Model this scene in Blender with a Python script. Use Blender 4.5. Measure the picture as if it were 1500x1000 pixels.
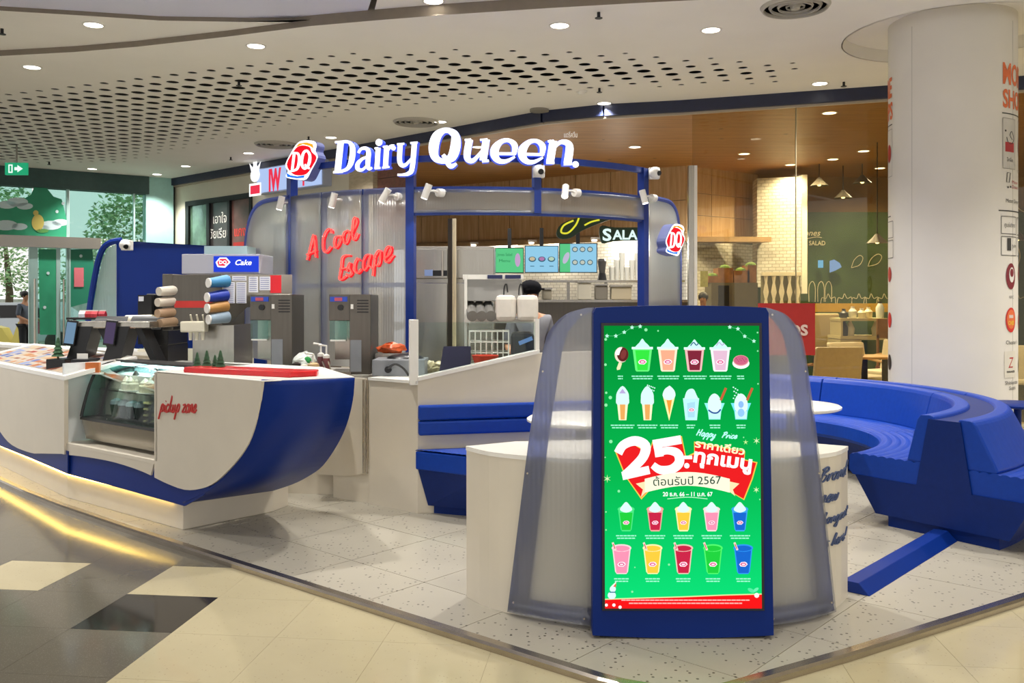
import bpy, bmesh, math, random
from mathutils import Vector, Matrix
from mathutils.geometry import tessellate_polygon

for o in list(bpy.data.objects):
    bpy.data.objects.remove(o)
scene = bpy.context.scene
COL = scene.collection
R = math.radians
random.seed(7)

# ---------------------------------------------------------------- camera
F = 1320.0      # focal length in pixels of a 1500 wide frame
HZ = 438.0      # row of the horizon
E = 1.5         # eye height
P = 0.03        # top of the raised platform
cam_d = bpy.data.cameras.new('camera')
cam = bpy.data.objects.new('camera', cam_d)
COL.objects.link(cam)
cam.location = (0, 0, E)
cam.rotation_euler = (R(90), 0, 0)
cam_d.sensor_width = 36
cam_d.lens = 36 * F / 1500
cam_d.shift_y = (HZ - 500) / 1500
cam_d.clip_end = 300
scene.camera = cam

# ---------------------------------------------------------------- world, exposure
world = bpy.data.worlds.new('world')
scene.world = world
world.use_nodes = True
bg = world.node_tree.nodes['Background']
bg.inputs[0].default_value = (1.0, 0.98, 0.945, 1)
bg.inputs[1].default_value = 1.0
scene.view_settings.view_transform = 'Standard'
scene.view_settings.look = 'None'
scene.view_settings.gamma = 1
scene.view_settings.use_curve_mapping = False
scene.view_settings.exposure = 0.22

# ---------------------------------------------------------------- helpers
def S(h, a=1.0):
    h = h.lstrip('#')
    c = [int(h[i:i + 2], 16) / 255 for i in (0, 2, 4)]
    return tuple(x / 12.92 if x <= 0.04045 else ((x + 0.055) / 1.055) ** 2.4 for x in c) + (a,)

def at(px, py, Y):
    return Vector(((px - 750) / F * Y, Y, E - (py - HZ) / F * Y))

def gp(px, py, z=P):
    Y = (E - z) * F / (py - HZ)
    return Vector(((px - 750) / F * Y, Y, z))

def xat(px, Y):
    return (px - 750) / F * Y

def zat(py, Y):
    return E - (py - HZ) / F * Y

MATS = {}
def M(name, col, rough=.5, metal=0.0, noise=0.0, scale=12.0, bump=0.0, emit=None, es=1.0, coat=0.0, stretch=None, spec=.5):
    if name in MATS:
        return MATS[name]
    m = bpy.data.materials.new(name)
    m.use_nodes = True
    nt = m.node_tree
    b = nt.nodes['Principled BSDF']
    c = S(col) if isinstance(col, str) else col
    b.inputs['Base Color'].default_value = c
    b.inputs['Roughness'].default_value = rough
    b.inputs['Metallic'].default_value = metal
    b.inputs['Specular IOR Level'].default_value = spec
    if coat:
        b.inputs['Coat Weight'].default_value = coat
        b.inputs['Coat Roughness'].default_value = .12
    if emit is not None:
        b.inputs['Emission Color'].default_value = S(emit) if isinstance(emit, str) else emit
        b.inputs['Emission Strength'].default_value = es
    if noise or bump:
        tc = nt.nodes.new('ShaderNodeTexCoord')
        mp = nt.nodes.new('ShaderNodeMapping')
        if stretch:
            mp.inputs['Scale'].default_value = stretch
        nt.links.new(tc.outputs['Object'], mp.inputs['Vector'])
        n = nt.nodes.new('ShaderNodeTexNoise')
        n.inputs['Scale'].default_value = scale
        n.inputs['Detail'].default_value = 4
        nt.links.new(mp.outputs['Vector'], n.inputs['Vector'])
        if noise:
            r = nt.nodes.new('ShaderNodeValToRGB')
            r.color_ramp.elements[0].position = .3
            r.color_ramp.elements[1].position = .7
            r.color_ramp.elements[0].color = tuple(max(0, x * (1 - noise)) for x in c[:3]) + (1,)
            r.color_ramp.elements[1].color = tuple(min(1, x * (1 + noise)) for x in c[:3]) + (1,)
            nt.links.new(n.outputs['Fac'], r.inputs['Fac'])
            nt.links.new(r.outputs['Color'], b.inputs['Base Color'])
        if bump:
            bp = nt.nodes.new('ShaderNodeBump')
            bp.inputs['Strength'].default_value = bump
            bp.inputs['Distance'].default_value = .01
            nt.links.new(n.outputs['Fac'], bp.inputs['Height'])
            nt.links.new(bp.outputs['Normal'], b.inputs['Normal'])
    MATS[name] = m
    return m

def EM(col, es=1.0):
    k = 'glow_%s_%g' % (col.lstrip('#'), es)
    return M(k, (0, 0, 0, 1), rough=.3, emit=col, es=es, spec=.1)

def node_mat(name):
    m = bpy.data.materials.new(name)
    m.use_nodes = True
    nt = m.node_tree
    for n in list(nt.nodes):
        nt.nodes.remove(n)
    out = nt.nodes.new('ShaderNodeOutputMaterial')
    MATS[name] = m
    return m, nt, out

def glass_mat(name, tint='#ffffff', gloss=.08, rough=.02):
    m, nt, out = node_mat(name)
    t = nt.nodes.new('ShaderNodeBsdfTransparent')
    t.inputs[0].default_value = S(tint)
    g = nt.nodes.new('ShaderNodeBsdfGlossy')
    g.inputs['Roughness'].default_value = rough
    lw = nt.nodes.new('ShaderNodeLayerWeight'); lw.inputs[0].default_value = .5
    fr = nt.nodes.new('ShaderNodeMath'); fr.operation = 'POWER'; fr.inputs[1].default_value = 5.0
    nt.links.new(lw.outputs['Facing'], fr.inputs[0])
    ad = nt.nodes.new('ShaderNodeMath'); ad.operation = 'ADD'; ad.inputs[1].default_value = gloss; ad.use_clamp = True
    nt.links.new(fr.outputs[0], ad.inputs[0])
    mx = nt.nodes.new('ShaderNodeMixShader')
    nt.links.new(ad.outputs[0], mx.inputs[0])
    nt.links.new(t.outputs[0], mx.inputs[1])
    nt.links.new(g.outputs[0], mx.inputs[2])
    nt.links.new(mx.outputs[0], out.inputs[0])
    return m

def frost_mat(name, tint, diff, trans, body=.45, ribs=90.0):
    """ribbed polycarbonate sheet: part clear, part blurred, part milky"""
    m, nt, out = node_mat(name)
    tc = nt.nodes.new('ShaderNodeTexCoord')
    w = nt.nodes.new('ShaderNodeTexWave')
    w.wave_type = 'BANDS'; w.bands_direction = 'X'
    w.inputs['Scale'].default_value = ribs / 6.28
    w.inputs['Distortion'].default_value = .4
    nt.links.new(tc.outputs['Object'], w.inputs['Vector'])
    bp = nt.nodes.new('ShaderNodeBump')
    bp.inputs['Strength'].default_value = .35
    bp.inputs['Distance'].default_value = .004
    nt.links.new(w.outputs['Fac'], bp.inputs['Height'])
    rf = nt.nodes.new('ShaderNodeBsdfRefraction')
    rf.inputs['Color'].default_value = S(tint)
    rf.inputs['Roughness'].default_value = .42
    rf.inputs['IOR'].default_value = 1.12
    nt.links.new(bp.outputs[0], rf.inputs['Normal'])
    tr = nt.nodes.new('ShaderNodeBsdfTransparent')
    tr.inputs[0].default_value = S(tint)
    df = nt.nodes.new('ShaderNodeBsdfDiffuse')
    df.inputs[0].default_value = S(diff)
    tl = nt.nodes.new('ShaderNodeBsdfTranslucent')
    tl.inputs[0].default_value = S(diff)
    gl = nt.nodes.new('ShaderNodeBsdfGlossy')
    gl.inputs['Roughness'].default_value = .22
    nt.links.new(bp.outputs[0], gl.inputs['Normal'])
    def mix(f, a, b):
        x = nt.nodes.new('ShaderNodeMixShader')
        if isinstance(f, float):
            x.inputs[0].default_value = f
        else:
            nt.links.new(f, x.inputs[0])
        nt.links.new(a, x.inputs[1]); nt.links.new(b, x.inputs[2])
        return x.outputs[0]
    see = mix(trans, rf.outputs[0], tr.outputs[0])
    milk = mix(.5, df.outputs[0], tl.outputs[0])
    a = mix(body, see, milk)
    a = mix(.07, a, gl.outputs[0])
    nt.links.new(a, out.inputs[0])
    return m

def cr(pts, n=6, closed=False):
    """smooth a polyline (any dimension)"""
    k = len(pts)
    if k < 3:
        return [tuple(p) for p in pts]
    out = []
    rng = range(k if closed else k - 1)
    for i in rng:
        if closed:
            p0, p1, p2, p3 = pts[i - 1], pts[i], pts[(i + 1) % k], pts[(i + 2) % k]
        else:
            p1, p2 = pts[i], pts[i + 1]
            p0 = pts[i - 1] if i else p1
            p3 = pts[i + 2] if i + 2 < k else p2
        for j in range(n):
            t = j / n
            out.append(tuple(.5 * (2 * b + (c - a) * t + (2 * a - 5 * b + 4 * c - d) * t * t + (3 * b - a - 3 * c + d) * t ** 3)
                             for a, b, c, d in zip(p0, p1, p2, p3)))
    if not closed:
        out.append(tuple(pts[-1]))
    return out

class MB:
    """collects shapes into one mesh"""
    def __init__(s, mat=None):
        s.v = []; s.f = []; s.mi = []; s.mats = []; s.cur = 0
        if mat:
            s.mat(mat)
    def mat(s, m):
        if m not in s.mats:
            s.mats.append(m)
        s.cur = s.mats.index(m)
        return s
    def add(s, vs, fs):
        b = len(s.v)
        s.v += [tuple(x) for x in vs]
        for f in fs:
            s.f.append(tuple(i + b for i in f)); s.mi.append(s.cur)
        return s
    def box(s, x0, y0, z0, x1, y1, z1):
        vs = [(x, y, z) for z in (z0, z1) for x, y in ((x0, y0), (x1, y0), (x1, y1), (x0, y1))]
        return s.add(vs, [(0, 3, 2, 1), (4, 5, 6, 7), (0, 1, 5, 4), (1, 2, 6, 5), (2, 3, 7, 6), (3, 0, 4, 7)])
    def obox(s, c, a, b, d):
        c, a, b, d = map(Vector, (c, a, b, d))
        vs = [c + a * i + b * j + d * k for k in (-1, 1) for i, j in ((-1, -1), (1, -1), (1, 1), (-1, 1))]
        return s.add(vs, [(0, 3, 2, 1), (4, 5, 6, 7), (0, 1, 5, 4), (1, 2, 6, 5), (2, 3, 7, 6), (3, 0, 4, 7)])
    def flat(s, pts):
        pts = [Vector(p) for p in pts]
        return s.add(pts, [t for t in tessellate_polygon([pts])])
    def prism(s, pts, vec):
        pts = [Vector(p) for p in pts]; vec = Vector(vec); n = len(pts)
        tr = tessellate_polygon([pts])
        vs = pts + [p + vec for p in pts]
        fs = [tuple(t) for t in tr] + [tuple(i + n for i in reversed(t)) for t in tr]
        fs += [(i, (i + 1) % n, (i + 1) % n + n, i + n) for i in range(n)]
        return s.add(vs, fs)
    def plan(s, pts, z0, z1):
        return s.prism([(p[0], p[1], z0) for p in pts], (0, 0, z1 - z0))
    def loft(s, rings, closed=True, caps=True):
        n = len(rings[0]); vs = [p for r in rings for p in r]; fs = []
        for k in range(len(rings) - 1):
            for i in range(n if closed else n - 1):
                j = (i + 1) % n
                fs.append((k * n + i, k * n + j, (k + 1) * n + j, (k + 1) * n + i))
        if caps and closed:
            for k in (0, len(rings) - 1):
                tr = tessellate_polygon([[Vector(p) for p in rings[k]]])
                fs += [tuple(k * n + i for i in t) for t in tr]
        return s.add(vs, fs)
    def tube(s, pts, r, n=8, closed=False):
        pts = [Vector(p) for p in pts]; rings = []; k = len(pts)
        up = None
        for i, p in enumerate(pts):
            a = pts[i - 1] if (i or closed) else p
            b = pts[(i + 1) % k] if (i < k - 1 or closed) else p
            t = (b - a)
            if t.length < 1e-9:
                t = Vector((0, 0, 1))
            t.normalize()
            if up is None:
                up = Vector((0, 0, 1)) if abs(t.z) < .9 else Vector((1, 0, 0))
            x = up.cross(t)
            if x.length < 1e-6:
                x = Vector((1, 0, 0)).cross(t)
            x.normalize(); y = t.cross(x); up = y
            rr = r[i] if isinstance(r, (list, tuple)) else r
            rings.append([p + (x * math.cos(q * 2 * math.pi / n) + y * math.sin(q * 2 * math.pi / n)) * rr for q in range(n)])
        if closed:
            rings.append(rings[0])
        return s.loft(rings, caps=not closed)
    def cyl(s, p0, p1, r0, r1=None, n=20):
        p0, p1 = Vector(p0), Vector(p1); r1 = r0 if r1 is None else r1
        t = (p1 - p0).normalized()
        x = (Vector((0, 0, 1)) if abs(t.z) < .9 else Vector((1, 0, 0))).cross(t).normalized(); y = t.cross(x)
        rg = lambda p, r: [p + (x * math.cos(q * 2 * math.pi / n) + y * math.sin(q * 2 * math.pi / n)) * r for q in range(n)]
        return s.loft([rg(p0, r0), rg(p1, r1)])
    def lathe(s, prof, c=(0, 0, 0), n=24):
        c = Vector(c)
        return s.loft([[c + Vector((math.cos(q * 2 * math.pi / n) * r, math.sin(q * 2 * math.pi / n) * r, z)) for q in range(n)] for r, z in prof])
    def arc(s, c, sec, a0, a1, n=32):
        """sweep a closed section [(r,z)] about a vertical axis at c, degrees from +X"""
        rings = []
        for k in range(n + 1):
            a = R(a0 + (a1 - a0) * k / n)
            rings.append([(c[0] + r * math.cos(a), c[1] + r * math.sin(a), z) for r, z in sec])
        return s.loft(rings)
    def ball(s, c, r, n=12, m=8, sc=(1, 1, 1)):
        c = Vector(c)
        rings = []
        for i in range(m + 1):
            th = math.pi * i / m
            rr = max(math.sin(th), .001)
            rings.append([c + Vector((rr * math.cos(q * 2 * math.pi / n) * r * sc[0], rr * math.sin(q * 2 * math.pi / n) * r * sc[1], -math.cos(th) * r * sc[2])) for q in range(n)])
        return s.loft(rings)
    def ribbon(s, pts, w, fn, w0, w1, smooth=5):
        """variable width stroke in (u,v), mapped by fn(u,v,w), with depth from w0 to w1"""
        if not isinstance(w, (list, tuple)):
            w = [w] * len(pts)
        q = [(p[0], p[1], x) for p, x in zip(pts, w)]
        if smooth and len(q) > 2:
            q = cr(q, smooth)
        n = len(q); L = []; Rr = []
        for i in range(n):
            a = q[max(i - 1, 0)]; b = q[min(i + 1, n - 1)]
            dx, dy = b[0] - a[0], b[1] - a[1]
            l = math.hypot(dx, dy) or 1
            nx, ny = -dy / l, dx / l
            h = q[i][2] / 2
            L.append((q[i][0] + nx * h, q[i][1] + ny * h)); Rr.append((q[i][0] - nx * h, q[i][1] - ny * h))
        if w0 == w1:
            vs = [fn(x, y, w0) for x, y in L] + [fn(x, y, w0) for x, y in Rr]
            return s.add(vs, [(i, i + 1, n + i + 1, n + i) for i in range(n - 1)])
        vs = [fn(x, y, d) for d in (w0, w1) for side in (L, Rr) for x, y in side]
        fs = []
        for i in range(n - 1):
            fs += [(i, i + 1, n + i + 1, n + i), (2 * n + i, 3 * n + i, 3 * n + i + 1, 2 * n + i + 1),
                   (i, 2 * n + i, 2 * n + i + 1, i + 1), (n + i, n + i + 1, 3 * n + i + 1, 3 * n + i)]
        fs += [(0, n, 3 * n, 2 * n), (n - 1, 3 * n - 1, 4 * n - 1, 2 * n - 1)]
        return s.add(vs, fs)
    def warp(s, fn):
        s.v = [tuple(fn(*p)) for p in s.v]
        return s
    def mesh(s, name, inv=None):
        vs = [tuple(inv @ Vector(p)) for p in s.v] if inv is not None else s.v
        me = bpy.data.meshes.new(name)
        me.from_pydata(vs, [], s.f)
        for m in s.mats:
            me.materials.append(m)
        if len(s.mats) > 1:
            for p, i in zip(me.polygons, s.mi):
                p.material_index = i
        bm = bmesh.new(); bm.from_mesh(me)
        bmesh.ops.recalc_face_normals(bm, faces=bm.faces)
        bm.to_mesh(me); bm.free()
        return me

def finish(o, bevel=0, smooth=False, solid=0):
    if smooth:
        for p in o.data.polygons:
            p.use_smooth = True
        try:
            o.data.set_sharp_from_angle(angle=R(38))
        except Exception:
            pass
    if solid:
        md = o.modifiers.new('thickness', 'SOLIDIFY'); md.thickness = solid; md.offset = 0
    if bevel:
        md = o.modifiers.new('edge', 'BEVEL'); md.width = bevel; md.segments = 2; md.limit_method = 'ANGLE'; md.angle_limit = R(40)
    return o

def tag(o, label=None, cat=None, group=None, kind=None):
    for k, v in (('label', label), ('category', cat), ('group', group), ('kind', kind)):
        if v:
            o[k] = v
    return o

def wm(o):
    m = Matrix.Translation(o.location) @ Matrix.Rotation(o.rotation_euler.z, 4, 'Z')
    return wm(o.parent) @ m if o.parent else m

def thing(name, label, cat, loc=(0, 0, 0), rz=0, group=None, kind=None):
    o = bpy.data.objects.new(name, None)
    o.empty_display_size = .1
    COL.objects.link(o)
    o.location = loc; o.rotation_euler = (0, 0, rz)
    return tag(o, label, cat, group, kind)

def part(name, mb, mat, parent, local=False, label=None, kind=None, **kw):
    """one mesh under a thing; world coordinates unless local"""
    if mat is not None and not mb.mats:
        mb.mat(mat)
    elif mat is not None and mb.mats[0] is not mat and len(mb.mats) == 1:
        mb.mats[0] = mat
    me = mb.mesh(name, None if local else wm(parent).inverted())
    o = bpy.data.objects.new(name, me)
    COL.objects.link(o)
    o.parent = parent
    tag(o, label, None, None, kind)
    return finish(o, **kw)

def one(name, mb, mat, label, cat, group=None, kind=None, **kw):
    """a thing that is a single mesh; its origin goes to its base"""
    if mat is not None and not mb.mats:
        mb.mat(mat)
    xs, ys, zs = zip(*mb.v)
    b = Vector(((min(xs) + max(xs)) / 2, (min(ys) + max(ys)) / 2, min(zs)))
    me = mb.mesh(name, Matrix.Translation(-b))
    o = bpy.data.objects.new(name, me)
    COL.objects.link(o)
    o.location = b
    tag(o, label, cat, group, kind)
    return finish(o, **kw)

def dup(root, loc, rz=None, label=None, group=None):
    r = root.copy(); COL.objects.link(r); r.location = loc
    if rz is not None:
        r.rotation_euler = (0, 0, rz)
    if label:
        r['label'] = label
    if group:
        r['group'] = group
    for ch in list(root.children):
        c = ch.copy(); COL.objects.link(c); c.parent = r
        for g in list(ch.children):
            d = g.copy(); COL.objects.link(d); d.parent = c
    return r

TXT = {}
def text_mesh(body, bold=0.0, shear=0.0):
    k = (body, bold, shear)
    if k in TXT:
        return TXT[k]
    cu = bpy.data.curves.new('lettering', 'FONT')
    cu.body = body; cu.size = 1; cu.offset = bold; cu.shear = shear
    cu.align_x = 'CENTER'; cu.resolution_u = 3; cu.fill_mode = 'FRONT'
    o = bpy.data.objects.new('lettering', cu)
    COL.objects.link(o)
    dg = bpy.context.evaluated_depsgraph_get()
    me = o.evaluated_get(dg).to_mesh()
    vs = [tuple(v.co)[:2] for v in me.vertices]; fs = [tuple(p.vertices) for p in me.polygons]
    o.evaluated_get(dg).to_mesh_clear()
    bpy.data.objects.remove(o); bpy.data.curves.remove(cu)
    if not vs:
        vs = [(0, 0), (.1, 0), (0, .1)]; fs = [(0, 1, 2)]
    TXT[k] = (vs, fs)
    return TXT[k]

class Art:
    """flat print laid on a surface given by fn(u, v, w); one mesh, several inks"""
    def __init__(s, fn, mb=None, dw=.0006):
        s.fn = fn; s.mb = mb or MB(); s.dw = dw
    def poly(s, pts, mat, w):
        s.mb.mat(mat).flat([s.fn(x, y, w * s.dw) for x, y in pts]); return s
    def strip(s, pts, mat, w):      # polygon as a fan from its centre
        cx = sum(p[0] for p in pts) / len(pts); cy = sum(p[1] for p in pts) / len(pts); n = len(pts)
        s.mb.mat(mat).add([s.fn(cx, cy, w * s.dw)] + [s.fn(x, y, w * s.dw) for x, y in pts], [(0, i + 1, (i + 1) % n + 1) for i in range(n)]); return s
    def ell(s, cx, cy, rx, ry, mat, w, n=20, rot=0, a0=0, a1=360):
        c, d = math.cos(rot), math.sin(rot); p = []
        for i in range(n + (a1 - a0 < 360)):
            t = R(a0 + (a1 - a0) * i / n); x, y = rx * math.cos(t), ry * math.sin(t)
            p.append((cx + x * c - y * d, cy + x * d + y * c))
        return s.strip(p, mat, w)
    def rect(s, x0, y0, x1, y1, mat, w):
        return s.strip([(x0, y0), (x1, y0), (x1, y1), (x0, y1)], mat, w)
    def line(s, pts, width, mat, w, smooth=5):
        s.mb.mat(mat).ribbon(pts, width, s.fn, w * s.dw, w * s.dw, smooth); return s
    def text(s, body, cx, cy, size, mat, w, width=None, bold=0.0, shear=0.0, flip=False, rot=0):
        """cx, cy: centre of the baseline; size: letter size in the units of fn; flip where v points down"""
        vs, fs = text_mesh(body, bold, shear)
        x0 = min(v[0] for v in vs); x1 = max(v[0] for v in vs)
        k = size; kx = k if width is None else width / max(x1 - x0, 1e-6)
        mid = (x0 + x1) / 2; sg = -1 if flip else 1
        c, d = math.cos(rot), math.sin(rot)
        pts = [((v[0] - mid) * kx, v[1] * k) for v in vs]
        s.mb.mat(mat).add([s.fn(cx + x * c - y * d, cy + sg * (x * d + y * c), w * s.dw) for x, y in pts], fs); return s

# single stroke script: name -> (advance, strokes); x-height 1, baseline 0
SCRIPT = {
 'a': (1.0, [[(.75, .85), (.4, 1), (.05, .55), (.15, .05), (.5, .1), (.8, .95), (.72, .2), (.95, .1)]]),
 'c': (.8, [[(.7, .8), (.45, 1), (.08, .6), (.12, .1), (.45, 0), (.8, .3)]]),
 'd': (1.0, [[(.7, .85), (.4, 1), (.05, .55), (.15, .05), (.5, .1), (.95, 1.9), (.75, .2), (.95, .1)]]),
 'e': (.8, [[(.1, .45), (.5, .55), (.62, .85), (.4, 1), (.1, .6), (.15, .1), (.45, 0), (.8, .35)]]),
 'g': (1.0, [[(.75, .85), (.4, 1), (.05, .55), (.15, .05), (.5, .1), (.85, .95), (.55, -.7), (.2, -.9), (.1, -.6), (.9, .1)]]),
 'h': (1.0, [[(.0, .1), (.5, 1.5), (.55, 1.95), (.35, 1.8), (.1, 0), (.4, .8), (.65, .95), (.65, .2), (.95, .1)]]),
 'i': (.5, [[(.15, .9), (.1, .15), (.45, .1)], [(.28, 1.35), (.32, 1.42)]]),
 'k': (.9, [[(.0, .1), (.5, 1.6), (.4, 1.95), (.1, 0)], [(.15, .45), (.6, .95), (.3, .5), (.7, .05), (.9, .2)]]),
 'l': (.5, [[(.0, .3), (.5, 1.7), (.35, 1.95), (.1, .2), (.45, .1)]]),
 'n': (1.0, [[(.1, .95), (.05, 0), (.4, .85), (.65, .95), (.65, .2), (.95, .1)]]),
 'o': (.9, [[(.5, 1), (.1, .7), (.1, .1), (.45, .02), (.75, .5), (.5, 1), (.9, .85)]]),
 'p': (1.0, [[(.3, .95), (-.1, -.9)], [(.15, .5), (.5, 1), (.8, .8), (.65, .15), (.3, .05)]]),
 'r': (.75, [[(.1, .95), (.05, 0), (.35, .8), (.7, .95)]]),
 's': (.75, [[(.6, .95), (.35, 1), (.2, .7), (.55, .35), (.4, 0), (.05, .1)]]),
 't': (.6, [[(.4, 1.6), (.15, .2), (.5, .1)], [(.0, 1.05), (.6, 1.1)]]),
 'u': (1.0, [[(.15, .95), (.08, .2), (.4, .02), (.7, .95), (.65, .15), (.95, .1)]]),
 'w': (1.2, [[(.15, .95), (.1, .1), (.5, .3), (.6, .9), (.55, .1), (.95, .3), (1.1, .95)]]),
 'y': (1.0, [[(.15, .95), (.1, .25), (.45, .1), (.8, .95), (.5, -.7), (.15, -.9), (.1, -.6), (.9, .1)]]),
 'z': (.9, [[(.1, .9), (.7, .95), (.1, .05), (.85, .1)]]),
 'B': (1.3, [[(.45, 1.8), (.2, 0)], [(.1, 1.6), (.8, 1.95), (1.0, 1.5), (.4, 1.0), (1.05, .7), (.7, .0), (.1, .1)]]),
 'H': (1.4, [[(.3, 1.8), (.1, 0)], [(1.1, 1.9), (.9, 0)], [(.1, .9), (1.1, 1.0)]]),
 'P': (1.2, [[(.45, 1.8), (.2, 0)], [(.1, 1.6), (.8, 1.95), (1.0, 1.4), (.4, .85)]]),
 '!': (.5, [[(.4, 1.9), (.2, .5)], [(.13, .08), (.15, .12)]]),
 ' ': (.6, []),
}
def script_strokes(body, slant=.28):
    x = 0; out = []
    for ch in body:
        adv, st = SCRIPT[ch]
        for q in st:
            out.append([(x + a + b * slant, b) for a, b in q])
        x += adv
    return out, x
# ---------------------------------------------------------------- materials
BLUE = M('royal_blue_laminate', '#042a7c', .42, noise=.05, scale=3, spec=.28)
BLUE_D = M('deep_blue_paint', '#042670', .45, noise=.05, scale=3, spec=.2)
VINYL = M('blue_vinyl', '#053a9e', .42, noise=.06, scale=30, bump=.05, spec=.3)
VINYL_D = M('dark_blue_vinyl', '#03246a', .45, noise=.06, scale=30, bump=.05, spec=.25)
RAIL = M('blue_steel', '#0f2c78', .35, .1, noise=.05)
WHITE = M('white_laminate', '#d8cfbe', .35, noise=.025, scale=4)
WHITE_TOP = M('white_solid_surface', '#eeebe4', .25, noise=.02, scale=5)
CREAM = M('cream_wall_paint', '#d2cbb8', .7, noise=.03, scale=3)
CEIL = M('ceiling_plaster', '#f3f0e9', .8, noise=.015, scale=2)
CEIL_W = M('white_ceiling_gloss', '#dfe0f4', .5, noise=.01, scale=2)
FASCIA = M('ceiling_edge_taupe', '#857a6c', .7, noise=.05)
VOID = M('ceiling_void_dark', '#181613', .9, noise=.2)
STEEL = M('brushed_stainless', '#aba69c', .27, .9, noise=.05, scale=60, stretch=(1, 1, .04))
STEEL_D = M('dark_stainless', '#645f58', .32, .8, noise=.06, scale=50, stretch=(1, 1, .05))
CHROME = M('polished_trim_steel', '#b5aca0', .22, .95, noise=.05)
BLACK = M('black_plastic', '#141416', .35, noise=.1)
BLACK_M = M('matt_black_metal', '#1b1b1d', .5, .2, noise=.1)
WPLAST = M('white_plastic', '#e6e3dc', .4, noise=.02)
GREYP = M('grey_plastic', '#7f8287', .45, noise=.05)
RED = M('red_acrylic', '#c81a1f', .25, noise=.06)
REDP = M('red_print', '#c4322c', .5, noise=.05)
CHAIRW = M('pale_cream_leather', '#ece3c8', .5, noise=.05, scale=20)
OAK = M('light_oak', '#c39a5c', .5, noise=.18, scale=6, stretch=(1, 12, 1))
GLASS = glass_mat('clear_glass', '#f4fbf9', .03)
GLASS_T = glass_mat('teal_glass', '#cfe9e4', .05)
GLASS_A = glass_mat('amber_tinted_glass', '#efe6cc', .035)
FROST = frost_mat('frosted_ribbed_panel', '#f2f4f6', '#d3d7de', .55, .12)
FROST_W = frost_mat('frosted_wing_panel', '#f4f5f6', '#d4d5da', .80, .11)
FROST_C = frost_mat('frosted_clear_transom', '#f4f5f2', '#d8dad6', .75, .08)
LAMP = EM('#fff6e4', 6.0)

def wood_mat(name, c1, c2, plank, rough=.45, vertical=False, knots=True):
    m = M(name, c1, rough)
    nt = m.node_tree; b = nt.nodes['Principled BSDF']
    tc = nt.nodes.new('ShaderNodeTexCoord')
    mp = nt.nodes.new('ShaderNodeMapping')
    mp.inputs['Scale'].default_value = (9, 9, .5) if vertical else (.6, 9, 9)
    nt.links.new(tc.outputs['Object'], mp.inputs['Vector'])
    n = nt.nodes.new('ShaderNodeTexNoise'); n.inputs['Scale'].default_value = 3; n.inputs['Detail'].default_value = 6
    nt.links.new(mp.outputs[0], n.inputs['Vector'])
    r = nt.nodes.new('ShaderNodeValToRGB')
    r.color_ramp.elements[0].position = .32; r.color_ramp.elements[1].position = .68
    r.color_ramp.elements[0].color = S(c2); r.color_ramp.elements[1].color = S(c1)
    nt.links.new(n.outputs['Fac'], r.inputs['Fac'])
    last = r.outputs['Color']
    if knots:
        v = nt.nodes.new('ShaderNodeTexVoronoi'); v.inputs['Scale'].default_value = 1.7
        nt.links.new(tc.outputs['Object'], v.inputs['Vector'])
        lt = nt.nodes.new('ShaderNodeMath'); lt.operation = 'LESS_THAN'; lt.inputs[1].default_value = .06
        nt.links.new(v.outputs['Distance'], lt.inputs[0])
        mx = nt.nodes.new('ShaderNodeMix'); mx.data_type = 'RGBA'
        nt.links.new(lt.outputs[0], mx.inputs['Factor'])
        nt.links.new(last, mx.inputs['A']); mx.inputs['B'].default_value = S('#5a3a1c')
        last = mx.outputs['Result']
    if plank:
        w = nt.nodes.new('ShaderNodeTexWave'); w.wave_type = 'BANDS'; w.wave_profile = 'SAW'
        w.bands_direction = 'X' if vertical else 'Y'
        w.inputs['Scale'].default_value = 1 / plank * .314 / 2
        w.inputs['Distortion'].default_value = 0
        nt.links.new(tc.outputs['Object'], w.inputs['Vector'])
        gt = nt.nodes.new('ShaderNodeMath'); gt.operation = 'GREATER_THAN'; gt.inputs[1].default_value = .965
        nt.links.new(w.outputs['Fac'], gt.inputs[0])
        mx = nt.nodes.new('ShaderNodeMix'); mx.data_type = 'RGBA'
        nt.links.new(gt.outputs[0], mx.inputs['Factor'])
        nt.links.new(last, mx.inputs['A']); mx.inputs['B'].default_value = S('#6b4a28')
        last = mx.outputs['Result']
    nt.links.new(last, b.inputs['Base Color'])
    return m
PINE = wood_mat('pine_plank_soffit', '#c08a4a', '#a57236', .14)
SLAT = wood_mat('vertical_ash_cladding', '#d2b184', '#b8935f', .0, vertical=True, knots=False)
WALNUT = wood_mat('walnut_fascia', '#7b4a34', '#63392a', .14, knots=False)

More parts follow.
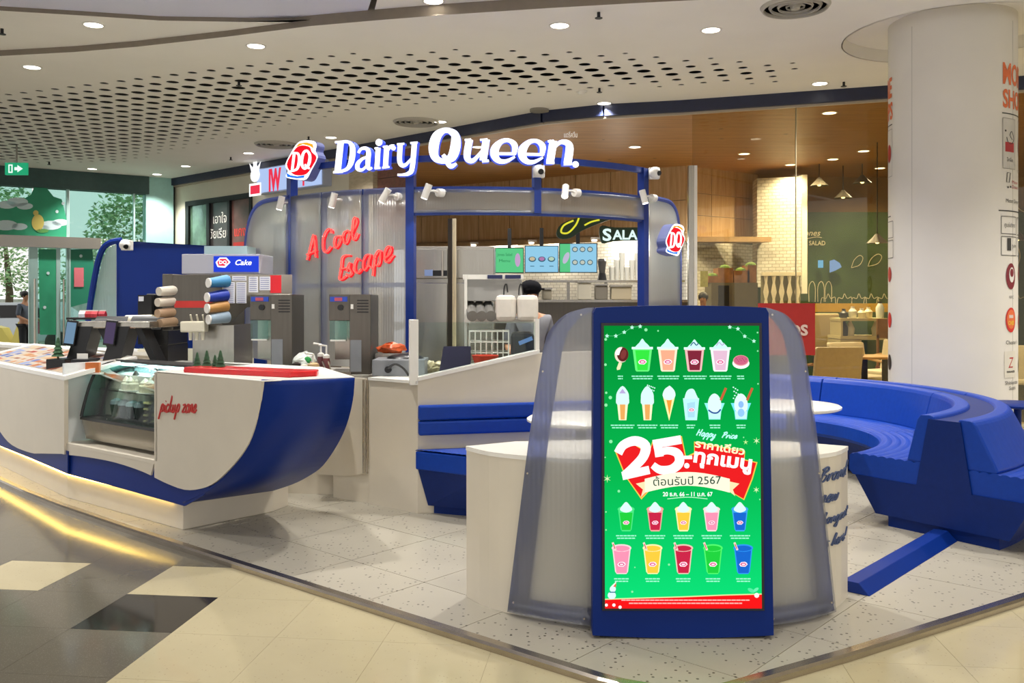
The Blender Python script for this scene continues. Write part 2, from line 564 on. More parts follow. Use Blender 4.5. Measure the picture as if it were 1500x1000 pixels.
def terrazzo(name, base, chip, rough, sc=38, amount=.17, var=.04):
    m = M(name, base, rough)
    nt = m.node_tree; b = nt.nodes['Principled BSDF']
    tc = nt.nodes.new('ShaderNodeTexCoord')
    v = nt.nodes.new('ShaderNodeTexVoronoi'); v.inputs['Scale'].default_value = sc
    nt.links.new(tc.outputs['Object'], v.inputs['Vector'])
    lt = nt.nodes.new('ShaderNodeMath'); lt.operation = 'LESS_THAN'; lt.inputs[1].default_value = amount
    nt.links.new(v.outputs['Distance'], lt.inputs[0])
    # only some cells carry a chip
    sx = nt.nodes.new('ShaderNodeSeparateColor'); nt.links.new(v.outputs['Color'], sx.inputs[0])
    g = nt.nodes.new('ShaderNodeMath'); g.operation = 'GREATER_THAN'; g.inputs[1].default_value = .72
    nt.links.new(sx.outputs[0], g.inputs[0])
    mu = nt.nodes.new('ShaderNodeMath'); mu.operation = 'MULTIPLY'
    nt.links.new(lt.outputs[0], mu.inputs[0]); nt.links.new(g.outputs[0], mu.inputs[1])
    n = nt.nodes.new('ShaderNodeTexNoise'); n.inputs['Scale'].default_value = 5; n.inputs['Detail'].default_value = 5
    nt.links.new(tc.outputs['Object'], n.inputs['Vector'])
    r = nt.nodes.new('ShaderNodeValToRGB'); c = S(base)
    r.color_ramp.elements[0].color = tuple(x * (1 - var) for x in c[:3]) + (1,)
    r.color_ramp.elements[1].color = tuple(min(1, x * (1 + var)) for x in c[:3]) + (1,)
    nt.links.new(n.outputs['Fac'], r.inputs['Fac'])
    mx = nt.nodes.new('ShaderNodeMix'); mx.data_type = 'RGBA'
    nt.links.new(mu.outputs[0], mx.inputs['Factor']); nt.links.new(r.outputs['Color'], mx.inputs['A'])
    mx.inputs['B'].default_value = S(chip)
    nt.links.new(mx.outputs['Result'], b.inputs['Base Color'])
    return m
TERR = terrazzo('speckled_terrazzo', '#a8a294', '#4c463c', .32, 40, .25)
T_BEIGE = terrazzo('beige_polished_stone', '#b5aa8a', '#a3977a', .09, 60, .2, .06)
T_GREY = terrazzo('grey_polished_granite', '#615c51', '#7c776b', .12, 220, .32, .10)
T_DARK = terrazzo('black_polished_granite', '#2e2a26', '#403c36', .08, 200, .3, .1)
GROUT = M('floor_grout', '#9c9479', .7, noise=.1)

def brick_mat(name, c1, c2, mortar, sc, rough=.7):
    m = M(name, c1, rough)
    nt = m.node_tree; b = nt.nodes['Principled BSDF']
    tc = nt.nodes.new('ShaderNodeTexCoord')
    sp = nt.nodes.new('ShaderNodeSeparateXYZ'); nt.links.new(tc.outputs['Object'], sp.inputs[0])
    cb = nt.nodes.new('ShaderNodeCombineXYZ')
    nt.links.new(sp.outputs[0], cb.inputs[0]); nt.links.new(sp.outputs[2], cb.inputs[1])
    t = nt.nodes.new('ShaderNodeTexBrick'); t.inputs['Scale'].default_value = sc
    t.inputs['Color1'].default_value = S(c1); t.inputs['Color2'].default_value = S(c2); t.inputs['Mortar'].default_value = S(mortar)
    t.inputs['Mortar Size'].default_value = .025
    nt.links.new(cb.outputs[0], t.inputs['Vector'])
    nt.links.new(t.outputs['Color'], b.inputs['Base Color'])
    bp = nt.nodes.new('ShaderNodeBump'); bp.inputs['Strength'].default_value = .8; bp.inputs['Distance'].default_value = .02
    bp.invert = True
    nt.links.new(t.outputs['Fac'], bp.inputs['Height']); nt.links.new(bp.outputs[0], b.inputs['Normal'])
    return m
BRICKW = brick_mat('white_painted_brick', '#d9d6ca', '#c8c4b6', '#a9a598', 4.2)

# ---------------------------------------------------------------- floor
tile_u = Vector((.994, -.109, 0)); tile_v = Vector((.109, .994, 0)); TS = .485
A0 = Vector((-1.96, 4.587, 0))
fl = thing('floor', 'polished mall floor of beige, grey and black stone tiles', 'floor', kind='structure')
part('floor_bed', MB().box(-26, -6, -.12, 26, 30, -.012), GROUT, fl)
part('floor_side', MB().box(-26, -6, -.012, -1.4, 11, -.003), T_GREY, fl)
part('floor_side', MB().box(-1.4, -6, -.012, 26, 11, -.003), T_BEIGE, fl)

EDGE = [(-5.75, 10.6), (-5.55, 9.6), (-5.2, 8.75), (-4.75, 8.0)]
for p in [(0, 690), (40, 717), (92, 742.6), (180, 768), (281, 800), (356, 825), (414, 845), (500, 869.5), (567, 893), (653, 921), (767, 961), (900, 998)]:
    g = gp(*p, .015); EDGE.append((g.x, g.y))
EDGE += [(.56, 3.40), (.74, 3.385)]
for p in [(1095, 1000), (1169, 980), (1293, 944), (1355, 923), (1500, 872)]:
    g = gp(*p, .015); EDGE.append((g.x, g.y))
EDGE += [(3.35, 5.0), (4.1, 5.75), (4.7, 6.7), (5.0, 7.8), (5.0, 9.2), (4.4, 10.3), (3.0, 10.7), (0.5, 11.0), (-2.5, 11.6), (-4.6, 11.7)]
def convex(pts):
    pts = sorted(set(pts)); lo = []; hi = []
    crs = lambda o, a, b: (a[0] - o[0]) * (b[1] - o[1]) - (a[1] - o[1]) * (b[0] - o[0])
    for p in pts:
        while len(lo) > 1 and crs(lo[-2], lo[-1], p) <= 0: lo.pop()
        lo.append(p)
    for p in reversed(pts):
        while len(hi) > 1 and crs(hi[-2], hi[-1], p) <= 0: hi.pop()
        hi.append(p)
    return lo[:-1] + hi[:-1]
def inside(p, poly):
    x, y = p[0], p[1]; c = False; n = len(poly)
    for i in range(n):
        a, b = poly[i], poly[i - 1]
        if (a[1] > y) != (b[1] > y) and x < (b[0] - a[0]) * (y - a[1]) / (b[1] - a[1]) + a[0]:
            c = not c
    return c
EDGE_S = convex(cr(convex(EDGE), 4, closed=True))
def clip(poly, a, b):
    """keep the part of poly to the left of a->b"""
    out = []
    def side(p):
        return (b[0] - a[0]) * (p[1] - a[1]) - (b[1] - a[1]) * (p[0] - a[0])
    for i in range(len(poly)):
        p, q = poly[i - 1], poly[i]
        sp, sq = side(p), side(q)
        if sp >= 0:
            out.append(p)
        if (sp >= 0) != (sq >= 0):
            t = sp / (sp - sq)
            out.append((p[0] + (q[0] - p[0]) * t, p[1] + (q[1] - p[1]) * t))
    return out

tile_mesh = {}
g_ = .0007
for k, m in (('b', T_BEIGE), ('g', T_GREY), ('d', T_DARK)):
    mb = MB(m)
    q = [tile_u * (g_) + tile_v * g_, tile_u * (TS - g_) + tile_v * g_, tile_u * (TS - g_) + tile_v * (TS - g_), tile_u * g_ + tile_v * (TS - g_)]
    mb.prism([(p.x, p.y, -.03) for p in q], (0, 0, .03))
    tile_mesh[k] = mb.mesh('floor_tile')
n_tiles = 0
for i in range(-16, 14):
    for j in range(-4, 26):
        c = A0 + tile_u * (i * TS) + tile_v * (j * TS)
        mid = c + (tile_u + tile_v) * TS / 2
        if mid.y < 3.0 or mid.y > 11.0 or abs(mid.x) > mid.y * .63 + .5:
            continue
        cs = [c, c + tile_u * TS, c + tile_v * TS, c + (tile_u + tile_v) * TS]
        if all(inside(p, EDGE_S) for p in cs):
            continue
        beige = (i >= 1 and j < 0) or (i >= 0 and j == 0) or (i, j) in ((-2, 0), (-1, 3), (-6, 6), (-7, 3)) or (i > 3)
        k = 'd' if (i, j) == (0, -1) else ('b' if beige else 'g')
        o = bpy.data.objects.new('floor_tile', tile_mesh[k])
        COL.objects.link(o); o.parent = fl; o.location = (c.x, c.y, 0)
        n_tiles += 1
# far floor beyond the tiles that can be told apart
part('floor_far', MB().box(-26, 11.0, -.03, 26, 30, -.001), T_GREY, fl)

# ---------------------------------------------------------------- platform
pf = thing('floor_platform', 'raised platform of pale speckled terrazzo tiles under the kiosk', 'platform', kind='structure')
part('platform_slab', MB().plan(EDGE_S, -.01, P - .003), GROUT, pf)
pu = Vector((.749, -.662)); pv = Vector((.662, .749)); PT = .60
pa = Vector((-.456, 4.68))
inner = [(EDGE_S[i][0] * 1, EDGE_S[i][1]) for i in range(len(EDGE_S))]
hull_in = EDGE_S[::-1] if sum((EDGE_S[i - 1][0] * EDGE_S[i][1] - EDGE_S[i][0] * EDGE_S[i - 1][1]) for i in range(len(EDGE_S))) < 0 else EDGE_S
for i in range(-14, 14):
    for j in range(-8, 14):
        c = pa + pu * (i * PT) + pv * (j * PT)
        gq = .0022
        sq = [c + pu * gq + pv * gq, c + pu * (PT - gq) + pv * gq, c + pu * (PT - gq) + pv * (PT - gq), c + pu * gq + pv * (PT - gq)]
        sq = [(p.x, p.y) for p in sq]
        mid = c + (pu + pv) * PT / 2
        if mid.y > 8.6 or not (-6 < mid.x < 6):
            continue
        ins = [inside(p, EDGE_S) for p in sq]
        if not any(ins) and not inside(mid, EDGE_S):
            continue
        if not all(ins):
            for k in range(len(hull_in)):
                a, b = hull_in[k - 1], hull_in[k]
                if (Vector(a) - mid).length < 1.0 or (Vector(b) - mid).length < 1.0:
                    sq = clip(sq, a, b)
                    if len(sq) < 3:
                        break
        if len(sq) < 3:
            continue
        part('terrazzo_tile', MB(TERR).plan(sq, P - .006, P), TERR, pf)

# steel edge around the platform, in lengths
tr = thing('trim_1', 'brushed steel edging strip around the raised platform', 'edging', kind='structure')
vis = [p for p in EDGE_S]
step = 9
for k in range(0, len(vis), step):
    seg = [vis[(k + q) % len(vis)] for q in range(step + 1)]
    mb = MB(CHROME); rings = []
    for q, p in enumerate(seg):
        a = seg[max(q - 1, 0)]; b = seg[min(q + 1, len(seg) - 1)]
        d = Vector((b[0] - a[0], b[1] - a[1])).normalized(); nrm = Vector((d.y, -d.x))
        rings.append([(p[0] + nrm.x * s_, p[1] + nrm.y * s_, z) for s_, z in ((-.028, P - .01), (-.028, P + .004), (.012, P + .004), (.022, P - .006), (.022, -.001))])
    mb.loft(rings)
    part('edging_length', mb, CHROME, tr, smooth=False)

# ---------------------------------------------------------------- ceiling
HC = 4.07
def cp(px, py, z):
    Y = (z - E) * F / (HZ - py)
    return Vector(((px - 750) / F * Y, Y))
cu_, cv_ = Vector((.927, -.375)), Vector((.375, .927))
CELL = .265
V0, V1, U1 = 8.0, 13.3, -.45
U0 = U1 - 62 * CELL
CX, CY, CRAD, RREC = 4.29, 8.8, .57, 1.0      # round column and the recess around its head
ce = thing('ceiling', 'white plaster mall ceiling with a band of round perforations', 'ceiling', kind='structure')
def uv(u, v):
    p = cu_ * u + cv_ * v
    return (p.x, p.y)
cross = uv(U1, V0)
Bedge = [(-14, 11.6), (-9, 10.45)] + [tuple(cp(x, y, HC)) for x, y in ((0, 82), (110, 76), (200, 68.5), (330, 54), (456, 38), (560, 29), (650, 22), (800, 12), (940, 4), (1040, -1))]
Bright = [(3.4, 7.45), (6.5, 7.1), (11, 7.0)]
pan = MB(CEIL)
pan.flat([(x, y, HC) for x, y in Bedge + [cross, uv(U0, V0)]])
GL0, GL1 = (-13.2 - 6 * .6, 15.1 - 4.2 * .6), (-7.2 + .05, 19.3 + .1)      # line of the glass entrance
def indoors(poly):
    return clip(poly, (GL1[0] + 1, GL1[1] + .7), (GL0[0] - 1, GL0[1] - .7)) if False else clip(poly, GL0, GL1)[:] if inside_left(GL0, GL1, (0, 0)) else clip(poly, GL1, GL0)
def inside_left(a, b, p):
    return (b[0] - a[0]) * (p[1] - a[1]) - (b[1] - a[1]) * (p[0] - a[0]) >= 0
for q in ([uv(U0, V1), uv(U1, V1), uv(U1, 30), uv(U0, 30)], [uv(U0, V0), uv(U0, 30), uv(U0 - 12, 30), uv(U0 - 12, V0)]):
    q = indoors(q)
    if len(q) > 2:
        pan.flat([(x, y, HC) for x, y in q])
outer = [Vector((x, y, HC)) for x, y in [cross] + Bright + [(16, 20), uv(U1, 30)]]
hole = [Vector((CX + RREC * math.cos(k * math.pi / 32), CY + RREC * math.sin(k * math.pi / 32), HC)) for k in range(64)][::-1]
pan.add(outer + hole, [t for t in tessellate_polygon([outer, hole])])
part('plain_ceiling', pan, CEIL, ce)
# perforated band: real holes with thickness, wider in the middle of the band
band = [(3.3, 9.85), (.1, 9.22), (-2.0, 9.42), (-4.2, 10.1), (-6.4, 11.15), (-9.5, 12.6), (-12, 14.6), (-12, 17.3), (-9.3, 17.0), (-7.3, 17.0), (-4.6, 14.4), (-2.4, 12.5), (.4, 11.2), (3.2, 10.7)]
def edge_dist(p):
    best = 9
    for k in range(len(band)):
        a, b = Vector(band[k - 1]), Vector(band[k]); ab = b - a
        t = max(0, min(1, (Vector(p) - a).dot(ab) / ab.length_squared))
        best = min(best, (Vector(p) - a - ab * t).length)
    return best
pm = MB(CEIL)
nu, nv = int(round((U1 - U0) / CELL)), int(round((V1 - V0) / CELL))
NH = 16
for a in range(nu):
    run = None
    for b in range(nv):
        u, v = U0 + a * CELL, V0 + b * CELL
        c = uv(u + CELL / 2, v + CELL / 2)
        if len(indoors([uv(u, v), uv(u + CELL, v), uv(u + CELL, v + CELL), uv(u, v + CELL)])) < 3:
            continue
        if inside(c, band):
            r = .03 + .055 * min(1, edge_dist(c) / .75)
            sqr = []; cir = []
            for k in range(NH):
                t = 2 * math.pi * k / NH + math.pi / NH
                x, y = math.cos(t), math.sin(t); s_ = CELL / 2 / max(abs(x), abs(y))
                kk = k
                sqr.append((x * s_, y * s_)); cir.append((x * r, y * r))
            # square corners
            vs = []; 
            for q in sqr: vs.append(uv(u + CELL / 2 + q[0], v + CELL / 2 + q[1]) + (HC,))
            for q in cir: vs.append(uv(u + CELL / 2 + q[0], v + CELL / 2 + q[1]) + (HC,))
            for q in cir: vs.append(uv(u + CELL / 2 + q[0], v + CELL / 2 + q[1]) + (HC + .007,))
            fs = [(k, (k + 1) % NH, NH + (k + 1) % NH, NH + k) for k in range(NH)] + [(NH + k, NH + (k + 1) % NH, 2 * NH + (k + 1) % NH, 2 * NH + k) for k in range(NH)]
            # corner triangles left over between the ring and the square
            for sx, sy, k0 in ((1, 1, 1), (-1, 1, 5), (-1, -1, 9), (1, -1, 13)):
                vs.append(uv(u + CELL / 2 + sx * CELL / 2, v + CELL / 2 + sy * CELL / 2) + (HC,))
                fs.append((k0, len(vs) - 1, (k0 + 1) % NH))
            pm.add(vs, fs)
        else:
            pm.add([uv(u, v) + (HC,), uv(u + CELL, v) + (HC,), uv(u + CELL, v + CELL) + (HC,), uv(u, v + CELL) + (HC,)], [(0, 1, 2, 3)])
part('perforated_panel', pm, CEIL, ce)
part('void_lining', MB().flat([uv(U0, V0 + .02) + (HC + .3,), uv(U1, V0 + .02) + (HC + .3,), uv(U1, V1) + (HC + .3,), uv(U0, V1) + (HC + .3,)]), VOID, ce)
# recess ring around the column head
rc = MB(CEIL)
rc.arc((CX, CY), [(RREC, HC), (RREC + .01, HC), (RREC + .01, HC + .14), (RREC, HC + .14)], 0, 360, 64)
rc.arc((CX, CY), [(CRAD - .05, HC + .13), (RREC, HC + .13), (RREC, HC + .14), (CRAD - .05, HC + .14)], 0, 360, 64)
part('column_recess', rc, CEIL, ce, smooth=True)
part('access_hatch', MB().obox((CX - .02, CY - .83, HC + .128), (.12, 0, 0), (0, .1, 0), (0, 0, .004)), FASCIA, ce)
# raised panels nearer the viewer, with taupe edges
ZW, ZU = HC + .06, HC + .10
ba = [(x, y) for x, y in Bedge] + Bright
fm = MB(FASCIA)
for k in range(len(ba) - 1):
    a, b = ba[k], ba[k + 1]
    fm.add([(a[0], a[1], HC), (b[0], b[1], HC), (b[0], b[1], HC + .5), (a[0], a[1], HC + .5)], [(0, 1, 2, 3)])
part('curved_edge', fm, FASCIA, ce)
Aedge = [(-14, 9.3), (-9, 8.75)] + [tuple(cp(x, y, ZW)) for x, y in ((0, 15.5), (110, 22), (233, 30), (350, 32), (455, 32.5))]
tip = tuple(cp(475, 33, ZW))
part('wedge_panel', MB().flat([(x, y + (.05 if i > 9 else 0), ZW) for i, (x, y) in enumerate(Aedge + [tip] + [(p[0], p[1]) for p in Bedge[6::-1]])]), CEIL, ce)
fa = MB(FASCIA); sq = Aedge + [tip]
for k in range(len(sq) - 1):
    a, b = sq[k], sq[k + 1]
    fa.add([(a[0], a[1], ZW), (b[0], b[1], ZW), (b[0], b[1], ZU), (a[0], a[1], ZU)], [(0, 1, 2, 3)])
part('inner_edge', fa, FASCIA, ce)
s0 = tuple(cp(536, 24, ZU)); s1 = tuple(cp(556, -40, ZU)); s2 = tuple(cp(563, -40, ZU)); s3 = tuple(cp(546, 24, ZU))
part('gloss_panel', MB().flat([(x, y, ZU) for x, y in Aedge + [tip, s0, s1, (-.5, -2), (-14, -2)]]), CEIL_W, ce)
part('inner_panel', MB().flat([(x, y, ZU) for x, y in [s3, s2, (-.3, -2), (11, -2)] + Bright[::-1] + [tuple(p) for p in Bedge[:6:-1]]]), CEIL, ce)
vw = MB(VOID)  # unseen sides added to keep sky light out of the ceiling void
for a_, b_ in ((GL0, GL1), ((18, 5.1), (18, 30)), ((-18, 5.1), (-18, 13.5)), ((-7.15, 19.4), (18, 30))):
    vw.add([(a_[0], a_[1], HC), (b_[0], b_[1], HC), (b_[0], b_[1], HC + .4), (a_[0], a_[1], HC + .4)], [(0, 1, 2, 3)])
part('void_light_stop', vw, VOID, ce)
part('sky_block_slab', MB().plan(indoors([(-18, -2.1), (18, -2.1), (18, 30), (-18, 30)]), HC + .32, HC + .5), VOID, ce)  # unseen slab added to block sky light from above

# ---------------------------------------------------------------- column
co = thing('column', 'thick round white column beside the blue curved bench', 'column', (CX, CY, 0), kind='structure')
COLM = M('column_white_paint', '#e2ddd4', .55, noise=.03, scale=2)
part('shaft', MB().lathe([(CRAD, 0), (CRAD, HC + .14)], (CX, CY, 0), 64), COLM, co, smooth=True)
for a in (-62, 38):
    aa = R(a - 90)
    part('panel_seam', MB().obox((CX + CRAD * math.cos(aa), CY + CRAD * math.sin(aa), 2.05), (.0025 * -math.sin(aa), .0025 * math.cos(aa), 0), (.001 * math.cos(aa), .001 * math.sin(aa), 0), (0, 0, 2.03)), M('seam_grey', '#bdb8b0', .6), co)
# ---------------------------------------------------------------- mall wall line and shop shell
W = [(-9.0, 20.9), (-7.2, 19.3), (-2.39, 15.0), (.47, 12.4), (1.25, 12.0), (2.23, 11.75), (4.56, 10.95), (8.5, 9.6)]
def wall_at(px):
    d = (px - 750) / F
    for k in range(len(W) - 1):
        a, b = W[k], W[k + 1]
        # ray (d*Y, Y) meets a + t(b-a)
        den = (b[0] - a[0]) - d * (b[1] - a[1])
        if abs(den) < 1e-9: continue
        t = (d * a[1] - a[0]) / den
        if -.001 <= t <= 1.001:
            return Vector((a[0] + (b[0] - a[0]) * t, a[1] + (b[1] - a[1]) * t))
    return Vector((d * 10, 10))
FB = M('navy_black_fascia', '#1d2440', .4, noise=.1)
fx = thing('trim_2', 'dark navy fascia band under the ceiling along the shopfronts', 'fascia', kind='structure')
for k in range(1, len(W) - 1):
    a, b = Vector(W[k]), Vector(W[k + 1]); d = (b - a).normalized(); n = Vector((d.y, -d.x)); n = n if n.y < 0 else -n
    part('fascia_length', MB().prism([(a.x, a.y, HC - .15), (b.x, b.y, HC - .15), (b.x, b.y, HC), (a.x, a.y, HC)], (n.x * .12, n.y * .12, 0)), FB, fx)
    part('light_bead', MB().prism([(a.x, a.y, HC - .175), (b.x, b.y, HC - .175), (b.x, b.y, HC - .15), (a.x, a.y, HC - .15)], (n.x * .06, n.y * .06, 0)), M('pale_bead', '#b6a893', .5), fx)

# cream wall with the framed window, left of the kiosk canopy
wd = (Vector(W[2]) - Vector(W[1])).normalized(); wn = Vector((wd.y, -wd.x)); wn = wn if wn.y < 0 else -wn
ang_w = math.atan2(wd.y, wd.x)
def on_wall(px, z=0):
    p = wall_at(px); return Vector((p.x, p.y, z))
def wall_piece(mb, px0, px1, z0, z1, out=.0, th=.2):
    a, b = on_wall(px0), on_wall(px1)
    o = Vector((wn.x, wn.y, 0)) * out; t = Vector((-wn.x, -wn.y, 0)) * th
    return mb.prism([a + o + Vector((0, 0, z0)), b + o + Vector((0, 0, z0)), b + o + Vector((0, 0, z1)), a + o + Vector((0, 0, z1))], t)
wl = thing('wall_left', 'cream shop wall behind the kiosk with a framed window', 'wall', kind='structure')
zw = lambda py, px: zat(py, wall_at(px).y)
z_wt, z_wb = zw(291, 320), .9
for x0, x1, z0, z1 in ((252, 275, 0, HC), (275, 369, z_wt, HC), (275, 369, 0, z_wb), (369, 391, 0, HC), (391, 500, 2.9, HC), (500, 514, 0, HC)):
    part('wall_section', wall_piece(MB(), x0, x1, z0, z1), CREAM, wl)
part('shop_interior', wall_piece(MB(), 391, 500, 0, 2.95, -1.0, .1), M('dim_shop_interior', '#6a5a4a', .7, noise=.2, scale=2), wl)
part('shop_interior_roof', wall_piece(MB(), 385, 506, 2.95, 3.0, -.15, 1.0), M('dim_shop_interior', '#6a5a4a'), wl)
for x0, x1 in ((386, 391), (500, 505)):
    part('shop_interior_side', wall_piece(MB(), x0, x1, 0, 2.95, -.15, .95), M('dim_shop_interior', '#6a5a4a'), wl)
STONE = M('pale_split_stone', '#b5a78e', .8, noise=.15, scale=8, bump=.3, stretch=(1, 1, 4))
part('stone_pier', wall_piece(MB(), 514, 549, 0, HC, .04), STONE, wl)
part('corner_trim', wall_piece(MB(), 252.5, 256, 0, HC, .05), BLACK_M, wl)
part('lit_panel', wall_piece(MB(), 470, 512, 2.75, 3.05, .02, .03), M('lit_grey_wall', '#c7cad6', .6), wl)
# window in the cream wall
wi = thing('window_1', 'black framed shop window with a white lettered poster', 'window', on_wall(322, 0), kind='structure')
for x0, x1, z0, z1 in ((273, 277.5, z_wb, z_wt), (304, 308, z_wb, z_wt), (334.5, 338, z_wb, z_wt), (366.5, 370, z_wb, z_wt), (273, 370, z_wt - .07, z_wt + .03), (273, 370, z_wb, z_wb + .06)):
    part('frame_bar', wall_piece(MB(), x0, x1, z0, z1, .03, .12), BLACK_M, wi)
pn = [M('reflecting_pane_green', '#54705c', .12, noise=.6, scale=3, coat=.6), M('dark_poster', '#3c3838', .35, noise=.2, scale=3, coat=.4), M('red_poster', '#6d4b45', .3, noise=.35, scale=3, coat=.4)]
for (x0, x1), m in zip(((277.5, 304), (308, 334.5), (338, 366.5)), pn):
    part('pane', wall_piece(MB(), x0, x1, z_wb + .06, z_wt - .07, -.02, .02), m, wi)
def wall_art(px, z, out):
    b = on_wall(px, z)
    d3 = Vector((wd.x, wd.y, 0)); n3 = Vector((wn.x, wn.y, 0))
    return lambda u, v, w: b + d3 * u + Vector((0, 0, v)) + n3 * (out + w)
ar = Art(wall_art(321, zw(330, 321), -.015))
WPRINT = M('white_print', '#e8e4dc', .5)
ar.text('เอาใจ', 0, .05, .26, WPRINT, 1).text('วัยเรียน', 0, -.25, .26, WPRINT, 1).ell(-.02, -.55, .09, .12, M('grey_print', '#8d8d8d', .5), 1)
part('poster_lettering', ar.mb, None, wi)
ar = Art(wall_art(353, zw(345, 353), -.015))
ar.text('แกงโ', 0, 0, .26, M('red_neon_print', '#e2453e', .5), 1, bold=.02).rect(-.3, -.5, .3, -.12, M('red_block_print', '#b5332f', .5), 1)
part('poster_print', ar.mb, None, wi)

# lightbox shop sign on that wall
b0 = zw(284, 430); LB = EM('#a9bfe8', .95)
sg = thing('shop_sign', 'pale blue lightbox shop sign with red letters and crown emblem', 'sign', on_wall(432, zw(278, 432)))
part('box', wall_piece(MB(), 388, 486, zw(279, 437), zw(241, 437), .18, .18), M('sign_box_grey', '#aab2c8', .5), sg)
part('lit_face', wall_piece(MB(), 390, 484, zw(277.5, 437), zw(242.5, 437), .195, .012), LB, sg)
ar = Art(wall_art(437, zw(262, 437), .2))
RN = EM('#e0304a', 1.0); WN = EM('#ffffff', 1.1)
ar.text('IW', -.44, -.17, .52, RN, 2, width=.40, bold=.06).text('p', .5, -.05, .5, RN, 2, width=.17, bold=.03).text('q', .2, -.1, .45, RN, 2, width=.12, bold=.02)
part('lettering', ar.mb, None, sg)
ar = Art(wall_art(388, zw(262, 388), .21))
ar.poly([(-.12, .1), (-.2, .3), (-.08, .2), (0, .36), (.08, .2), (.2, .3), (.12, .1)], WN, 2).ell(0, .05, .16, .13, WN, 2).rect(-.2, -.34, .2, -.1, WN, 1).rect(-.16, -.3, .16, -.14, RN, 2).ell(0, .3, .07, .12, WN, 2)
part('crown_emblem', ar.mb, None, sg)

# ---------------------------------------------------------------- salad shop behind the kiosk
ZS = 3.9
jn = thing('wall_back', 'salad shop interior walls with wood cladding, white brick and green paint', 'wall', kind='structure')
# floor of the shop and its pine soffit
so = thing('ceiling_soffit', 'knotty pine plank ceiling of the salad shop', 'ceiling', kind='structure')
sof = [tuple(wall_at(549)), tuple(wall_at(800)), tuple(W[4]), tuple(W[5]), tuple(W[6]), tuple(W[7]), (11, 21), (-4, 21), (-4.2, 17.2)]
part('plank_ceiling', MB().plan(sof, ZS, ZS + .04), PINE, so)
bp0, bp1 = Vector((-2.6, 19.9)), Vector((3.14, 16.2))
bd = (bp1 - bp0).normalized(); bn = Vector((bd.y, -bd.x)); bn = bn if bn.y < 0 else -bn
# wood bulkhead over the kitchen in separate boards
nb = 9; L = (bp1 - bp0).length
for k in range(nb):
    for q, (z0, z1) in enumerate(((2.72, 3.28), (3.29, ZS))):
        a = bp0 + bd * (L * k / nb + .008); b = bp0 + bd * (L * (k + 1) / nb - .008)
        part('cladding_board', MB().prism([(a.x, a.y, z0), (b.x, b.y, z0), (b.x, b.y, z1), (a.x, a.y, z1)], (-bn.x * .06, -bn.y * .06, 0)), SLAT, jn)
a, b = bp0 + bn * .12, bp1 + bn * .12
part('shelf_board', MB().prism([(a.x, a.y, 2.68), (b.x, b.y, 2.68), (b.x, b.y, 2.71), (a.x, a.y, 2.71)], (-bn.x * .6, -bn.y * .6, 0)), M('shelf_wood', '#a98a5e', .5, noise=.1), jn)
part('shelf_lip', MB().prism([(a.x, a.y, 2.58), (b.x, b.y, 2.58), (b.x, b.y, 2.71), (a.x, a.y, 2.71)], (-bn.x * .04, -bn.y * .04, 0)), M('shelf_wood', '#a98a5e', .5, noise=.1), jn)
a, b = bp0 - bn * .35, bp1 - bn * .35
part('brick_wall', MB().prism([(a.x, a.y, 0), (b.x, b.y, 0), (b.x, b.y, ZS), (a.x, a.y, ZS)], (-bn.x * .1, -bn.y * .1, 0)), BRICKW, jn)
# clad return wall, brick pier, green wall
q0, q1 = Vector((3.14, 16.2)), Vector((4.75, 17.4))
qd = (q1 - q0).normalized()
for k in range(3):
    for z0, z1 in ((2.62, 3.02), (3.03, 3.42), (3.43, ZS)):
        a = q0 + qd * (2.0 * k / 3 + .006); b = q0 + qd * (2.0 * (k + 1) / 3 - .006)
        part('cladding_board', MB().prism([(a.x, a.y, z0), (b.x, b.y, z0), (b.x, b.y, z1), (a.x, a.y, z1)], (-.03, .05, 0)), SLAT, jn)
part('brick_return', MB().prism([(q0.x, q0.y + .06, 0), (q1.x, q1.y + .06, 0), (q1.x, q1.y + .06, 2.55), (q0.x, q0.y + .06, 2.55)], (-.03, .08, 0)), BRICKW, jn)
part('return_shelf', MB().prism([(q0.x - .02, q0.y - .05, 2.53), (xat(1130, 16.2), 16.2, 2.53), (xat(1130, 16.2), 16.2, 2.62), (q0.x - .02, q0.y - .05, 2.62)], (-.1, .5, 0)), M('shelf_wood', '#a98a5e'), jn)
px0, px1 = xat(1109, 16.6), xat(1174, 16.3)
part('brick_pier', MB().prism([(px0, 16.6, 1.72), (px1, 16.3, 1.72), (px1, 16.3, 3.72), (px0, 16.6, 3.72)], (.05, .5, 0)), BRICKW, jn)
part('pier_edge', MB().box(px1, 16.28, 1.6, px1 + .1, 16.7, 3.75), CREAM, jn)
GREENW = M('bottle_green_wall', '#3d5226', .5, noise=.12, scale=3)
part('green_wall', MB().box(4.4, 17.6, 0, 12, 17.7, 3.2), GREENW, jn)
part('upper_wall', MB().box(4.4, 17.75, 3.2, 12, 17.85, 3.9), M('amber_bulkhead', '#8b6b3a', .6, noise=.3, scale=1.5), jn)
part('side_wall', MB().box(11.9, 9, 0, 12, 17.7, 3.9), CREAM, jn)
part('yellow_dado', MB().box(xat(1192, 16.9), 16.9, 1.26, xat(1306, 16.9) + 2.2, 17.1, 1.42), M('mustard_vinyl', '#b28a1e', .5, noise=.08), jn)
# walnut fascia at the left of the salad shop
wf = thing('trim_3', 'dark walnut board panel between stone pier and salad shop', 'panel', kind='structure')
a, b = wall_at(553), wall_at(603)
for k in range(6):
    z0 = 2.6 + k * .22
    part('walnut_board', MB().prism([(a.x, a.y, z0), (b.x, b.y, z0), (b.x, b.y, z0 + .212), (a.x, a.y, z0 + .212)], (wn.x * -.08, wn.y * -.08, 0)), WALNUT, wf)

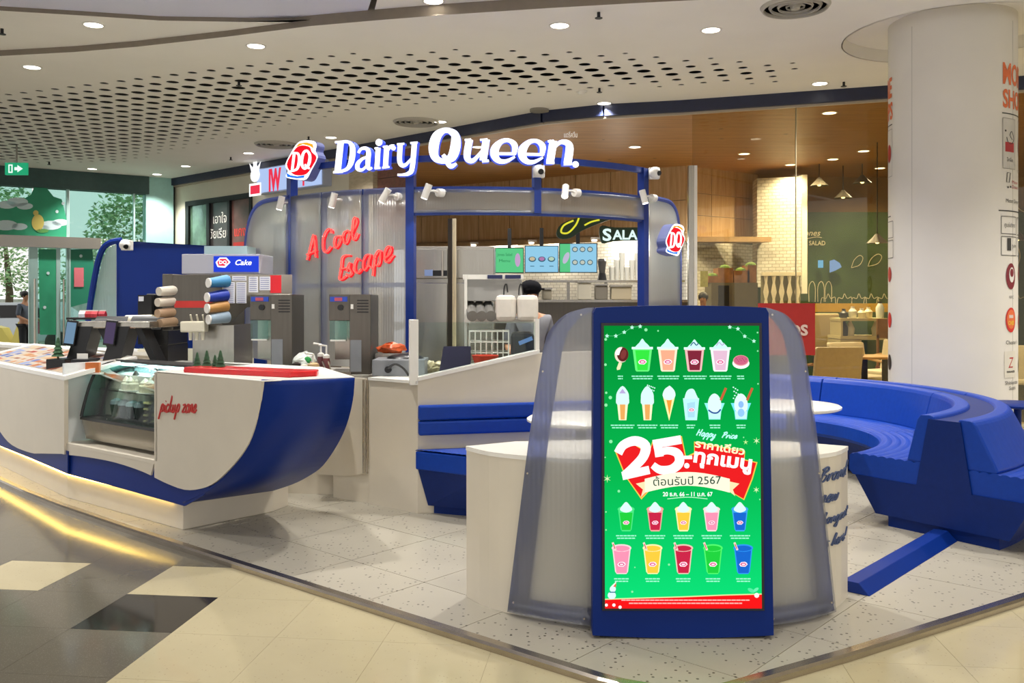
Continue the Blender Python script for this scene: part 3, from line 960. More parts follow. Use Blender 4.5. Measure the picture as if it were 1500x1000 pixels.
# glass front of the salad shop
gw = thing('window_2', 'tall glass shopfront of the salad shop with a steel mullion', 'window', kind='structure')
for p0, p1 in ((1014, 1166), (1166, 1320), (1320, 1520)):
    a, b = wall_at(p0), wall_at(p1)
    part('pane', MB().prism([(a.x, a.y, .05), (b.x, b.y, .05), (b.x, b.y, ZS), (a.x, a.y, ZS)], (.003, .012, 0)), GLASS_A, gw)
for p0, w_, m in ((1013, .045, STEEL), (1018, .02, WPLAST)):
    a = wall_at(p0)
    part('mullion', MB().box(a.x - w_, a.y - .05, 0, a.x + w_, a.y + .05, zat(243, a.y)), m, gw)
for k, p0 in enumerate((1166, 1320)):
    a = wall_at(p0)
    part('joint', MB().box(a.x - .004, a.y - .01, 0, a.x + .004, a.y + .02, ZS), M('silicone_joint', '#8b8064', .5), gw)

# white line drawings and lettering on the green wall
CH = M('chalk_cream_print', '#d8d0a8', .6)
ga = Art(lambda u, v, w: Vector((xat(u, 17.58), 17.58 - w, zat(v, 17.58))), dw=.002)
ga.text('ones', 1190, 345, 12, CH, 1, width=24, shear=.3, flip=True, bold=.01).line([(1180, 350), (1195, 347), (1204, 348)], .9, CH, 1).text('SALAD', 1197, 359, 9, CH, 1, width=24, flip=True, bold=.02)
for cx, cy, k in ((1256, 383, 1), (1282, 381, 1.2)):
    ga.line(cr([(cx - 9 * k, cy + 9), (cx - 5 * k, cy - 2), (cx + 3 * k, cy - 9), (cx + 8 * k, cy - 5), (cx + 3 * k, cy + 5), (cx - 9 * k, cy + 9)], 4), .9, CH, 1, 0)
for cx in (1213, 1237, 1258, 1276, 1295, 1490):
    ga.line(cr([(cx - 11, 445), (cx - 9, 436), (cx - 3, 437), (cx, 430), (cx + 4, 437), (cx + 10, 435), (cx + 11, 445)], 4), .9, CH, 1, 0)
for cx in (1190, 1203, 1214):
    ga.line(cr([(cx - 5, 442), (cx - 5, 420), (cx, 412), (cx + 4, 420), (cx + 4, 442)], 4), .9, CH, 1, 0)
ga.line(cr([(1484, 285), (1488, 300), (1500, 310), (1515, 305)], 4), 1.6, CH, 1, 0).line(cr([(1486, 350), (1494, 372), (1490, 390), (1483, 398)], 4), 1.6, CH, 1, 0)
part('chalk_drawing', ga.mb, None, jn)
# balustrade print beside the pier: row of white spindles
sp = thing('spindle_screen', 'pale spindle screen under the white brick pier', 'screen', (xat(1142, 15.4), 15.4, 0))
part('rail', MB().box(xat(1116, 15.4), 15.36, 1.9, xat(1174, 15.4), 15.44, 1.96), CHAIRW, sp)
part('backing', MB().box(xat(1116, 15.4), 15.45, 1.2, xat(1174, 15.4), 15.47, 1.9), M('sage_board', '#8d8a68', .6), sp)
for k in range(5):
    x = xat(1122 + k * 11.5, 15.4)
    part('spindle', MB().lathe([(.02, 1.2), (.05, 1.35), (.02, 1.5), (.05, 1.62), (.02, 1.78), (.04, 1.9)], (x, 15.4, 0), 8), CHAIRW, sp, smooth=True)

# ---------------------------------------------------------------- glass entrance at the left
G0, G1 = Vector((-13.2, 15.1)), Vector((-7.2, 19.3))
gd = (G1 - G0).normalized(); gn = Vector((gd.y, -gd.x)); gn = gn if gn.y < 0 else -gn
def gl_at(px):
    d = (px - 750) / F; a, b = G0, G1
    t = (d * a.y - a.x) / ((b.x - a.x) - d * (b.y - a.y))
    return a + (b - a) * t
def gl_box(mb, px0, px1, z0, z1, out=0, th=.06):
    a, b = gl_at(px0), gl_at(px1); n3 = Vector((gn.x, gn.y, 0))
    A_ = Vector((a.x, a.y, 0)) + n3 * out; B_ = Vector((b.x, b.y, 0)) + n3 * out
    return mb.prism([A_ + Vector((0, 0, z0)), B_ + Vector((0, 0, z0)), B_ + Vector((0, 0, z1)), A_ + Vector((0, 0, z1))], -n3 * th)
en = thing('door_1', 'tall glass mall entrance with sliding doors and steel header', 'entrance', kind='structure')
ZH = 2.62
part('header', gl_box(MB(), -120, 146, ZH - .1, ZH + .12, .12, .3), STEEL, en)
part('top_beam', gl_box(MB(), -120, 217, 3.7, HC, .1, .3), M('dark_green_beam', '#34504d', .5, noise=.1), en)
for x0, x1 in ((-120, -40), (-38, 47), (49, 100), (102, 195), (197, 214)):
    part('upper_pane', gl_box(MB(), x0, x1, ZH + .12, 3.7, 0, .015), GLASS_T, en)
for x0, x1 in ((-90, -40), (47, 97), (100, 146), (146, 215)):
    part('door_pane', gl_box(MB(), x0, x1, .05, ZH - .1, 0, .015), GLASS_T, en)
for x0, x1, z1 in ((97, 101, 3.7), (195, 197.5, 3.7), (42, 55, ZH - .1), (82, 88, ZH - .1), (98, 103, ZH)):
    part('post', gl_box(MB(), x0, x1, 0, z1, .04, .1), M('mint_steel', '#a9c9c4', .35, .3), en)
part('teal_pier', gl_box(MB(), 213, 253, 0, HC, .06, .3), M('mint_panel', '#a3cfc8', .45, noise=.04), en)
part('threshold', gl_box(MB(), -120, 215, 0, .05, .1, .25), STEEL, en)
for px in (50, 92):
    p = gl_at(px) + gn * .1
    part('pull_handle', MB().tube([(p.x, p.y, .6), (p.x, p.y, 1.9)], .02), CHROME, en)
# green tree and clouds printed on the entrance glass
dc = thing('window_decal', 'green printed tree with white clouds on the entrance glass', 'decal', (gl_at(50).x, gl_at(50).y, 1.0))
def gfn(px, py, w):
    p = gl_at(px) + gn * (.03 + w); return Vector((p.x, p.y, zat(py, gl_at(px).y)))
da = Art(gfn, dw=.004)
GD = M('green_film', '#2f9c74', .5, noise=.1, scale=3, emit='#2f9c74', es=.0); GD2 = M('deep_green_film', '#1f7d62', .5)
CLD = M('cloud_film', '#cfe3e6', .5); YEL = M('yellow_film', '#d9c66a', .5)
da.poly([(-60, 352), (-60, 300), (-20, 305), (20, 300), (45, 285), (55, 262), (58, 258), (62, 268), (78, 288), (90, 292), (97, 320), (97, 352)], GD, 1)
da.poly([(56, 365), (82, 365), (82, 490), (58, 490)], GD, 1).poly([(102, 365), (135, 365), (140, 440), (102, 450)], GD2, 1)
part('tree_print', da.mb, None, dc)
da = Art(gfn, dw=.004)
for cl in (((10, 300, 14), (25, 296, 16), (36, 302, 12)), ((8, 330, 18), (-15, 326, 16), (28, 332, 12)), ((74, 330, 16), (88, 326, 12), (62, 334, 10))):
    for x, y, r in cl:
        da.ell(x, y, r, r * .42, CLD, 2, 14)
    part('cloud_print', da.mb, None, dc); da = Art(gfn, dw=.004)
da.ell(55, 326, 9, 12, YEL, 3).ell(52, 312, 4, 4, YEL, 3).ell(62, 338, 9, 3, M('green_print_dark', '#5f9c52', .5), 3)
part('bear_print', da.mb, None, dc); da = Art(gfn, dw=.004)
for x, y in ((83, 310), (92, 298), (70, 400), (118, 375), (120, 410), (65, 450)):
    da.ell(x, y, 2.4, 2.4, CLD, 3, 8)
part('dot_print', da.mb, None, dc); da = Art(gfn, dw=.004)
da.rect(108, 392, 122, 420, M('pink_notice', '#d4707a', .5), 4)
part('notice_print', da.mb, None, dc)
# exit sign
ex = thing('exit_sign', 'green illuminated running man exit sign hanging from ceiling', 'sign', at(23, 256, 15.0))
c = at(23, 247, 15.0)
part('box', MB().box(c.x - .18, 15.0, c.z - .1, c.x + .18, 15.06, c.z + .1), M('exit_sign_green', '#0d8a5c', .4, emit='#14a070', es=.7), ex)
xa = Art(lambda u, v, w: Vector((c.x + u, 14.998 - w, c.z + v)), dw=.001)
WE = EM('#e6fff2', 1.0)
xa.rect(-.12, -.07, -.05, .07, WE, 1).poly([(.03, -.06), (.12, 0), (.03, .06), (.03, .025), (-.02, .025), (-.02, -.025), (.03, -.025)], WE, 1).rect(-.1, -.05, -.07, .05, M('exit_sign_green', '#0d8a5c'), 2)
part('pictogram', xa.mb, None, ex)
part('hanger', MB().box(c.x - .01, 15.02, c.z + .1, c.x + .01, 15.04, HC), STEEL, ex)

# outside: pavement, trees, hedge wall, vehicles
og = thing('ground_outside', 'pale paved forecourt outside the glass entrance', 'ground', kind='structure')
part('paving', MB().box(-40, 19.8, -.02, -5.6, 60, .0), M('pale_paving', '#b9b6ab', .8, noise=.1), og)
def tree(px, Y, zc, r, label, seed, h=1.0):
    rnd = random.Random(seed)
    x = xat(px, Y)
    t = thing('broadleaf_tree', label, 'tree', (x, Y, 0), group='trees outside the entrance')
    part('trunk', MB().tube([(x, Y, 0), (x + .1, Y, zc * .5), (x - .05, Y, zc)], [.16, .12, .06]), M('tree_bark', '#5b5242', .9, noise=.3), t)
    mb = MB(); LV = [M('leaf_green', '#9cc78a', .6, noise=.3, scale=2), M('leaf_pale', '#c6dfb2', .6, noise=.3, scale=2), M('leaf_deep', '#76a878', .6, noise=.3, scale=2)]
    for k in range(3400):
        a, b_ = rnd.uniform(0, 6.283), math.acos(rnd.uniform(-1, 1)); rr = r * rnd.uniform(.55, 1.05)
        cc = Vector((x + rr * math.sin(b_) * math.cos(a), Y + rr * math.sin(b_) * math.sin(a) * .8, zc + rr * math.cos(b_) * h))
        d1 = Vector((rnd.uniform(-1, 1), rnd.uniform(-1, 1), rnd.uniform(-.6, .6))).normalized(); d2 = d1.cross(Vector((rnd.uniform(-1, 1), rnd.uniform(-1, 1), 1))).normalized()
        s_ = rnd.uniform(.05, .11)
        mb.mat(LV[k % 3]).add([cc - d1 * s_, cc + d2 * s_ * .5, cc + d1 * s_, cc - d2 * s_ * .5], [(0, 1, 2, 3)])
    part('foliage', mb, None, t, kind='stuff')
tree(196, 27, 3.3, 1.35, 'tall leafy tree outside beside the mint pier', 3, 1.2)
tree(140, 35, 2.2, 1.3, 'leafy tree outside behind the middle of the entrance', 4)
tree(10, 31, 3.4, 1.9, 'leafy tree outside behind the sliding door gap', 5)
tree(-48, 27, 4.2, 1.8, 'leafy tree outside at the outer edge of the entrance', 6)
wh = thing('boundary_wall', 'low pale block wall outside the glass entrance', 'wall', (xat(60, 32), 32, 0), kind='structure')
part('wall_body', MB().box(xat(-80, 32), 32, 0, xat(260, 32), 32.2, 1.5), M('pale_render', '#c9cfcb', .8, noise=.08), wh)
# parked car outside
def car(px, Y, col, label):
    x = xat(px, Y)
    t = thing('parked_car', label, 'car', (x, Y, 0))
    prof = [(-1.9, .35), (-1.95, .8), (-1.3, .95), (-.8, 1.4), (.7, 1.42), (1.3, .98), (1.95, .85), (1.95, .35)]
    part('body', MB().prism([(x + a, Y, b) for a, b in prof], (0, 1.6, 0)), M(col[0], col[1], .25, .3, coat=.5), t, bevel=.05)
    part('side_window', MB().prism([(x + a, Y - .01, b) for a, b in ((-1.1, .98), (-.75, 1.33), (.65, 1.34), (1.1, 1.0))], (0, .02, 0)), BLACK, t)
    for a in (-1.2, 1.25):
        part('wheel', MB().cyl((x + a, Y - .03, .32), (x + a, Y + .2, .32), .32), BLACK, t)
car(16, 24.5, ('silver_car_paint', '#b9c1c8'), 'silver car parked outside the entrance doors')
sc = thing('motor_scooter', 'small yellow and white scooter parked outside the entrance', 'scooter', (xat(14, 22), 22, 0))
x = xat(14, 22)
part('body', MB().loft([[(x - .5 + k * .2, 22 - w_, z0), (x - .5 + k * .2, 22 + w_, z0), (x - .5 + k * .2, 22 + w_, z1), (x - .5 + k * .2, 22 - w_, z1)] for k, (w_, z0, z1) in enumerate(((.05, .5, .75), (.16, .35, .85), (.17, .3, .8), (.12, .25, .45), (.16, .3, .95), (.05, .6, 1.05)))]), M('yellow_scooter_paint', '#d8c964', .3), sc, smooth=True)
for a in (-.45, .55):
    part('wheel', MB().cyl((x + a, 21.95, .24), (x + a, 22.05, .24), .24), BLACK, sc)
part('handlebar', MB().tube([(x + .45, 21.7, 1.1), (x + .45, 22.3, 1.1)], .02), BLACK, sc)
# ---------------------------------------------------------------- pickup counter
SL, ZT = .78, 1.035
fu = Vector((.7885, -.615, 0)); fin = Vector((.615, .7885, 0))     # along the front to the right, inward
def front(px, py, back=0.0):
    """point of the leaning counter front seen at that spot; back pushes the face inward"""
    d = (px - 750) / F; z = .6
    for _ in range(12):
        c = 4.105 - .06 - .06 * (z - .21) / .825 + back * 1.268
        Y = c / (1 + SL * d); z = E - (py - HZ) / F * Y
    return Vector((d * Y, Y, z))
def front2(px, py, back=0.0):
    """second facet further left, turning away"""
    k = front(99, 688, back); d = (px - 750) / F; z = .6
    for _ in range(12):
        lean = -.047 - .048 * (z - .21) / .825
        kx, ky = -3.29 + back * .72 + lean * .72 , 6.67 + back * .69 + lean * .69
        c = ky + 1.05 * kx
        Y = c / (1 + 1.05 * d); z = E - (py - HZ) / F * Y
    return Vector((d * Y, Y, z))
kb = thing('pickup_counter', 'white and blue boat shaped pickup counter with red script lettering', 'counter', (-2.1, 5.9, P))
pc, pl_ = gp(268, 776), gp(99, 729)
pll, pr = gp(0, 681), gp(400, 749)
ext = pll + (pll - pl_).normalized() * .8
inn = [pr + fin * .1 + Vector((0, .1, 0)), pl_ + fin * .55, ext + fin * .5]
PLZ = .208
part('plinth', MB().plan([(p.x, p.y) for p in (pc, pr, inn[0], inn[1], inn[2], ext, pll, pl_)], P, PLZ), WHITE, kb, bevel=.004)
# white leaning front, three boards with a wavy lower edge
wave = [(383, 560), (379, 600), (368, 640), (352, 668), (330, 693), (312, 708), (294, 715.5), (270, 717), (240, 706), (210, 691), (168, 677), (129, 669.5), (99, 666)]
th = fin * .03
w_r = cr(wave, 3)
right = [front(383, 558)] + [front(*p) for p in w_r[1:] if p[0] > 226] + [front(226, 699), front(226, 545.5)]
part('front_panel', MB().prism(right, th), WHITE, kb)
low = [front(226, 674)] + [front(*p) for p in w_r if 95 < p[0] <= 226] + [front(94, 665.5), front(94, 648)]
part('front_panel', MB().prism(low, th), WHITE, kb)
mid_ = [front(94, 551), front(94, 665.5)]
lft = [front2(94, 551), front2(94, 665.5)] + [front2(*p) for p in cr([(90, 664.5), (60, 664), (45, 663), (18, 652), (0, 632), (-25, 590), (-40, 545)], 3)] + [front2(-40, 524.5), front2(0, 532.5)]
part('front_panel', MB().prism(lft, th), WHITE, kb)
# blue hull behind the boards
b1 = [front(270, 741, .012), front(180, 716, .012), front(99, 694, .012), front(99, 663, .012), front(180, 672, .012), front(226, 685, .012), front(250, 670, .012), front(300, 690, .012), front(314, 704, .012), front(297, 726, .012)]
part('hull_band', MB().prism(b1, fin * .012), BLUE, kb)
b2 = [front2(99, 694, .012), front2(45, 671, .012), front2(0, 653, .012), front2(-40, 635, .012), front2(-40, 560, .012), front2(20, 600, .012), front2(60, 640, .012), front2(99, 661, .012)]
part('hull_band', MB().prism(b2, fin * .012), BLUE, kb)
# rounded stern: ruled surface from the board edge back to the inner edge
ea = cr([(383, 556), (380, 600), (369, 640), (353, 669), (331, 695), (312, 712), (292, 724), (268, 735)], 4)
A_ = [front(*p, .012) for p in ea]
eb_px = cr([(519, 553), (516, 585), (507, 620), (493, 650), (472, 680), (450, 696), (428, 707), (400, 716.5)], 4)
bt, bb = Vector((-.934, 5.34, 0)), Vector((-1.655, 6.24, 0))
B_ = []
for k, p in enumerate(eb_px):
    t = k / (len(eb_px) - 1)
    Y = bt.y + (bb.y - bt.y) * (t ** 1.6)
    B_.append(at(p[0], p[1], Y))
rings = [[A_[k], A_[k] * .5 + B_[k] * .5 + Vector((.012, -.02, -.012)) * math.sin(math.pi * min(1, k / len(A_) + .2)), B_[k]] for k in range(len(A_))]
part('stern', MB().loft(rings, closed=False), BLUE, kb, smooth=True, solid=.02)
# inner white side behind the stern
part('inner_panel', MB().prism([B_[0]] + B_[1:] + [B_[-1] + fin * .06, B_[0] + Vector((-.35, .75, 0)), ], (-.01, .004, 0)), WHITE, kb) if False else None
top = [front(383, 556), Vector((-.934, 5.34, ZT)), Vector((-1.28, 6.1, ZT)), Vector((-2.2, 6.65, ZT)), front(228, 545.5) + fin * .75, front(228, 545.5)]
part('counter_top', MB().prism([(p.x, p.y, ZT - .002) for p in top], (0, 0, .008)), WHITE_TOP, kb, bevel=.004)
# notch for the glass case: side wall, back and floor
s0 = front(94, 540); s1 = front(94, 648)
part('notch_side', MB().prism([Vector((s0.x, s0.y, ZT)), s1, s1 + fin * .62, Vector((s0.x, s0.y, ZT)) + fin * .62], -fu * .025), M('cool_white_panel', '#dfe3e4', .3), kb)
f0, f1 = front(94, 648), front(226, 675)
part('notch_floor', MB().prism([f0, f1, f1 + fin * .62, f0 + fin * .62], (0, 0, -.02)), WHITE, kb)
n0 = front(228, 545.5); n1 = front(228, 675)
part('notch_side', MB().prism([n0, n1, n1 + fin * .6, n0 + fin * .6], fu * .02), WHITE, kb)
# sloping menu ledge on the left with its print
m0, m1 = front2(94, 551), front2(-40, 524.5)
in2 = Vector((.72, .69, 0))
up0, up1 = m0 + in2 * .52 + Vector((0, 0, .12)), m1 + in2 * .52 + Vector((0, 0, .12))
part('menu_ledge', MB().prism([m0, m1, up1, up0], (0, 0, -.03)), WHITE_TOP, kb)
ml = m1 - m0; mv = up0 - m0; mn = ml.cross(mv).normalized(); mn = mn if mn.z > 0 else -mn
la = Art(lambda u, v, w: m0 + ml * u + mv * v + mn * (.002 + w))
cols = ['#a4623c', '#7c88b0', '#94301f', '#ab9478', '#4a5e98', '#a8744a', '#7c4632', '#8a90a2']
rnd = random.Random(3)
la.rect(.05, .08, .95, .92, M('menu_paper', '#ab9f92', .4), 1)
for k in range(15):
    for q in range(5):
        c = cols[rnd.randrange(8)]
        la.rect(.06 + k * .059, .1 + q * .16, .06 + k * .059 + rnd.uniform(.02, .057), .1 + q * .16 + rnd.uniform(.05, .15), M('menu_ink_' + c[1:], c, .4), 2)
part('menu_print', la.mb, None, kb)
# led under the hull
LED = EM('#ffd468', 18.0)
for a, b in ((gp(255, 773), gp(99, 729)), (gp(99, 729), gp(0, 681)), (gp(0, 681), ext)):
    o = Vector((-.018, -.018, 0)); z = PLZ + .002
    part('light_strip', MB().tube([Vector((a.x, a.y, z)) + o * .5, Vector((b.x, b.y, z)) + o * .5], .005, 6), LED, kb)
# red script on the front
st, adv = script_strokes('pickup zone', .3)
o0 = front(235, 603); o1 = front(288, 604)
uu = (o1 - o0) / adv; vv = Vector((0, 0, uu.length * 1.15)) ; nn = -fin
mb = MB()
for q in st:
    mb.mat(REDP).ribbon(q, .2, lambda u, v, w: o0 + uu * u + vv * v + nn * w, .001, .008, 4)
part('script_lettering', mb, REDP, kb, label='red script lettering on the counter front')

# red acrylic tray along the counter top
rt = [front(268, 547, .04), front(462, 547, .0)]
r0 = Vector((rt[0].x, rt[0].y, ZT)); 
trp = [r0, Vector((-1.30, 5.27, ZT)), Vector((-1.16, 5.36, ZT)), Vector((-1.17, 5.46, ZT)), Vector((-1.35, 5.50, ZT)), r0 + fin * .2]
one('serving_tray', MB().prism([(p.x, p.y, ZT + .006) for p in trp], (0, 0, .035)), RED, 'long red acrylic tray along the pickup counter top', 'tray', bevel=.008)
# toy trees standing behind the tray
def mini_tree(p, h, label, grp=None, col='#2f5236'):
    t = thing('toy_tree', label, 'toy tree', p, group=grp)
    part('trunk', MB().cyl(p, p + Vector((0, 0, h * .15)), h * .05, n=8), M('toy_trunk', '#6b4a2c', .8), t)
    mb = MB()
    for k in range(5):
        z0 = h * (.12 + k * .17); r_ = h * (.3 - k * .05)
        mb.lathe([(r_, z0), (r_ * .45, z0 + h * .2), (.002, z0 + h * .24)], p, 9)
    part('branches', mb, M('toy_tree_green', col, .8, noise=.3, scale=40), t)
for k, (px, h) in enumerate(((289, .115), (303, .13), (315, .105), (323, .135))):
    y = front(px, 540).y + .32
    mini_tree(Vector((xat(px, y), y, ZT + .005)), h, ['small green bottle brush tree, first behind the red tray', 'taller green bottle brush tree, second behind the red tray', 'shortest green bottle brush tree, third behind the red tray', 'tallest green bottle brush tree, last behind the red tray'][k], 'bottle brush trees behind the tray')

# ---------------------------------------------------------------- curved glass cake case in the notch
cb = front(119, 650, .07); cb.z = front(119, 650).z
case = thing('cake_display_case', 'curved glass cake display case set in the pickup counter', 'display case', cb)
CL, CD, CZ = 1.12, .42, cb.z
def cs(u, v, z):      # along, inward, height above the notch floor
    q = cb + fu * u + fin * v; return Vector((q.x, q.y, CZ + .012 + z))
part('base', MB().loft([[cs(u, .035, 0), cs(u, CD, 0), cs(u, CD, .15), cs(u, 0, .15)] for u in (0, CL)]), STEEL, case, bevel=.003)
part('base_edge', MB().loft([[cs(u, -.01, .145), cs(u, CD, .145), cs(u, CD, .165), cs(u, -.01, .165)] for u in (0, CL)]), BLACK, case)
gprof = cr([(.0, .165), (.035, .3), (.075, .42), (.12, .5), (.2, .54), (.32, .55), (CD, .55)], 3)
part('curved_glass', MB().loft([[cs(u, v, z) for v, z in gprof] for u in (.0, CL)], closed=False), GLASS, case, smooth=True, solid=.006)
for u in (0.0, CL - .02):
    part('side_frame', MB().tube([cs(u, v, z) for v, z in gprof], .011, 6), BLACK, case, smooth=True)
part('back_panel', MB().loft([[cs(u, CD - .01, .165), cs(u, CD, .165), cs(u, CD, .55), cs(u, CD - .01, .55)] for u in (0, CL)]), M('cool_case_back', '#b9d9dc', .25), case)
part('roof', MB().loft([[cs(u, .26, .548), cs(u, CD, .548), cs(u, CD, .565), cs(u, .26, .565)] for u in (0, CL)]), BLACK, case)
part('lamp', MB().loft([[cs(u, .27, .525), cs(u, .33, .525), cs(u, .33, .54), cs(u, .27, .54)] for u in (.03, CL - .03)]), EM('#d8fbff', 9.0), case)
part('side_glass', MB().prism([cs(0, v, z) for v, z in gprof] + [cs(0, CD, .165)], fu * .004), GLASS_T, case)
part('shelf', MB().loft([[cs(u, .12, .355), cs(u, CD - .02, .355), cs(u, CD - .02, .363), cs(u, .12, .363)] for u in (.04, CL - .02)]), GLASS_T, case)
part('shelf_rail', MB().tube([cs(.04, .12, .358), cs(CL - .02, .12, .358)], .006, 6), CHROME, case)
def cake(u, v, z, r, label, pal, seed):
    rnd = random.Random(seed); p = cs(u, v, z)
    t = thing('cream_cake', label, 'cake', p, group='cakes in the display case')
    part('board', MB().lathe([(r * 1.15, 0), (r * 1.15, .006)], p, 20), WPLAST, t)
    part('sponge', MB().lathe([(r, .006), (r, .05), (r * .9, .06)], p, 20), M('cake_' + pal[0][1:], pal[0], .6, noise=.1), t)
    for k in range(7):
        a = k * .9; q = p + Vector((math.cos(a) * r * .65, math.sin(a) * r * .65, .055))
        part('cream_swirl', MB().lathe([(r * .28, 0), (r * .3, .015), (r * .18, .03), (.002, .05)], q, 8), M('cream_topping', '#f1ead8', .5), t, smooth=True)
    part('topper', MB().lathe([(r * .25, .05), (r * .4, .08), (r * .2, .12), (.004, .14)], p, 8), M('cake_' + pal[1][1:], pal[1], .5, noise=.2), t, smooth=True)
cake(.36, .22, .363, .10, 'white cream cake with dark topper on upper shelf of display case', ('#ece2cc', '#39332b'), 1)
cake(.64, .22, .363, .12, 'larger cream cake with orange fruit topping on upper shelf of case', ('#f0e3c4', '#d08a42'), 2)
for k, (u, v, c) in enumerate(((.20, .16, '#2f4a34'), (.31, .16, '#22343b'), (.42, .16, '#1d2b33'), (.36, .29, '#3a4650'), (.53, .16, '#2a2f2c'))):
    p = cs(u, v, .167)
    t = thing('ice_cream_tub', ['green tub', 'teal tub', 'black tub', 'grey tub', 'charcoal tub'][k] + ' with domed lid in lower tier of cake case', 'tub', p, group='tubs in the lower tier of the cake case')
    part('cup', MB().lathe([(.032, 0), (.045, .09)], p, 14), M('tub_' + c[1:], c, .4, noise=.3, scale=30), t, smooth=True)
    part('lid', MB().lathe([(.047, .09), (.04, .115), (.015, .13), (.002, .132)], p, 14), M('tub_lid_grey', '#9aa6ac', .3), t, smooth=True)
p = cs(.72, .12, .167)
t = thing('wafer_stack', 'wavy stack of pale yellow wafers in lower tier of cake case', 'wafers', p)
for k in range(7):
    part('wafer', MB().obox(p + Vector((.006 * (k % 2), 0, .012 + k * .021)), fu * .035, fin * .03, Vector((0, .004 * (-1) ** k, .006))), M('wafer_yellow', '#e2d692', .6, noise=.1) if k % 2 == 0 else M('wafer_brown', '#6a5a34', .6), t)

# ---------------------------------------------------------------- hinged gate and white cabinets behind
gate = thing('counter_gate', 'white swing gate between pickup counter and white cabinet', 'gate', (-1.3, 6.6, .25))
h0 = Vector((-1.057, 6.485, 0)); gdv = Vector((-.80, .60, 0))
e0 = [at(535, 554, h0.y), at(535, 692, h0.y)]
g_pts = [e0[0], e0[1]] + [Vector((h0.x + gdv.x * s_, h0.y + gdv.y * s_, z)) for s_, z in ((.1, .225), (.25, .2), (.5, .18), (.62, .18), (.62, .92))]
part('leaf', MB().prism(g_pts, (.012, .016, 0)), WHITE, gate)
for dx in (-.012, .012):
    part('hinge', MB().cyl(at(535, 556, h0.y - .02) + Vector((dx, 0, 0)), at(535, 693, h0.y - .02) + Vector((dx, 0, 0)), .008, n=8), CHROME, gate)
cab_d = Vector((.8, -.6, 0)); cab_in = Vector((.6, .8, 0))
c0 = gp(488, 728); c1 = gp(612, 752)
cabt = thing('end_cabinet', 'white cabinet between the gate and the blue bench', 'cabinet', (c1.x, c1.y, P))
hh = Vector((h0.x + .03, h0.y - .02, 0))
CZT = .94
body = [(hh.x, hh.y), (c1.x, c1.y), (c1.x + .24, c1.y + .36), (hh.x + .2, hh.y + .28)]
part('body', MB().plan(body, P, CZT - .02), WHITE, cabt)
kick = [(c0.x, c0.y), (hh.x + .01, hh.y + .012), (hh.x + .4, hh.y + .5), (c0.x + .4, c0.y + .5)]
part('step_base', MB().plan(kick, P, .26), WHITE, cabt)
part('worktop', MB().plan([(x - .005, y - .01) for x, y in body], CZT - .02, CZT), WHITE_TOP, cabt)
# inner machine counter
mc = thing('machine_counter', 'pale inner counter carrying the ice cream machines', 'counter', (-2.0, 7.4, P))
mpl = [(-3.7, 7.75), (-2.55, 6.95), (-1.12, 6.75), (-.62, 7.12), (-1.0, 7.38), (-1.5, 7.55), (-2.2, 7.95), (-3.1, 8.4)]
part('carcass', MB().plan(mpl, P, .90), WHITE, mc)
part('worktop', MB().plan(mpl, .90, .93), M('grey_worktop', '#b9b5ad', .35, .2), mc)
mc2 = thing('prep_counter', 'white prep counter behind the partition glass', 'counter', (-.1, 6.75, P))
ppl = [(-.34, 6.37), (.30, 6.52), (1.3, 6.78), (1.2, 7.3), (.1, 7.1), (-.35, 7.05)]
part('carcass', MB().plan(ppl, P, .82), WHITE, mc2)
part('worktop', MB().plan(ppl, .82, .85), STEEL, mc2)

# partition with sloping cap, posts and glass
pa0, pa1 = Vector((c1.x, c1.y, 0)), Vector((.193, 6.38, 0))
pdv = (pa1 - pa0).normalized(); pnv = Vector((pdv.y, -pdv.x, 0)); pnv = pnv if pnv.y < 0 else -pnv
pt = thing('partition', 'white half height partition with sloping cap and glass screen', 'partition', (c1.x, c1.y, P))
pe = pa0 + pdv * 1.95
zc0, zc1 = .94, 1.117
slope = (zc1 - zc0) / (pa1 - pa0).length
ze = zc1 + .02
part('panel', MB().prism([pa0 + Vector((0, 0, P)), pe + Vector((0, 0, P)), pe + Vector((0, 0, ze)), pa1 + Vector((0, 0, zc1)), pa0 + Vector((0, 0, zc0))], -pnv * .06), WHITE, pt)
part('cap', MB().prism([pa0 + pnv * .012 + Vector((0, 0, zc0)), pa1 + pnv * .012 + Vector((0, 0, zc1)), pa1 + pnv * .012 + Vector((0, 0, zc1 + .025)), pa0 + pnv * .012 + Vector((0, 0, zc0 + .025))], -pnv * .085), WHITE_TOP, pt)
ZG = 1.36
part('post', MB().obox(pa0 - pnv * .03 + pdv * -.025 + Vector((0, 0, (zc0 - .03 + ZG) / 2)), pdv * .03, pnv * .03, Vector((0, 0, (ZG - zc0 + .03) / 2))), WHITE_TOP, pt, bevel=.003)
part('post', MB().obox(pa1 - pnv * .03 + pdv * -.01 + Vector((0, 0, (zc1 + ZG) / 2)), pdv * .014, pnv * .02, Vector((0, 0, (ZG - zc1) / 2))), WHITE_TOP, pt)
part('glass', MB().prism([pa0 - pnv * .03 + Vector((0, 0, zc0)), pa1 - pnv * .03 + Vector((0, 0, zc1)), pa1 - pnv * .03 + Vector((0, 0, ZG - .02)), pa0 - pnv * .03 + Vector((0, 0, ZG - .02))], -pnv * .008), GLASS, pt)

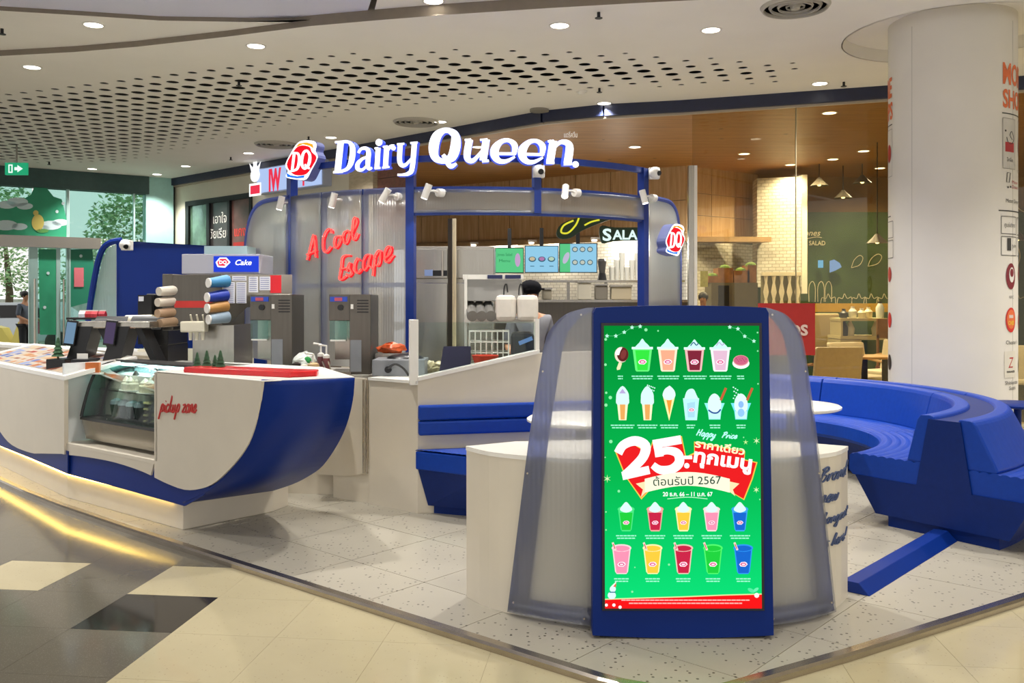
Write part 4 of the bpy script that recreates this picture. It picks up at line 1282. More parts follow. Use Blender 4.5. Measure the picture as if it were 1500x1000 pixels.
# ---------------------------------------------------------------- blue bench against the partition
bn_ = thing('bench', 'blue vinyl bench with ribbed seat against the white partition', 'bench', (c1.x + .5, c1.y, P))
q0 = pa0 + pnv * .01 + pdv * -.02; q1 = pa0 + pdv * 1.75 + pnv * .01
f0_ = Vector((-.2, 5.88, 0)); f1_ = f0_ + pdv * 1.25
ZB = .475
def mixv(a, b, t): return a + (b - a) * t
def bench_ring(t0, zf):
    a = mixv(q0, f0_, t0[0]); return a
rows = []
NR = 14
for k in range(NR * 3 + 1):
    t = k / (NR * 3)
    z = ZB - .008 * (1 - abs(math.sin(math.pi * t * NR))) if 0 < k < NR * 3 else ZB - .012
    rows.append([mixv(q0, f0_, t) + Vector((0, 0, z)), mixv(q1, f1_, t) + Vector((0, 0, z))])
part('seat', MB().loft(rows, closed=False).plan([(p.x, p.y) for p in (q0, f0_, f1_, q1)], .335, ZB - .013), VINYL, bn_, bevel=.012)
ctr = (q0 + f0_ + f1_ + q1) / 4
sh = lambda p, k: (ctr.x + (p.x - ctr.x) * k, ctr.y + (p.y - ctr.y) * k)
def taper(z0, z1, k0, k1):
    return [[(*sh(p, k), z) for p in (q0, f0_, f1_, q1)] for z, k in ((z0, k0), (z1, k1))]
q0s = q0 + pdv * .06
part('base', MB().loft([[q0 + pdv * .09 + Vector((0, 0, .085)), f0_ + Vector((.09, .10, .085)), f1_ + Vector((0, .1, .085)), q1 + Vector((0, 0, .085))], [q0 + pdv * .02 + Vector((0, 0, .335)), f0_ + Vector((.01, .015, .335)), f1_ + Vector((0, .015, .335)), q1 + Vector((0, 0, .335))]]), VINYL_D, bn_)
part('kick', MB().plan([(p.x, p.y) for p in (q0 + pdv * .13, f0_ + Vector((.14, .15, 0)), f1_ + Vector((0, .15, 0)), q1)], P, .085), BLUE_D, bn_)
for z0, z1 in ((.57, .668), (.672, .775)):
    part('backrest', MB().prism([pa0 + pdv * 0.0 + Vector((0, 0, z0)), pa0 + pdv * 1.75 + Vector((0, 0, z0)), pa0 + pdv * 1.75 + Vector((0, 0, z1)), pa0 + Vector((0, 0, z1))], pnv * .055), VINYL, bn_, bevel=.014)

# ---------------------------------------------------------------- round blue bench
BC = (1.55, 7.05)
rb = thing('ring_bench', 'large curved blue vinyl ring bench with high padded back', 'bench', (BC[0] + 1.8, BC[1], P))
a_end, a_far = -54, 100
def scallop(r0, r1, n, z, dep=.009):
    pts = []
    for k in range(n * 4 + 1):
        t = k / (n * 4); pts.append((r0 + (r1 - r0) * t, z - dep * (1 - abs(math.sin(math.pi * t * n)))))
    return pts
seg = [(a_end, -2), (-2, 42), (42, a_far)]
for s_, e_ in seg:
    g1, g2 = (.0 if s_ == a_end else .12), .12
    part('seat', MB().arc(BC, [(1.25, .33), (1.22, .36), (1.225, .455), (1.24, .468)] + scallop(1.25, 1.74, 8, .477) + [(1.74, .33)], s_ + g1, e_ - g2, 24), VINYL, rb)
    part('back_cushion', MB().arc(BC, [(1.63, .47), (1.70, .745), (1.72, .775), (1.80, .778), (1.815, .76), (1.79, .47)], s_ + g1, e_ - g2, 24), VINYL, rb, bevel=.012)
    part('outer_cushion', MB().arc(BC, [(1.95, .47), (1.955, .75), (1.97, .772), (2.05, .768), (2.07, .745), (2.20, .49), (2.19, .47)], s_ + g1, e_ - g2, 24), VINYL, rb, bevel=.012)
    part('outer_seat', MB().arc(BC, [(1.96, .33), (1.96, .468)] + scallop(1.97, 2.39, 7, .477) + [(2.41, .465), (2.43, .45), (2.43, .34), (2.41, .30)], s_ + g1, e_ - g2, 24), VINYL, rb)
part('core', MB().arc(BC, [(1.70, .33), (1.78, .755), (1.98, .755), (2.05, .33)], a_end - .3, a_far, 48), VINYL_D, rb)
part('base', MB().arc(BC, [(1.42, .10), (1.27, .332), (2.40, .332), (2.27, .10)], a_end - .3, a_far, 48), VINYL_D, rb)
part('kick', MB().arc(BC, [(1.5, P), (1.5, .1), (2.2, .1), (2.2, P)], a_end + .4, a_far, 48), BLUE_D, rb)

# blue cable cover on the platform
s = gp(1249, 868); e = gp(1381, 789)
d = (e - s).normalized(); n = Vector((d.y, -d.x, 0))
rg = lambda p: [p + n * -.085 + Vector((0, 0, 0)), p + n * -.05 + Vector((0, 0, .055)), p + n * .03 + Vector((0, 0, .055)), p + n * .085]
one('cable_cover', MB().loft([rg(s), rg(e)]), BLUE, 'low blue cable cover running across terrazzo to the ring bench', 'cable cover', bevel=.003)

# ---------------------------------------------------------------- round tables
def table(cx, cy, z, r, label, m, base=P, grp=None):
    t = thing('round_table', label, 'table', (cx, cy, base), group=grp)
    part('table_top', MB().lathe([(r - .02, z - .03), (r, z - .02), (r, z - .008), (r - .012, z)], (cx, cy, 0), 40), m, t, smooth=True)
    part('pedestal', MB().cyl((cx, cy, base + .02), (cx, cy, z - .03), .03, n=16), m if m is BLUE_D else BLACK_M, t, smooth=True)
    part('foot', MB().lathe([(.2, base), (.2, base + .012), (.04, base + .03)], (cx, cy, 0), 32), m if m is BLUE_D else BLACK_M, t, smooth=True)
table(.42, 5.50, .78, .33, 'round white table in front of the partition bench', WHITE_TOP)
table(1.91, 6.17, .78, .33, 'round white table inside the ring bench', WHITE_TOP)
table(4.32, 7.7, .613, .25, 'small low blue round table beside the white column', BLUE_D)
# ---------------------------------------------------------------- display tower
TX, TY, TR = .741, 3.90, 1.31
LEAN = .035
lean = lambda x, y, z: (x, y + LEAN * (z - P), z)
tw = thing('display_tower', 'blue digital menu tower with frosted side wings and green screen', 'display', (TX, TY + .1, P))
outl = [(TX - .392, .045)] + [(TX - .39 + .78 * k / 12, .045 - .012 * math.sin(math.pi * k / 12)) for k in range(1, 12)] + [(TX + .392, .045), (TX + .384, 1.44), (TX + .372, 1.462)]
outl += [(TX + .37 - .74 * k / 10, 1.464 + .008 * math.sin(math.pi * k / 10)) for k in range(1, 10)] + [(TX - .372, 1.462), (TX - .384, 1.44)]
part('frame', MB().prism([(x, TY, z) for x, z in outl], (0, .085, 0)).warp(lean), BLUE_D, tw, bevel=.004)
sx = lambda px: (px - 750) / F * TY
sz = lambda py: E - (py - HZ) / F * (TY + LEAN * .8)
part('bezel', MB().box(sx(882), TY - .008, sz(890.5), sx(1119.5), TY + .01, sz(473)).warp(lean), BLACK, tw)
# screen picture
def scr(px, py, w):
    x, y, z = lean(sx(px), TY - .010 - w, sz(py)); return Vector((x, y, z))
def green_screen():
    m, nt, out = node_mat('green_screen_background')
    tc = nt.nodes.new('ShaderNodeTexCoord'); sp = nt.nodes.new('ShaderNodeSeparateXYZ')
    nt.links.new(tc.outputs['Object'], sp.inputs[0])
    mr = nt.nodes.new('ShaderNodeMapRange'); mr.inputs[1].default_value = .15; mr.inputs[2].default_value = 1.36
    nt.links.new(sp.outputs[2], mr.inputs[0])
    r = nt.nodes.new('ShaderNodeValToRGB')
    r.color_ramp.elements[0].color = S('#0cd874'); r.color_ramp.elements[1].color = S('#04842f')
    e_ = r.color_ramp.elements.new(.45); e_.color = S('#07b04c')
    nt.links.new(mr.outputs[0], r.inputs[0])
    em = nt.nodes.new('ShaderNodeEmission'); nt.links.new(r.outputs[0], em.inputs[0]); em.inputs[1].default_value = 1.0
    nt.links.new(em.outputs[0], out.inputs[0])
    return m
sa = Art(scr, dw=.00035)
I = lambda c: EM(c, 1.0)
sa.rect(886, 477, 1115.5, 887, green_screen(), 0)
mint, wht = I('#b8f5dc'), I('#ffffff')
# strings of stars and snow
for pts in ([(890.5, 492), (903.5, 492), (916, 486.5), (927.5, 479.5), (939.5, 478)], [(1072, 479), (1084, 481.5), (1094, 492.5), (1107.5, 499.5)]):
    sa.line(pts, .5, I('#5fc48e'), 1, 0)
    for x, y in pts:
        sa.strip([(x + (3.3 if k % 2 == 0 else 1.7) * math.sin(k * math.pi / 5), y - (3.3 if k % 2 == 0 else 1.7) * math.cos(k * math.pi / 5)) for k in range(10)], mint, 2)
for x, y, r in ((948, 483, 2.4), (966, 484.5, 1.3), (888.5, 497, 2), (888, 534, 2), (889, 575, 1.8), (895, 582, 2.6), (888.5, 593, 2.4), (895.5, 646, 2.6), (1113, 487, 1.3), (1113, 514, 1.2), (907, 718, 2), (888, 748, 1.2), (980, 824, 1.6), (926, 863, 1.6), (888, 774, 1.2), (1113, 562, 1.2), (930, 828, 1), (887, 669, 1), (1114, 730, 1), (1091, 640, 1)):
    sa.ell(x, y, r, r, I('#8be6a6'), 1, 10)
for x, y, r in ((890, 700, 6), (1110, 645, 5.5), (1109, 716, 5), (1094, 647, 4)):
    for k in range(6 if r > 4.5 else 5):
        a = k * 2 * math.pi / (6 if r > 4.5 else 5)
        sa.strip([(x + r * math.sin(a), y - r * math.cos(a)), (x + .8 * math.cos(a), y + .8 * math.sin(a)), (x - .8 * math.cos(a), y - .8 * math.sin(a))], I('#c9f59a') if r < 4.5 else I('#d6f3b8'), 1)
def lip(x, y, s_, w):
    sa.strip([(x - 5 * s_, y), (x - 2.6 * s_, y - 2.6 * s_), (x + 1.5 * s_, y - 3 * s_), (x + 3.6 * s_, y - 2.2 * s_), (x + 5 * s_, y), (x + 2 * s_, y + 2.8 * s_), (x - 3.5 * s_, y + 2.4 * s_)], I('#f6e9ee'), w)
    sa.strip([(x - 3.8 * s_, y), (x - 2 * s_, y - 1.9 * s_), (x + 1.6 * s_, y - 2 * s_), (x + 3.8 * s_, y), (x + 1.6 * s_, y + 1.8 * s_), (x - 2 * s_, y + 1.6 * s_)], I('#d84a86'), w + 1)
    sa.rect(x - 1.8 * s_, y - .8 * s_, x + 1.8 * s_, y + .8 * s_, I('#fbeaf2'), w + 2)
def caption(x, y, wd_, y2=None, w2=None):
    for yy, ww in ((y, wd_), (y + 3.6, w2 or wd_ * .9)):
        k = -ww / 2
        while k < ww / 2 - 1:
            l = min(5.5, ww / 2 - k); sa.rect(x + k, yy, x + k + l * .88, yy + 1.7, I('#9df0cf'), 2); k += l
def shake(x, top, rim, bot, hw, col, hi, logo=True, swirl='#c8fff2', drip=None):
    sa.strip([(x - hw, rim), (x + hw, rim), (x + hw * .72, bot - 2), (x + hw * .6, bot), (x - hw * .6, bot), (x - hw * .72, bot - 2)], I(hi), 2)
    sa.strip([(x - hw * .72, rim + 3), (x + hw * .74, rim + 3), (x + hw * .52, bot - 2), (x - hw * .5, bot - 2)], I(col), 3)
    sa.rect(x - hw * 1.08, rim - 2, x + hw * 1.08, rim + 1.5, I('#dcfff4'), 4)
    sa.strip(cr([(x - hw * .85, rim), (x - hw * .55, rim - (rim - top) * .35), (x - hw * .3, rim - (rim - top) * .6), (x, top), (x + hw * .28, rim - (rim - top) * .65), (x + hw * .6, rim - (rim - top) * .35), (x + hw * .85, rim)], 4), I(swirl), 4)
    if drip:
        sa.line([(x - hw * .4, rim - 4), (x - hw * .1, rim - 9), (x + hw * .2, rim - 5), (x + hw * .4, rim - 8)], 1.6, I(drip), 5)
    if logo:
        lip(x, (rim + bot) / 2 + 3, hw / 11, 6)
    
# row 1
sa.ell(911.5, 519.5, 10, 11.5, I('#e9d9c6'), 2).ell(913.5, 519, 8.5, 10.5, I('#5b1f1c'), 3).ell(914.5, 519, 4, 7, I('#7c3230'), 4, rot=.3)
sa.strip([(902, 517), (907, 510), (913, 509), (910, 514), (908, 520), (904, 520)], wht, 5).strip([(908, 530), (912.5, 532), (909.5, 541), (905, 542), (904.5, 539)], I('#e6e5b4'), 3)
shake(942.5, 496, 510, 544, 14.5, '#2ee03c', '#63f07a')
shake(980, 496, 510, 544, 14.5, '#f0a987', '#efe6c8')
shake(1019.5, 497, 510.5, 544, 14.5, '#7c2034', '#e9b6b4', drip='#3b5a86')
shake(1057.5, 497, 510.5, 544, 14.5, '#dfb9cf', '#e9f2ee', drip='#b9a5d2')
sa.ell(1088, 532, 12.5, 8, wht, 2).ell(1088, 528, 11.5, 8, I('#e3a9a4'), 3).ell(1088, 527.5, 10.5, 7, I('#c8607e'), 4)
for k in range(9):
    sa.ell(1081 + k * 1.8, 525 + (k * 7 % 5), .7, .7, I('#8d3455'), 5, 6)
for x, w_ in ((910, 8), (942.5, 32), (981, 33), (1020, 35), (1058, 33), (1088, 12)):
    caption(x, 550, w_)
# row 2
for x in (913, 949.5):
    sa.strip(cr([(x - 9.5, 583), (x - 8, 574), (x, 565), (x + 8, 574), (x + 9.5, 583), (x + 8, 592), (x - 8, 592)], 3, True), I('#d3f3f4'), 3)
    sa.strip([(x - 8, 590), (x + 8, 590), (x + 5.5, 615), (x - 5.5, 615)], I('#f4efc4'), 2).strip([(x - 4, 592), (x + 4, 592), (x + 3, 614), (x - 3, 614)], I('#e6a659'), 4)
sa.strip([(908, 576), (913, 569), (918, 576)], I('#b5a6d6'), 4)
for k in range(9):
    sa.ell(950 + k * 1.3, 564 + (k * 5 % 9), 1.1, 1.1, I('#c9f7ee'), 4, 6)
sa.strip([(972, 578), (991, 578), (981.5, 616)], I('#eef0a6'), 2).strip([(977.5, 584), (986, 584), (982, 608)], I('#ee9a35'), 3)
sa.strip(cr([(972, 579), (975, 570), (981, 565.5), (983, 565), (989, 571), (991, 579), (986, 585), (977, 585)], 3, True), I('#dcf7f5'), 4)
sa.strip([(1002, 583), (1026, 583), (1022.5, 615), (1005.5, 615)], I('#b9f4f0'), 2).strip(cr([(1004, 584), (1007, 574), (1012, 569.5), (1018, 570), (1022, 578), (1025, 584)], 3), I('#cdf8f4'), 3)
sa.strip([(1008, 590), (1020, 588), (1019, 611), (1009, 611)], I('#a5d8ea'), 3); lip(1014.5, 600, 1.0, 6)
for x in (1048.5, 1087.5):
    big = x > 1060
    sa.strip([(x - 15, 590), (x + 15, 590), (x + 10, 602), (x + 8.5, 614), (x - 8.5, 614), (x - 10, 602)], I('#8ff0ea' if not big else '#6fe2ee'), 2)
    sa.strip(cr([(x - 10, 592), (x - 7, 581), (x, 576), (x + 7, 581), (x + 10, 592), (x + 7, 602), (x - 7, 602)], 3, True), I('#d8f6ee'), 4)
    sa.strip([(x - 9, 602), (x + 9, 602), (x + 8, 613), (x - 8, 613)], I('#c2f0ea'), 3)
    sa.line([(x + 9, 586), (x + 17, 568)], 3.6, I('#c05c35'), 5, 0)
    if not big:
        sa.line([(x - 9, 600), (x - 3, 604), (x + 4, 604), (x + 9, 599)], 2.2, I('#2c4f96'), 6)
    else:
        sa.ell(x, 592, 4, 5, I('#8ab8f0'), 5).ell(x, 604, 5, 6, I('#8fc4f0'), 5)
        for k in range(10):
            sa.ell(x - 11 + (k * 3 % 8), 567 + k * 2, 1.3, 1.1, I('#c9f7ee'), 6, 6)
for x, w_ in ((913, 35), (949.5, 30), (982, 28), (1013.5, 13), (1049.5, 17), (1087.5, 14)):
    caption(x, 621.5, w_)
# script heading
st, adv = script_strokes('Happy', .35)
for q in st:
    sa.line([(1021 + u * 5.2 + v * .3, 637 - v * 5.2 + u * .6) for u, v in q], 1.7, I('#b7fbf0'), 4, 4)
st, adv = script_strokes('Price', .35)
for q in st:
    sa.line([(1058 + u * 5.6, 640.5 - v * 4.4 + u * .25) for u, v in q], 1.7, I('#b7fbf0'), 4, 4)
# 25.- price block
red, yel = I('#e3161b'), I('#f2c34a')
sa.poly([(901, 659), (925, 645), (952, 662), (957, 644), (1000, 638), (1006, 668), (1018, 662), (1018, 646), (1093, 660), (1092, 672), (1111, 676), (1104, 700), (1091, 731), (1076, 722), (1050, 700), (970, 698), (940, 730), (916, 696)], yel, 3)
sa.poly([(903, 659.5), (925, 648), (951, 664), (958, 646), (999, 640), (1005, 670), (1019, 664), (1019, 648), (1092, 661), (1091, 673), (1109, 677), (1102, 700), (1090, 729), (1076, 721), (1050, 699), (970, 697), (940, 727), (917.5, 696)], red, 4)
sa.line([(906, 663), (914, 651), (931, 645), (946, 652), (943, 668), (928, 684), (915, 695)], [13, 13, 14, 15, 14, 13, 12], wht, 5, 5)
sa.line([(912, 696), (952, 687)], 12, wht, 5, 0)
sa.line([(957.5, 650), (999, 643)], 12.5, wht, 5, 0).line([(963.5, 645), (967, 668)], 12.5, wht, 5, 0)
sa.line([(962, 664), (978, 659), (993, 663), (996, 676), (985, 686), (968, 687), (957, 680)], [10, 11, 13, 14, 13, 12, 10], wht, 5, 5)
sa.ell(1007, 681, 4, 4, wht, 5, 12).rect(1003, 666.5, 1015, 671.5, wht, 5)
sa.text('ราคาเดียว', 1055, 659.5, 15, I('#fff3c4'), 6, width=74, bold=.03, flip=True, rot=-.16)
sa.text('ทุกเมนู', 1059, 681, 26, wht, 6, width=86, bold=.04, flip=True, rot=-.14)
# cream ribbon
rib = I('#fbf3d6')
sa.strip([(932, 707), (950, 703), (950, 716), (939, 727), (943, 716)], I('#efe0b0'), 6).strip([(1084, 707), (1066, 703), (1066, 716), (1078, 725), (1074, 716)], I('#efe0b0'), 6)
up_ = [(945 + k * 12.5, 700 - 10 * math.sin(math.pi * k / 10)) for k in range(11)]
sa.poly(up_ + [(x, y + 20) for x, y in reversed(up_)], rib, 7)
sa.text('ต้อนรับปี 2567', 1007.5, 708.5, 16, I('#234a3c'), 8, width=100, flip=True, rot=.03, bold=.005)
sa.text('20 ธ.ค. 66 – 11 ม.ค. 67', 1008, 725, 8.5, wht, 8, width=73, flip=True, bold=.02)
sa.line([(978, 729), (1008, 726.5), (1037, 729)], 1.0, I('#bdf5d0'), 8)
# row 3 and 4 cups
for x, c, hi in ((917.5, '#18c93a', '#48e080'), (960, '#c31f43', '#e8a29a'), (1001.5, '#f2c63c', '#f3ecb0'), (1043, '#f08fae', '#ecd7d6'), (1084.5, '#0f63c8', '#36a0e8')):
    sa.strip([(x - 11.5, 746), (x + 11.5, 746), (x + 8, 773), (x + 6, 776), (x - 6, 776), (x - 8, 773)], I(hi), 2)
    sa.strip([(x - 9.5, 749), (x + 9.5, 749), (x + 6.5, 774), (x - 6.5, 774)], I(c), 3)
    sa.ell(x, 744, 12.5, 4.5, I(hi), 3).strip(cr([(x - 9, 745), (x - 5, 738), (x, 733.5), (x + 5, 738), (x + 9, 745), (x, 749)], 3, True), I('#d7f7ee'), 4)
    lip(x, 763.5, 1.0, 5); caption(x, 781.5, 30)
for x, c, hi in ((910.5, '#f08fae', '#f2d3d8'), (956, '#f2c63c', '#f3ecb0'), (1001, '#c31f43', '#e8c0b4'), (1044.5, '#18c93a', '#4ff06a'), (1089, '#0f63c8', '#2b90ea')):
    sa.strip([(x - 13.5, 800), (x + 13.5, 800), (x + 9.5, 834), (x + 7, 837.5), (x - 7, 837.5), (x - 9.5, 834)], I(hi), 2)
    sa.strip([(x - 11.5, 803), (x + 11.5, 803), (x + 7.5, 836), (x - 7.5, 836)], I(c), 3)
    sa.ell(x, 800, 14.5, 5.5, I(hi), 3).ell(x, 800.5, 12, 4, I(c), 4)
    sa.line([(x - 13, 792), (x - 8.5, 803)], 3, I('#f0d4cc'), 5, 0).line([(x - 12.2, 794), (x - 9.5, 801)], 1.2, I('#c9303a'), 6, 0)
    lip(x, 823.5, 1.25, 5); caption(x, 843.5, 22)
# red snow line at the foot
sa.poly([(886, 873), (930, 871.5), (1000, 869.5), (1060, 867), (1115.5, 865.5), (1115.5, 887), (886, 887)], I('#d8e6a0'), 2)
sa.poly([(886, 874.5), (930, 873), (1000, 871), (1060, 868.5), (1115.5, 867), (1115.5, 887), (886, 887)], I('#ee0d12'), 3)
for y, w_ in ((874, 188), (878.5, 166)):
    k = -w_ / 2
    while k < w_ / 2 - 1:
        l = min(7, w_ / 2 - k); sa.rect(1004 + k, y, 1004 + k + l * .9, y + 1.8, I('#f7b0a8'), 5); k += l
for x, y, r in ((888, 882, 2.2), (899, 882, 2.4), (908, 885, 2.4)):
    sa.ell(x, y, r, r, wht, 5, 10)
sa.ell(896, 868, 6, 5.5, I('#d6f6f6'), 5).ell(897.5, 859, 4.5, 4.5, I('#d6f6f6'), 5).line([(892.5, 863.5), (901.5, 863.5)], 1.6, I('#2f6f8c'), 6, 0).strip([(895, 855), (902, 856), (902.5, 848)], I('#e8f5e8'), 6).strip([(898, 855.5), (902, 856), (902.5, 850)], I('#e05a4c'), 7)
sa.ell(1108, 868, 3.6, 3.6, I('#ffe9e4'), 5).ell(1100, 861, 5.5, 2.6, I('#4fe39c'), 4, rot=.5).ell(1107, 860, 4.5, 2.2, I('#63eaa9'), 4, rot=-.6)
part('screen_picture', sa.mb, None, tw)
# wings
prof = cr([(.76, .05), (.72, .376), (.663, .84), (.617, 1.15), (.588, 1.307), (.552, 1.378), (.49, 1.435), (.40, 1.462)], 4)
def wpt(hx, z, sgn, off=0.0):
    r_ = TR + off
    return Vector(lean(TX + sgn * hx, TY + .04 + TR - math.sqrt(r_ * r_ - hx * hx), z))
EDGES = frost_mat('frosted_blue_edge', '#a2aedd', '#6a78b8', .45, .26)
for sgn in (-1, 1):
    rows = [[wpt(.375 + (hx - .375) * k / 8, z, sgn) for k in range(9)] for hx, z in prof]
    wg = part('wing_panel', MB().loft(rows, closed=False), FROST_W, tw, smooth=True, solid=.012, label='frosted ribbed plastic wing')
    rows = [[wpt(max(.376, hx - .085 + .083 * k / 3), z, sgn, -.016) for k in range(4)] for hx, z in prof]
    part('edge_strip', MB().loft(rows, closed=False), EDGES, wg, smooth=True, solid=.01)
    rows = [[wpt(.376 + (.75 - .376) * k / 8, z, sgn, -.016) for k in range(9)] for z in (.052, .12)]
    part('lower_strip', MB().loft(rows, closed=False), EDGES, wg, smooth=True, solid=.01)
    for hx, z in ((.735, .1), (.67, .7), (.60, 1.17), (.42, .08), (.43, 1.43)):
        p = wpt(hx, z, sgn, .007)
        part('screw', MB().cyl(p, p + Vector((0, .012, 0)), .005, n=8), CHROME, wg)
part('rear_housing', MB().box(TX - .37, TY + .085, .05, TX + .37, TY + .13, 1.44).warp(lean), BLACK_M, tw)
part('foot', MB().box(TX - .36, TY + .02, P, TX + .36, TY + .12, .05), BLACK_M, tw)

# white curved cabinet behind the tower
fr = [(-.225, 4.45), (-.11, 4.29), (.05, 4.185), (.25, 4.10), (.45, 4.075), (.716, 4.07)]
fr = cr(fr, 3)
pl = fr + [(1.432 - x, y) for x, y in reversed(fr[:-1])]
pl = pl + [(1.432 - .02, 4.60), (.716, 4.68), (.02, 4.60)]
cw = thing('curved_cabinet', 'white curved cabinet behind the display tower with blue script', 'cabinet', (.716, 4.4, P))
part('body', MB().plan(pl, P, .755), WHITE, cw)
part('top', MB().plan([(.716 + (x - .716) * 1.003, y - .002) for x, y in pl], .755, .775), WHITE_TOP, cw)
# blue script on its right side
fa_, fb_ = Vector((1.432 - .05, 4.185, 0)), Vector((1.432 + .225, 4.45, 0))
rdv = (fb_ - fa_).normalized(); rnv = Vector((rdv.y, -rdv.x, 0)); rnv = rnv if rnv.y < 0 else -rnv
SBL = M('script_blue', '#3f4f78', .5)
for body_, x0, z0, k in (('Brand', .06, .645, .0335), ('new', .065, .545, .0335), ('hangout', .075, .445, .026), ('is here!', .085, .335, .0265)):
    st, adv = script_strokes(body_, .35)
    mb = MB()
    for q in st:
        def sf(u, v, w, x0=x0, z0=z0, k=k):
            t = x0 + u * k * 1.5
            hx = -.05 + t * .72          # follow the curved side
            xx = 1.432 + (-.05 + t * .78) - 0.0
            # find y on the outline
            yy = 4.45
            for i in range(len(pl) - 1):
                a, b = pl[i], pl[i + 1]
                if a[0] <= xx <= b[0] and a[0] > .7:
                    yy = a[1] + (b[1] - a[1]) * (xx - a[0]) / max(b[0] - a[0], 1e-6); break
            return Vector((xx, yy, z0 + v * k)) + rnv * (.001 + w)
        mb.mat(SBL).ribbon(q, .19, sf, .0, .006, 4)
    part('script_line', mb, SBL, cw, label='line of blue script lettering on the cabinet side')


# ---------------------------------------------------------------- canopy over the kiosk
CC = Vector((-.39, 9.49)); CR_ = 2.09
def carc(phi, dr=0.0, z=0.0):
    """phi in degrees from the point nearest the viewer, positive to the right"""
    ex_ = max(0, -phi - 50) / 30
    r_ = CR_ + dr + .21 * min(1, ex_) ** 1.3
    return Vector((CC.x + r_ * math.sin(R(phi)), CC.y - r_ * math.cos(R(phi)), z))
def phi_of(px, dr=0.0):
    d = (px - 750) / F
    best = min(((abs(carc(f_ * .1, dr).x - d * carc(f_ * .1, dr).y), f_ * .1) for f_ in range(-700, 701)))
    return best[1]
Z_T, Z_M, Z_L = 2.655, 2.40, 2.21
can = thing('kiosk_canopy', 'blue steel canopy frame with frosted panels above the kiosk', 'canopy', (CC.x, CC.y - CR_, P))
def rail(z, p0, p1, h=.035, d_=.02, dr=0.0, n=28):
    return MB().loft([[carc(p0 + (p1 - p0) * k / n, dr - d_, z - h), carc(p0 + (p1 - p0) * k / n, dr + d_, z - h), carc(p0 + (p1 - p0) * k / n, dr + d_, z + h), carc(p0 + (p1 - p0) * k / n, dr - d_, z + h)] for k in range(n + 1)])
pL, pP, pM_, pR = phi_of(428), phi_of(602), phi_of(786), phi_of(942)
part('top_rail', rail(Z_T, pL, pR, .026), RAIL, can)
part('middle_rail', rail(Z_M, pL, pR, .024), RAIL, can)
part('lower_rail', rail(Z_L, pP, pR + .5, .02), RAIL, can)
for ph, z0, z1, w_ in ((pL, .9, Z_T + .02, .04), (pP, P, Z_T, .035), (pM_, Z_L, Z_T + .02, .03), (pR, P, Z_T + .02, .038)):
    c = carc(ph); t = Vector((math.cos(R(ph)), math.sin(R(ph)), 0)); n3 = Vector((math.sin(R(ph)), -math.cos(R(ph)), 0))
    part('post', MB().obox((c.x, c.y, (z0 + z1) / 2), t * w_, n3 * .035, Vector((0, 0, (z1 - z0) / 2))), RAIL, can)
def sheet(p0, p1, z0, ztop, dr=.03, n=14):
    rows = []
    for k in range(n + 1):
        ph = p0 + (p1 - p0) * k / n; zt = ztop(k / n) if callable(ztop) else ztop
        rows.append([carc(ph, dr, z0 + (zt - z0) * q / 6) for q in range(7)])
    return MB().loft(rows, closed=False)
m1, m2 = phi_of(475), phi_of(534)
for a, b in ((pL, m1), (m1, m2), (m2, pP)):
    part('wall_panel', sheet(a + .25, b - .25, .93, Z_M + .02), FROST, can, smooth=True, solid=.01, label='frosted ribbed wall panel')
part('transom_panel', sheet(pP + .2, pM_ - .2, Z_L, Z_M), FROST_C, can, smooth=True, solid=.01)
part('transom_panel', sheet(pM_ + .2, pR - .2, Z_L, Z_M), FROST_C, can, smooth=True, solid=.01)
MUL = frost_mat('frosted_violet_mullion', '#b4b8d2', '#8b90b4', .3, .3)
for ph in (m1, m2):
    part('mullion', sheet(ph - .9, ph + .9, .93, Z_M, .0, 2), MUL, can, solid=.02)
rl = lambda t: .93 + (Z_M + .02 - .93) * (1 - max(0, (t - .25) / .75) ** 3.2 * .36)
wl_ = part('wing', sheet(pL - .2, -82, .93, rl), FROST, can, smooth=True, solid=.01, label='frosted canopy wing with rounded corner')
wr_ = part('wing', sheet(pR + .2, 79, .93, rl), FROST, can, smooth=True, solid=.01, label='frosted canopy wing with rounded corner')
for p0, p1, par in ((pL, -82, wl_), (pR, 79, wr_)):
    top_ = [carc(p0 + (p1 - p0) * k / 20, .03, rl(k / 20)) for k in range(21)] + [carc(p1, .03, .93 + (rl(1) - .93) * (1 - k / 4)) for k in range(1, 5)]
    part('wing_edge', MB().tube(top_, .022, 6), EDGES, par, smooth=True)
# cross bar visible through the left bays
part('brace', rail(1.62, pL - 20, pP, .02, .01, -.08), MUL, can)

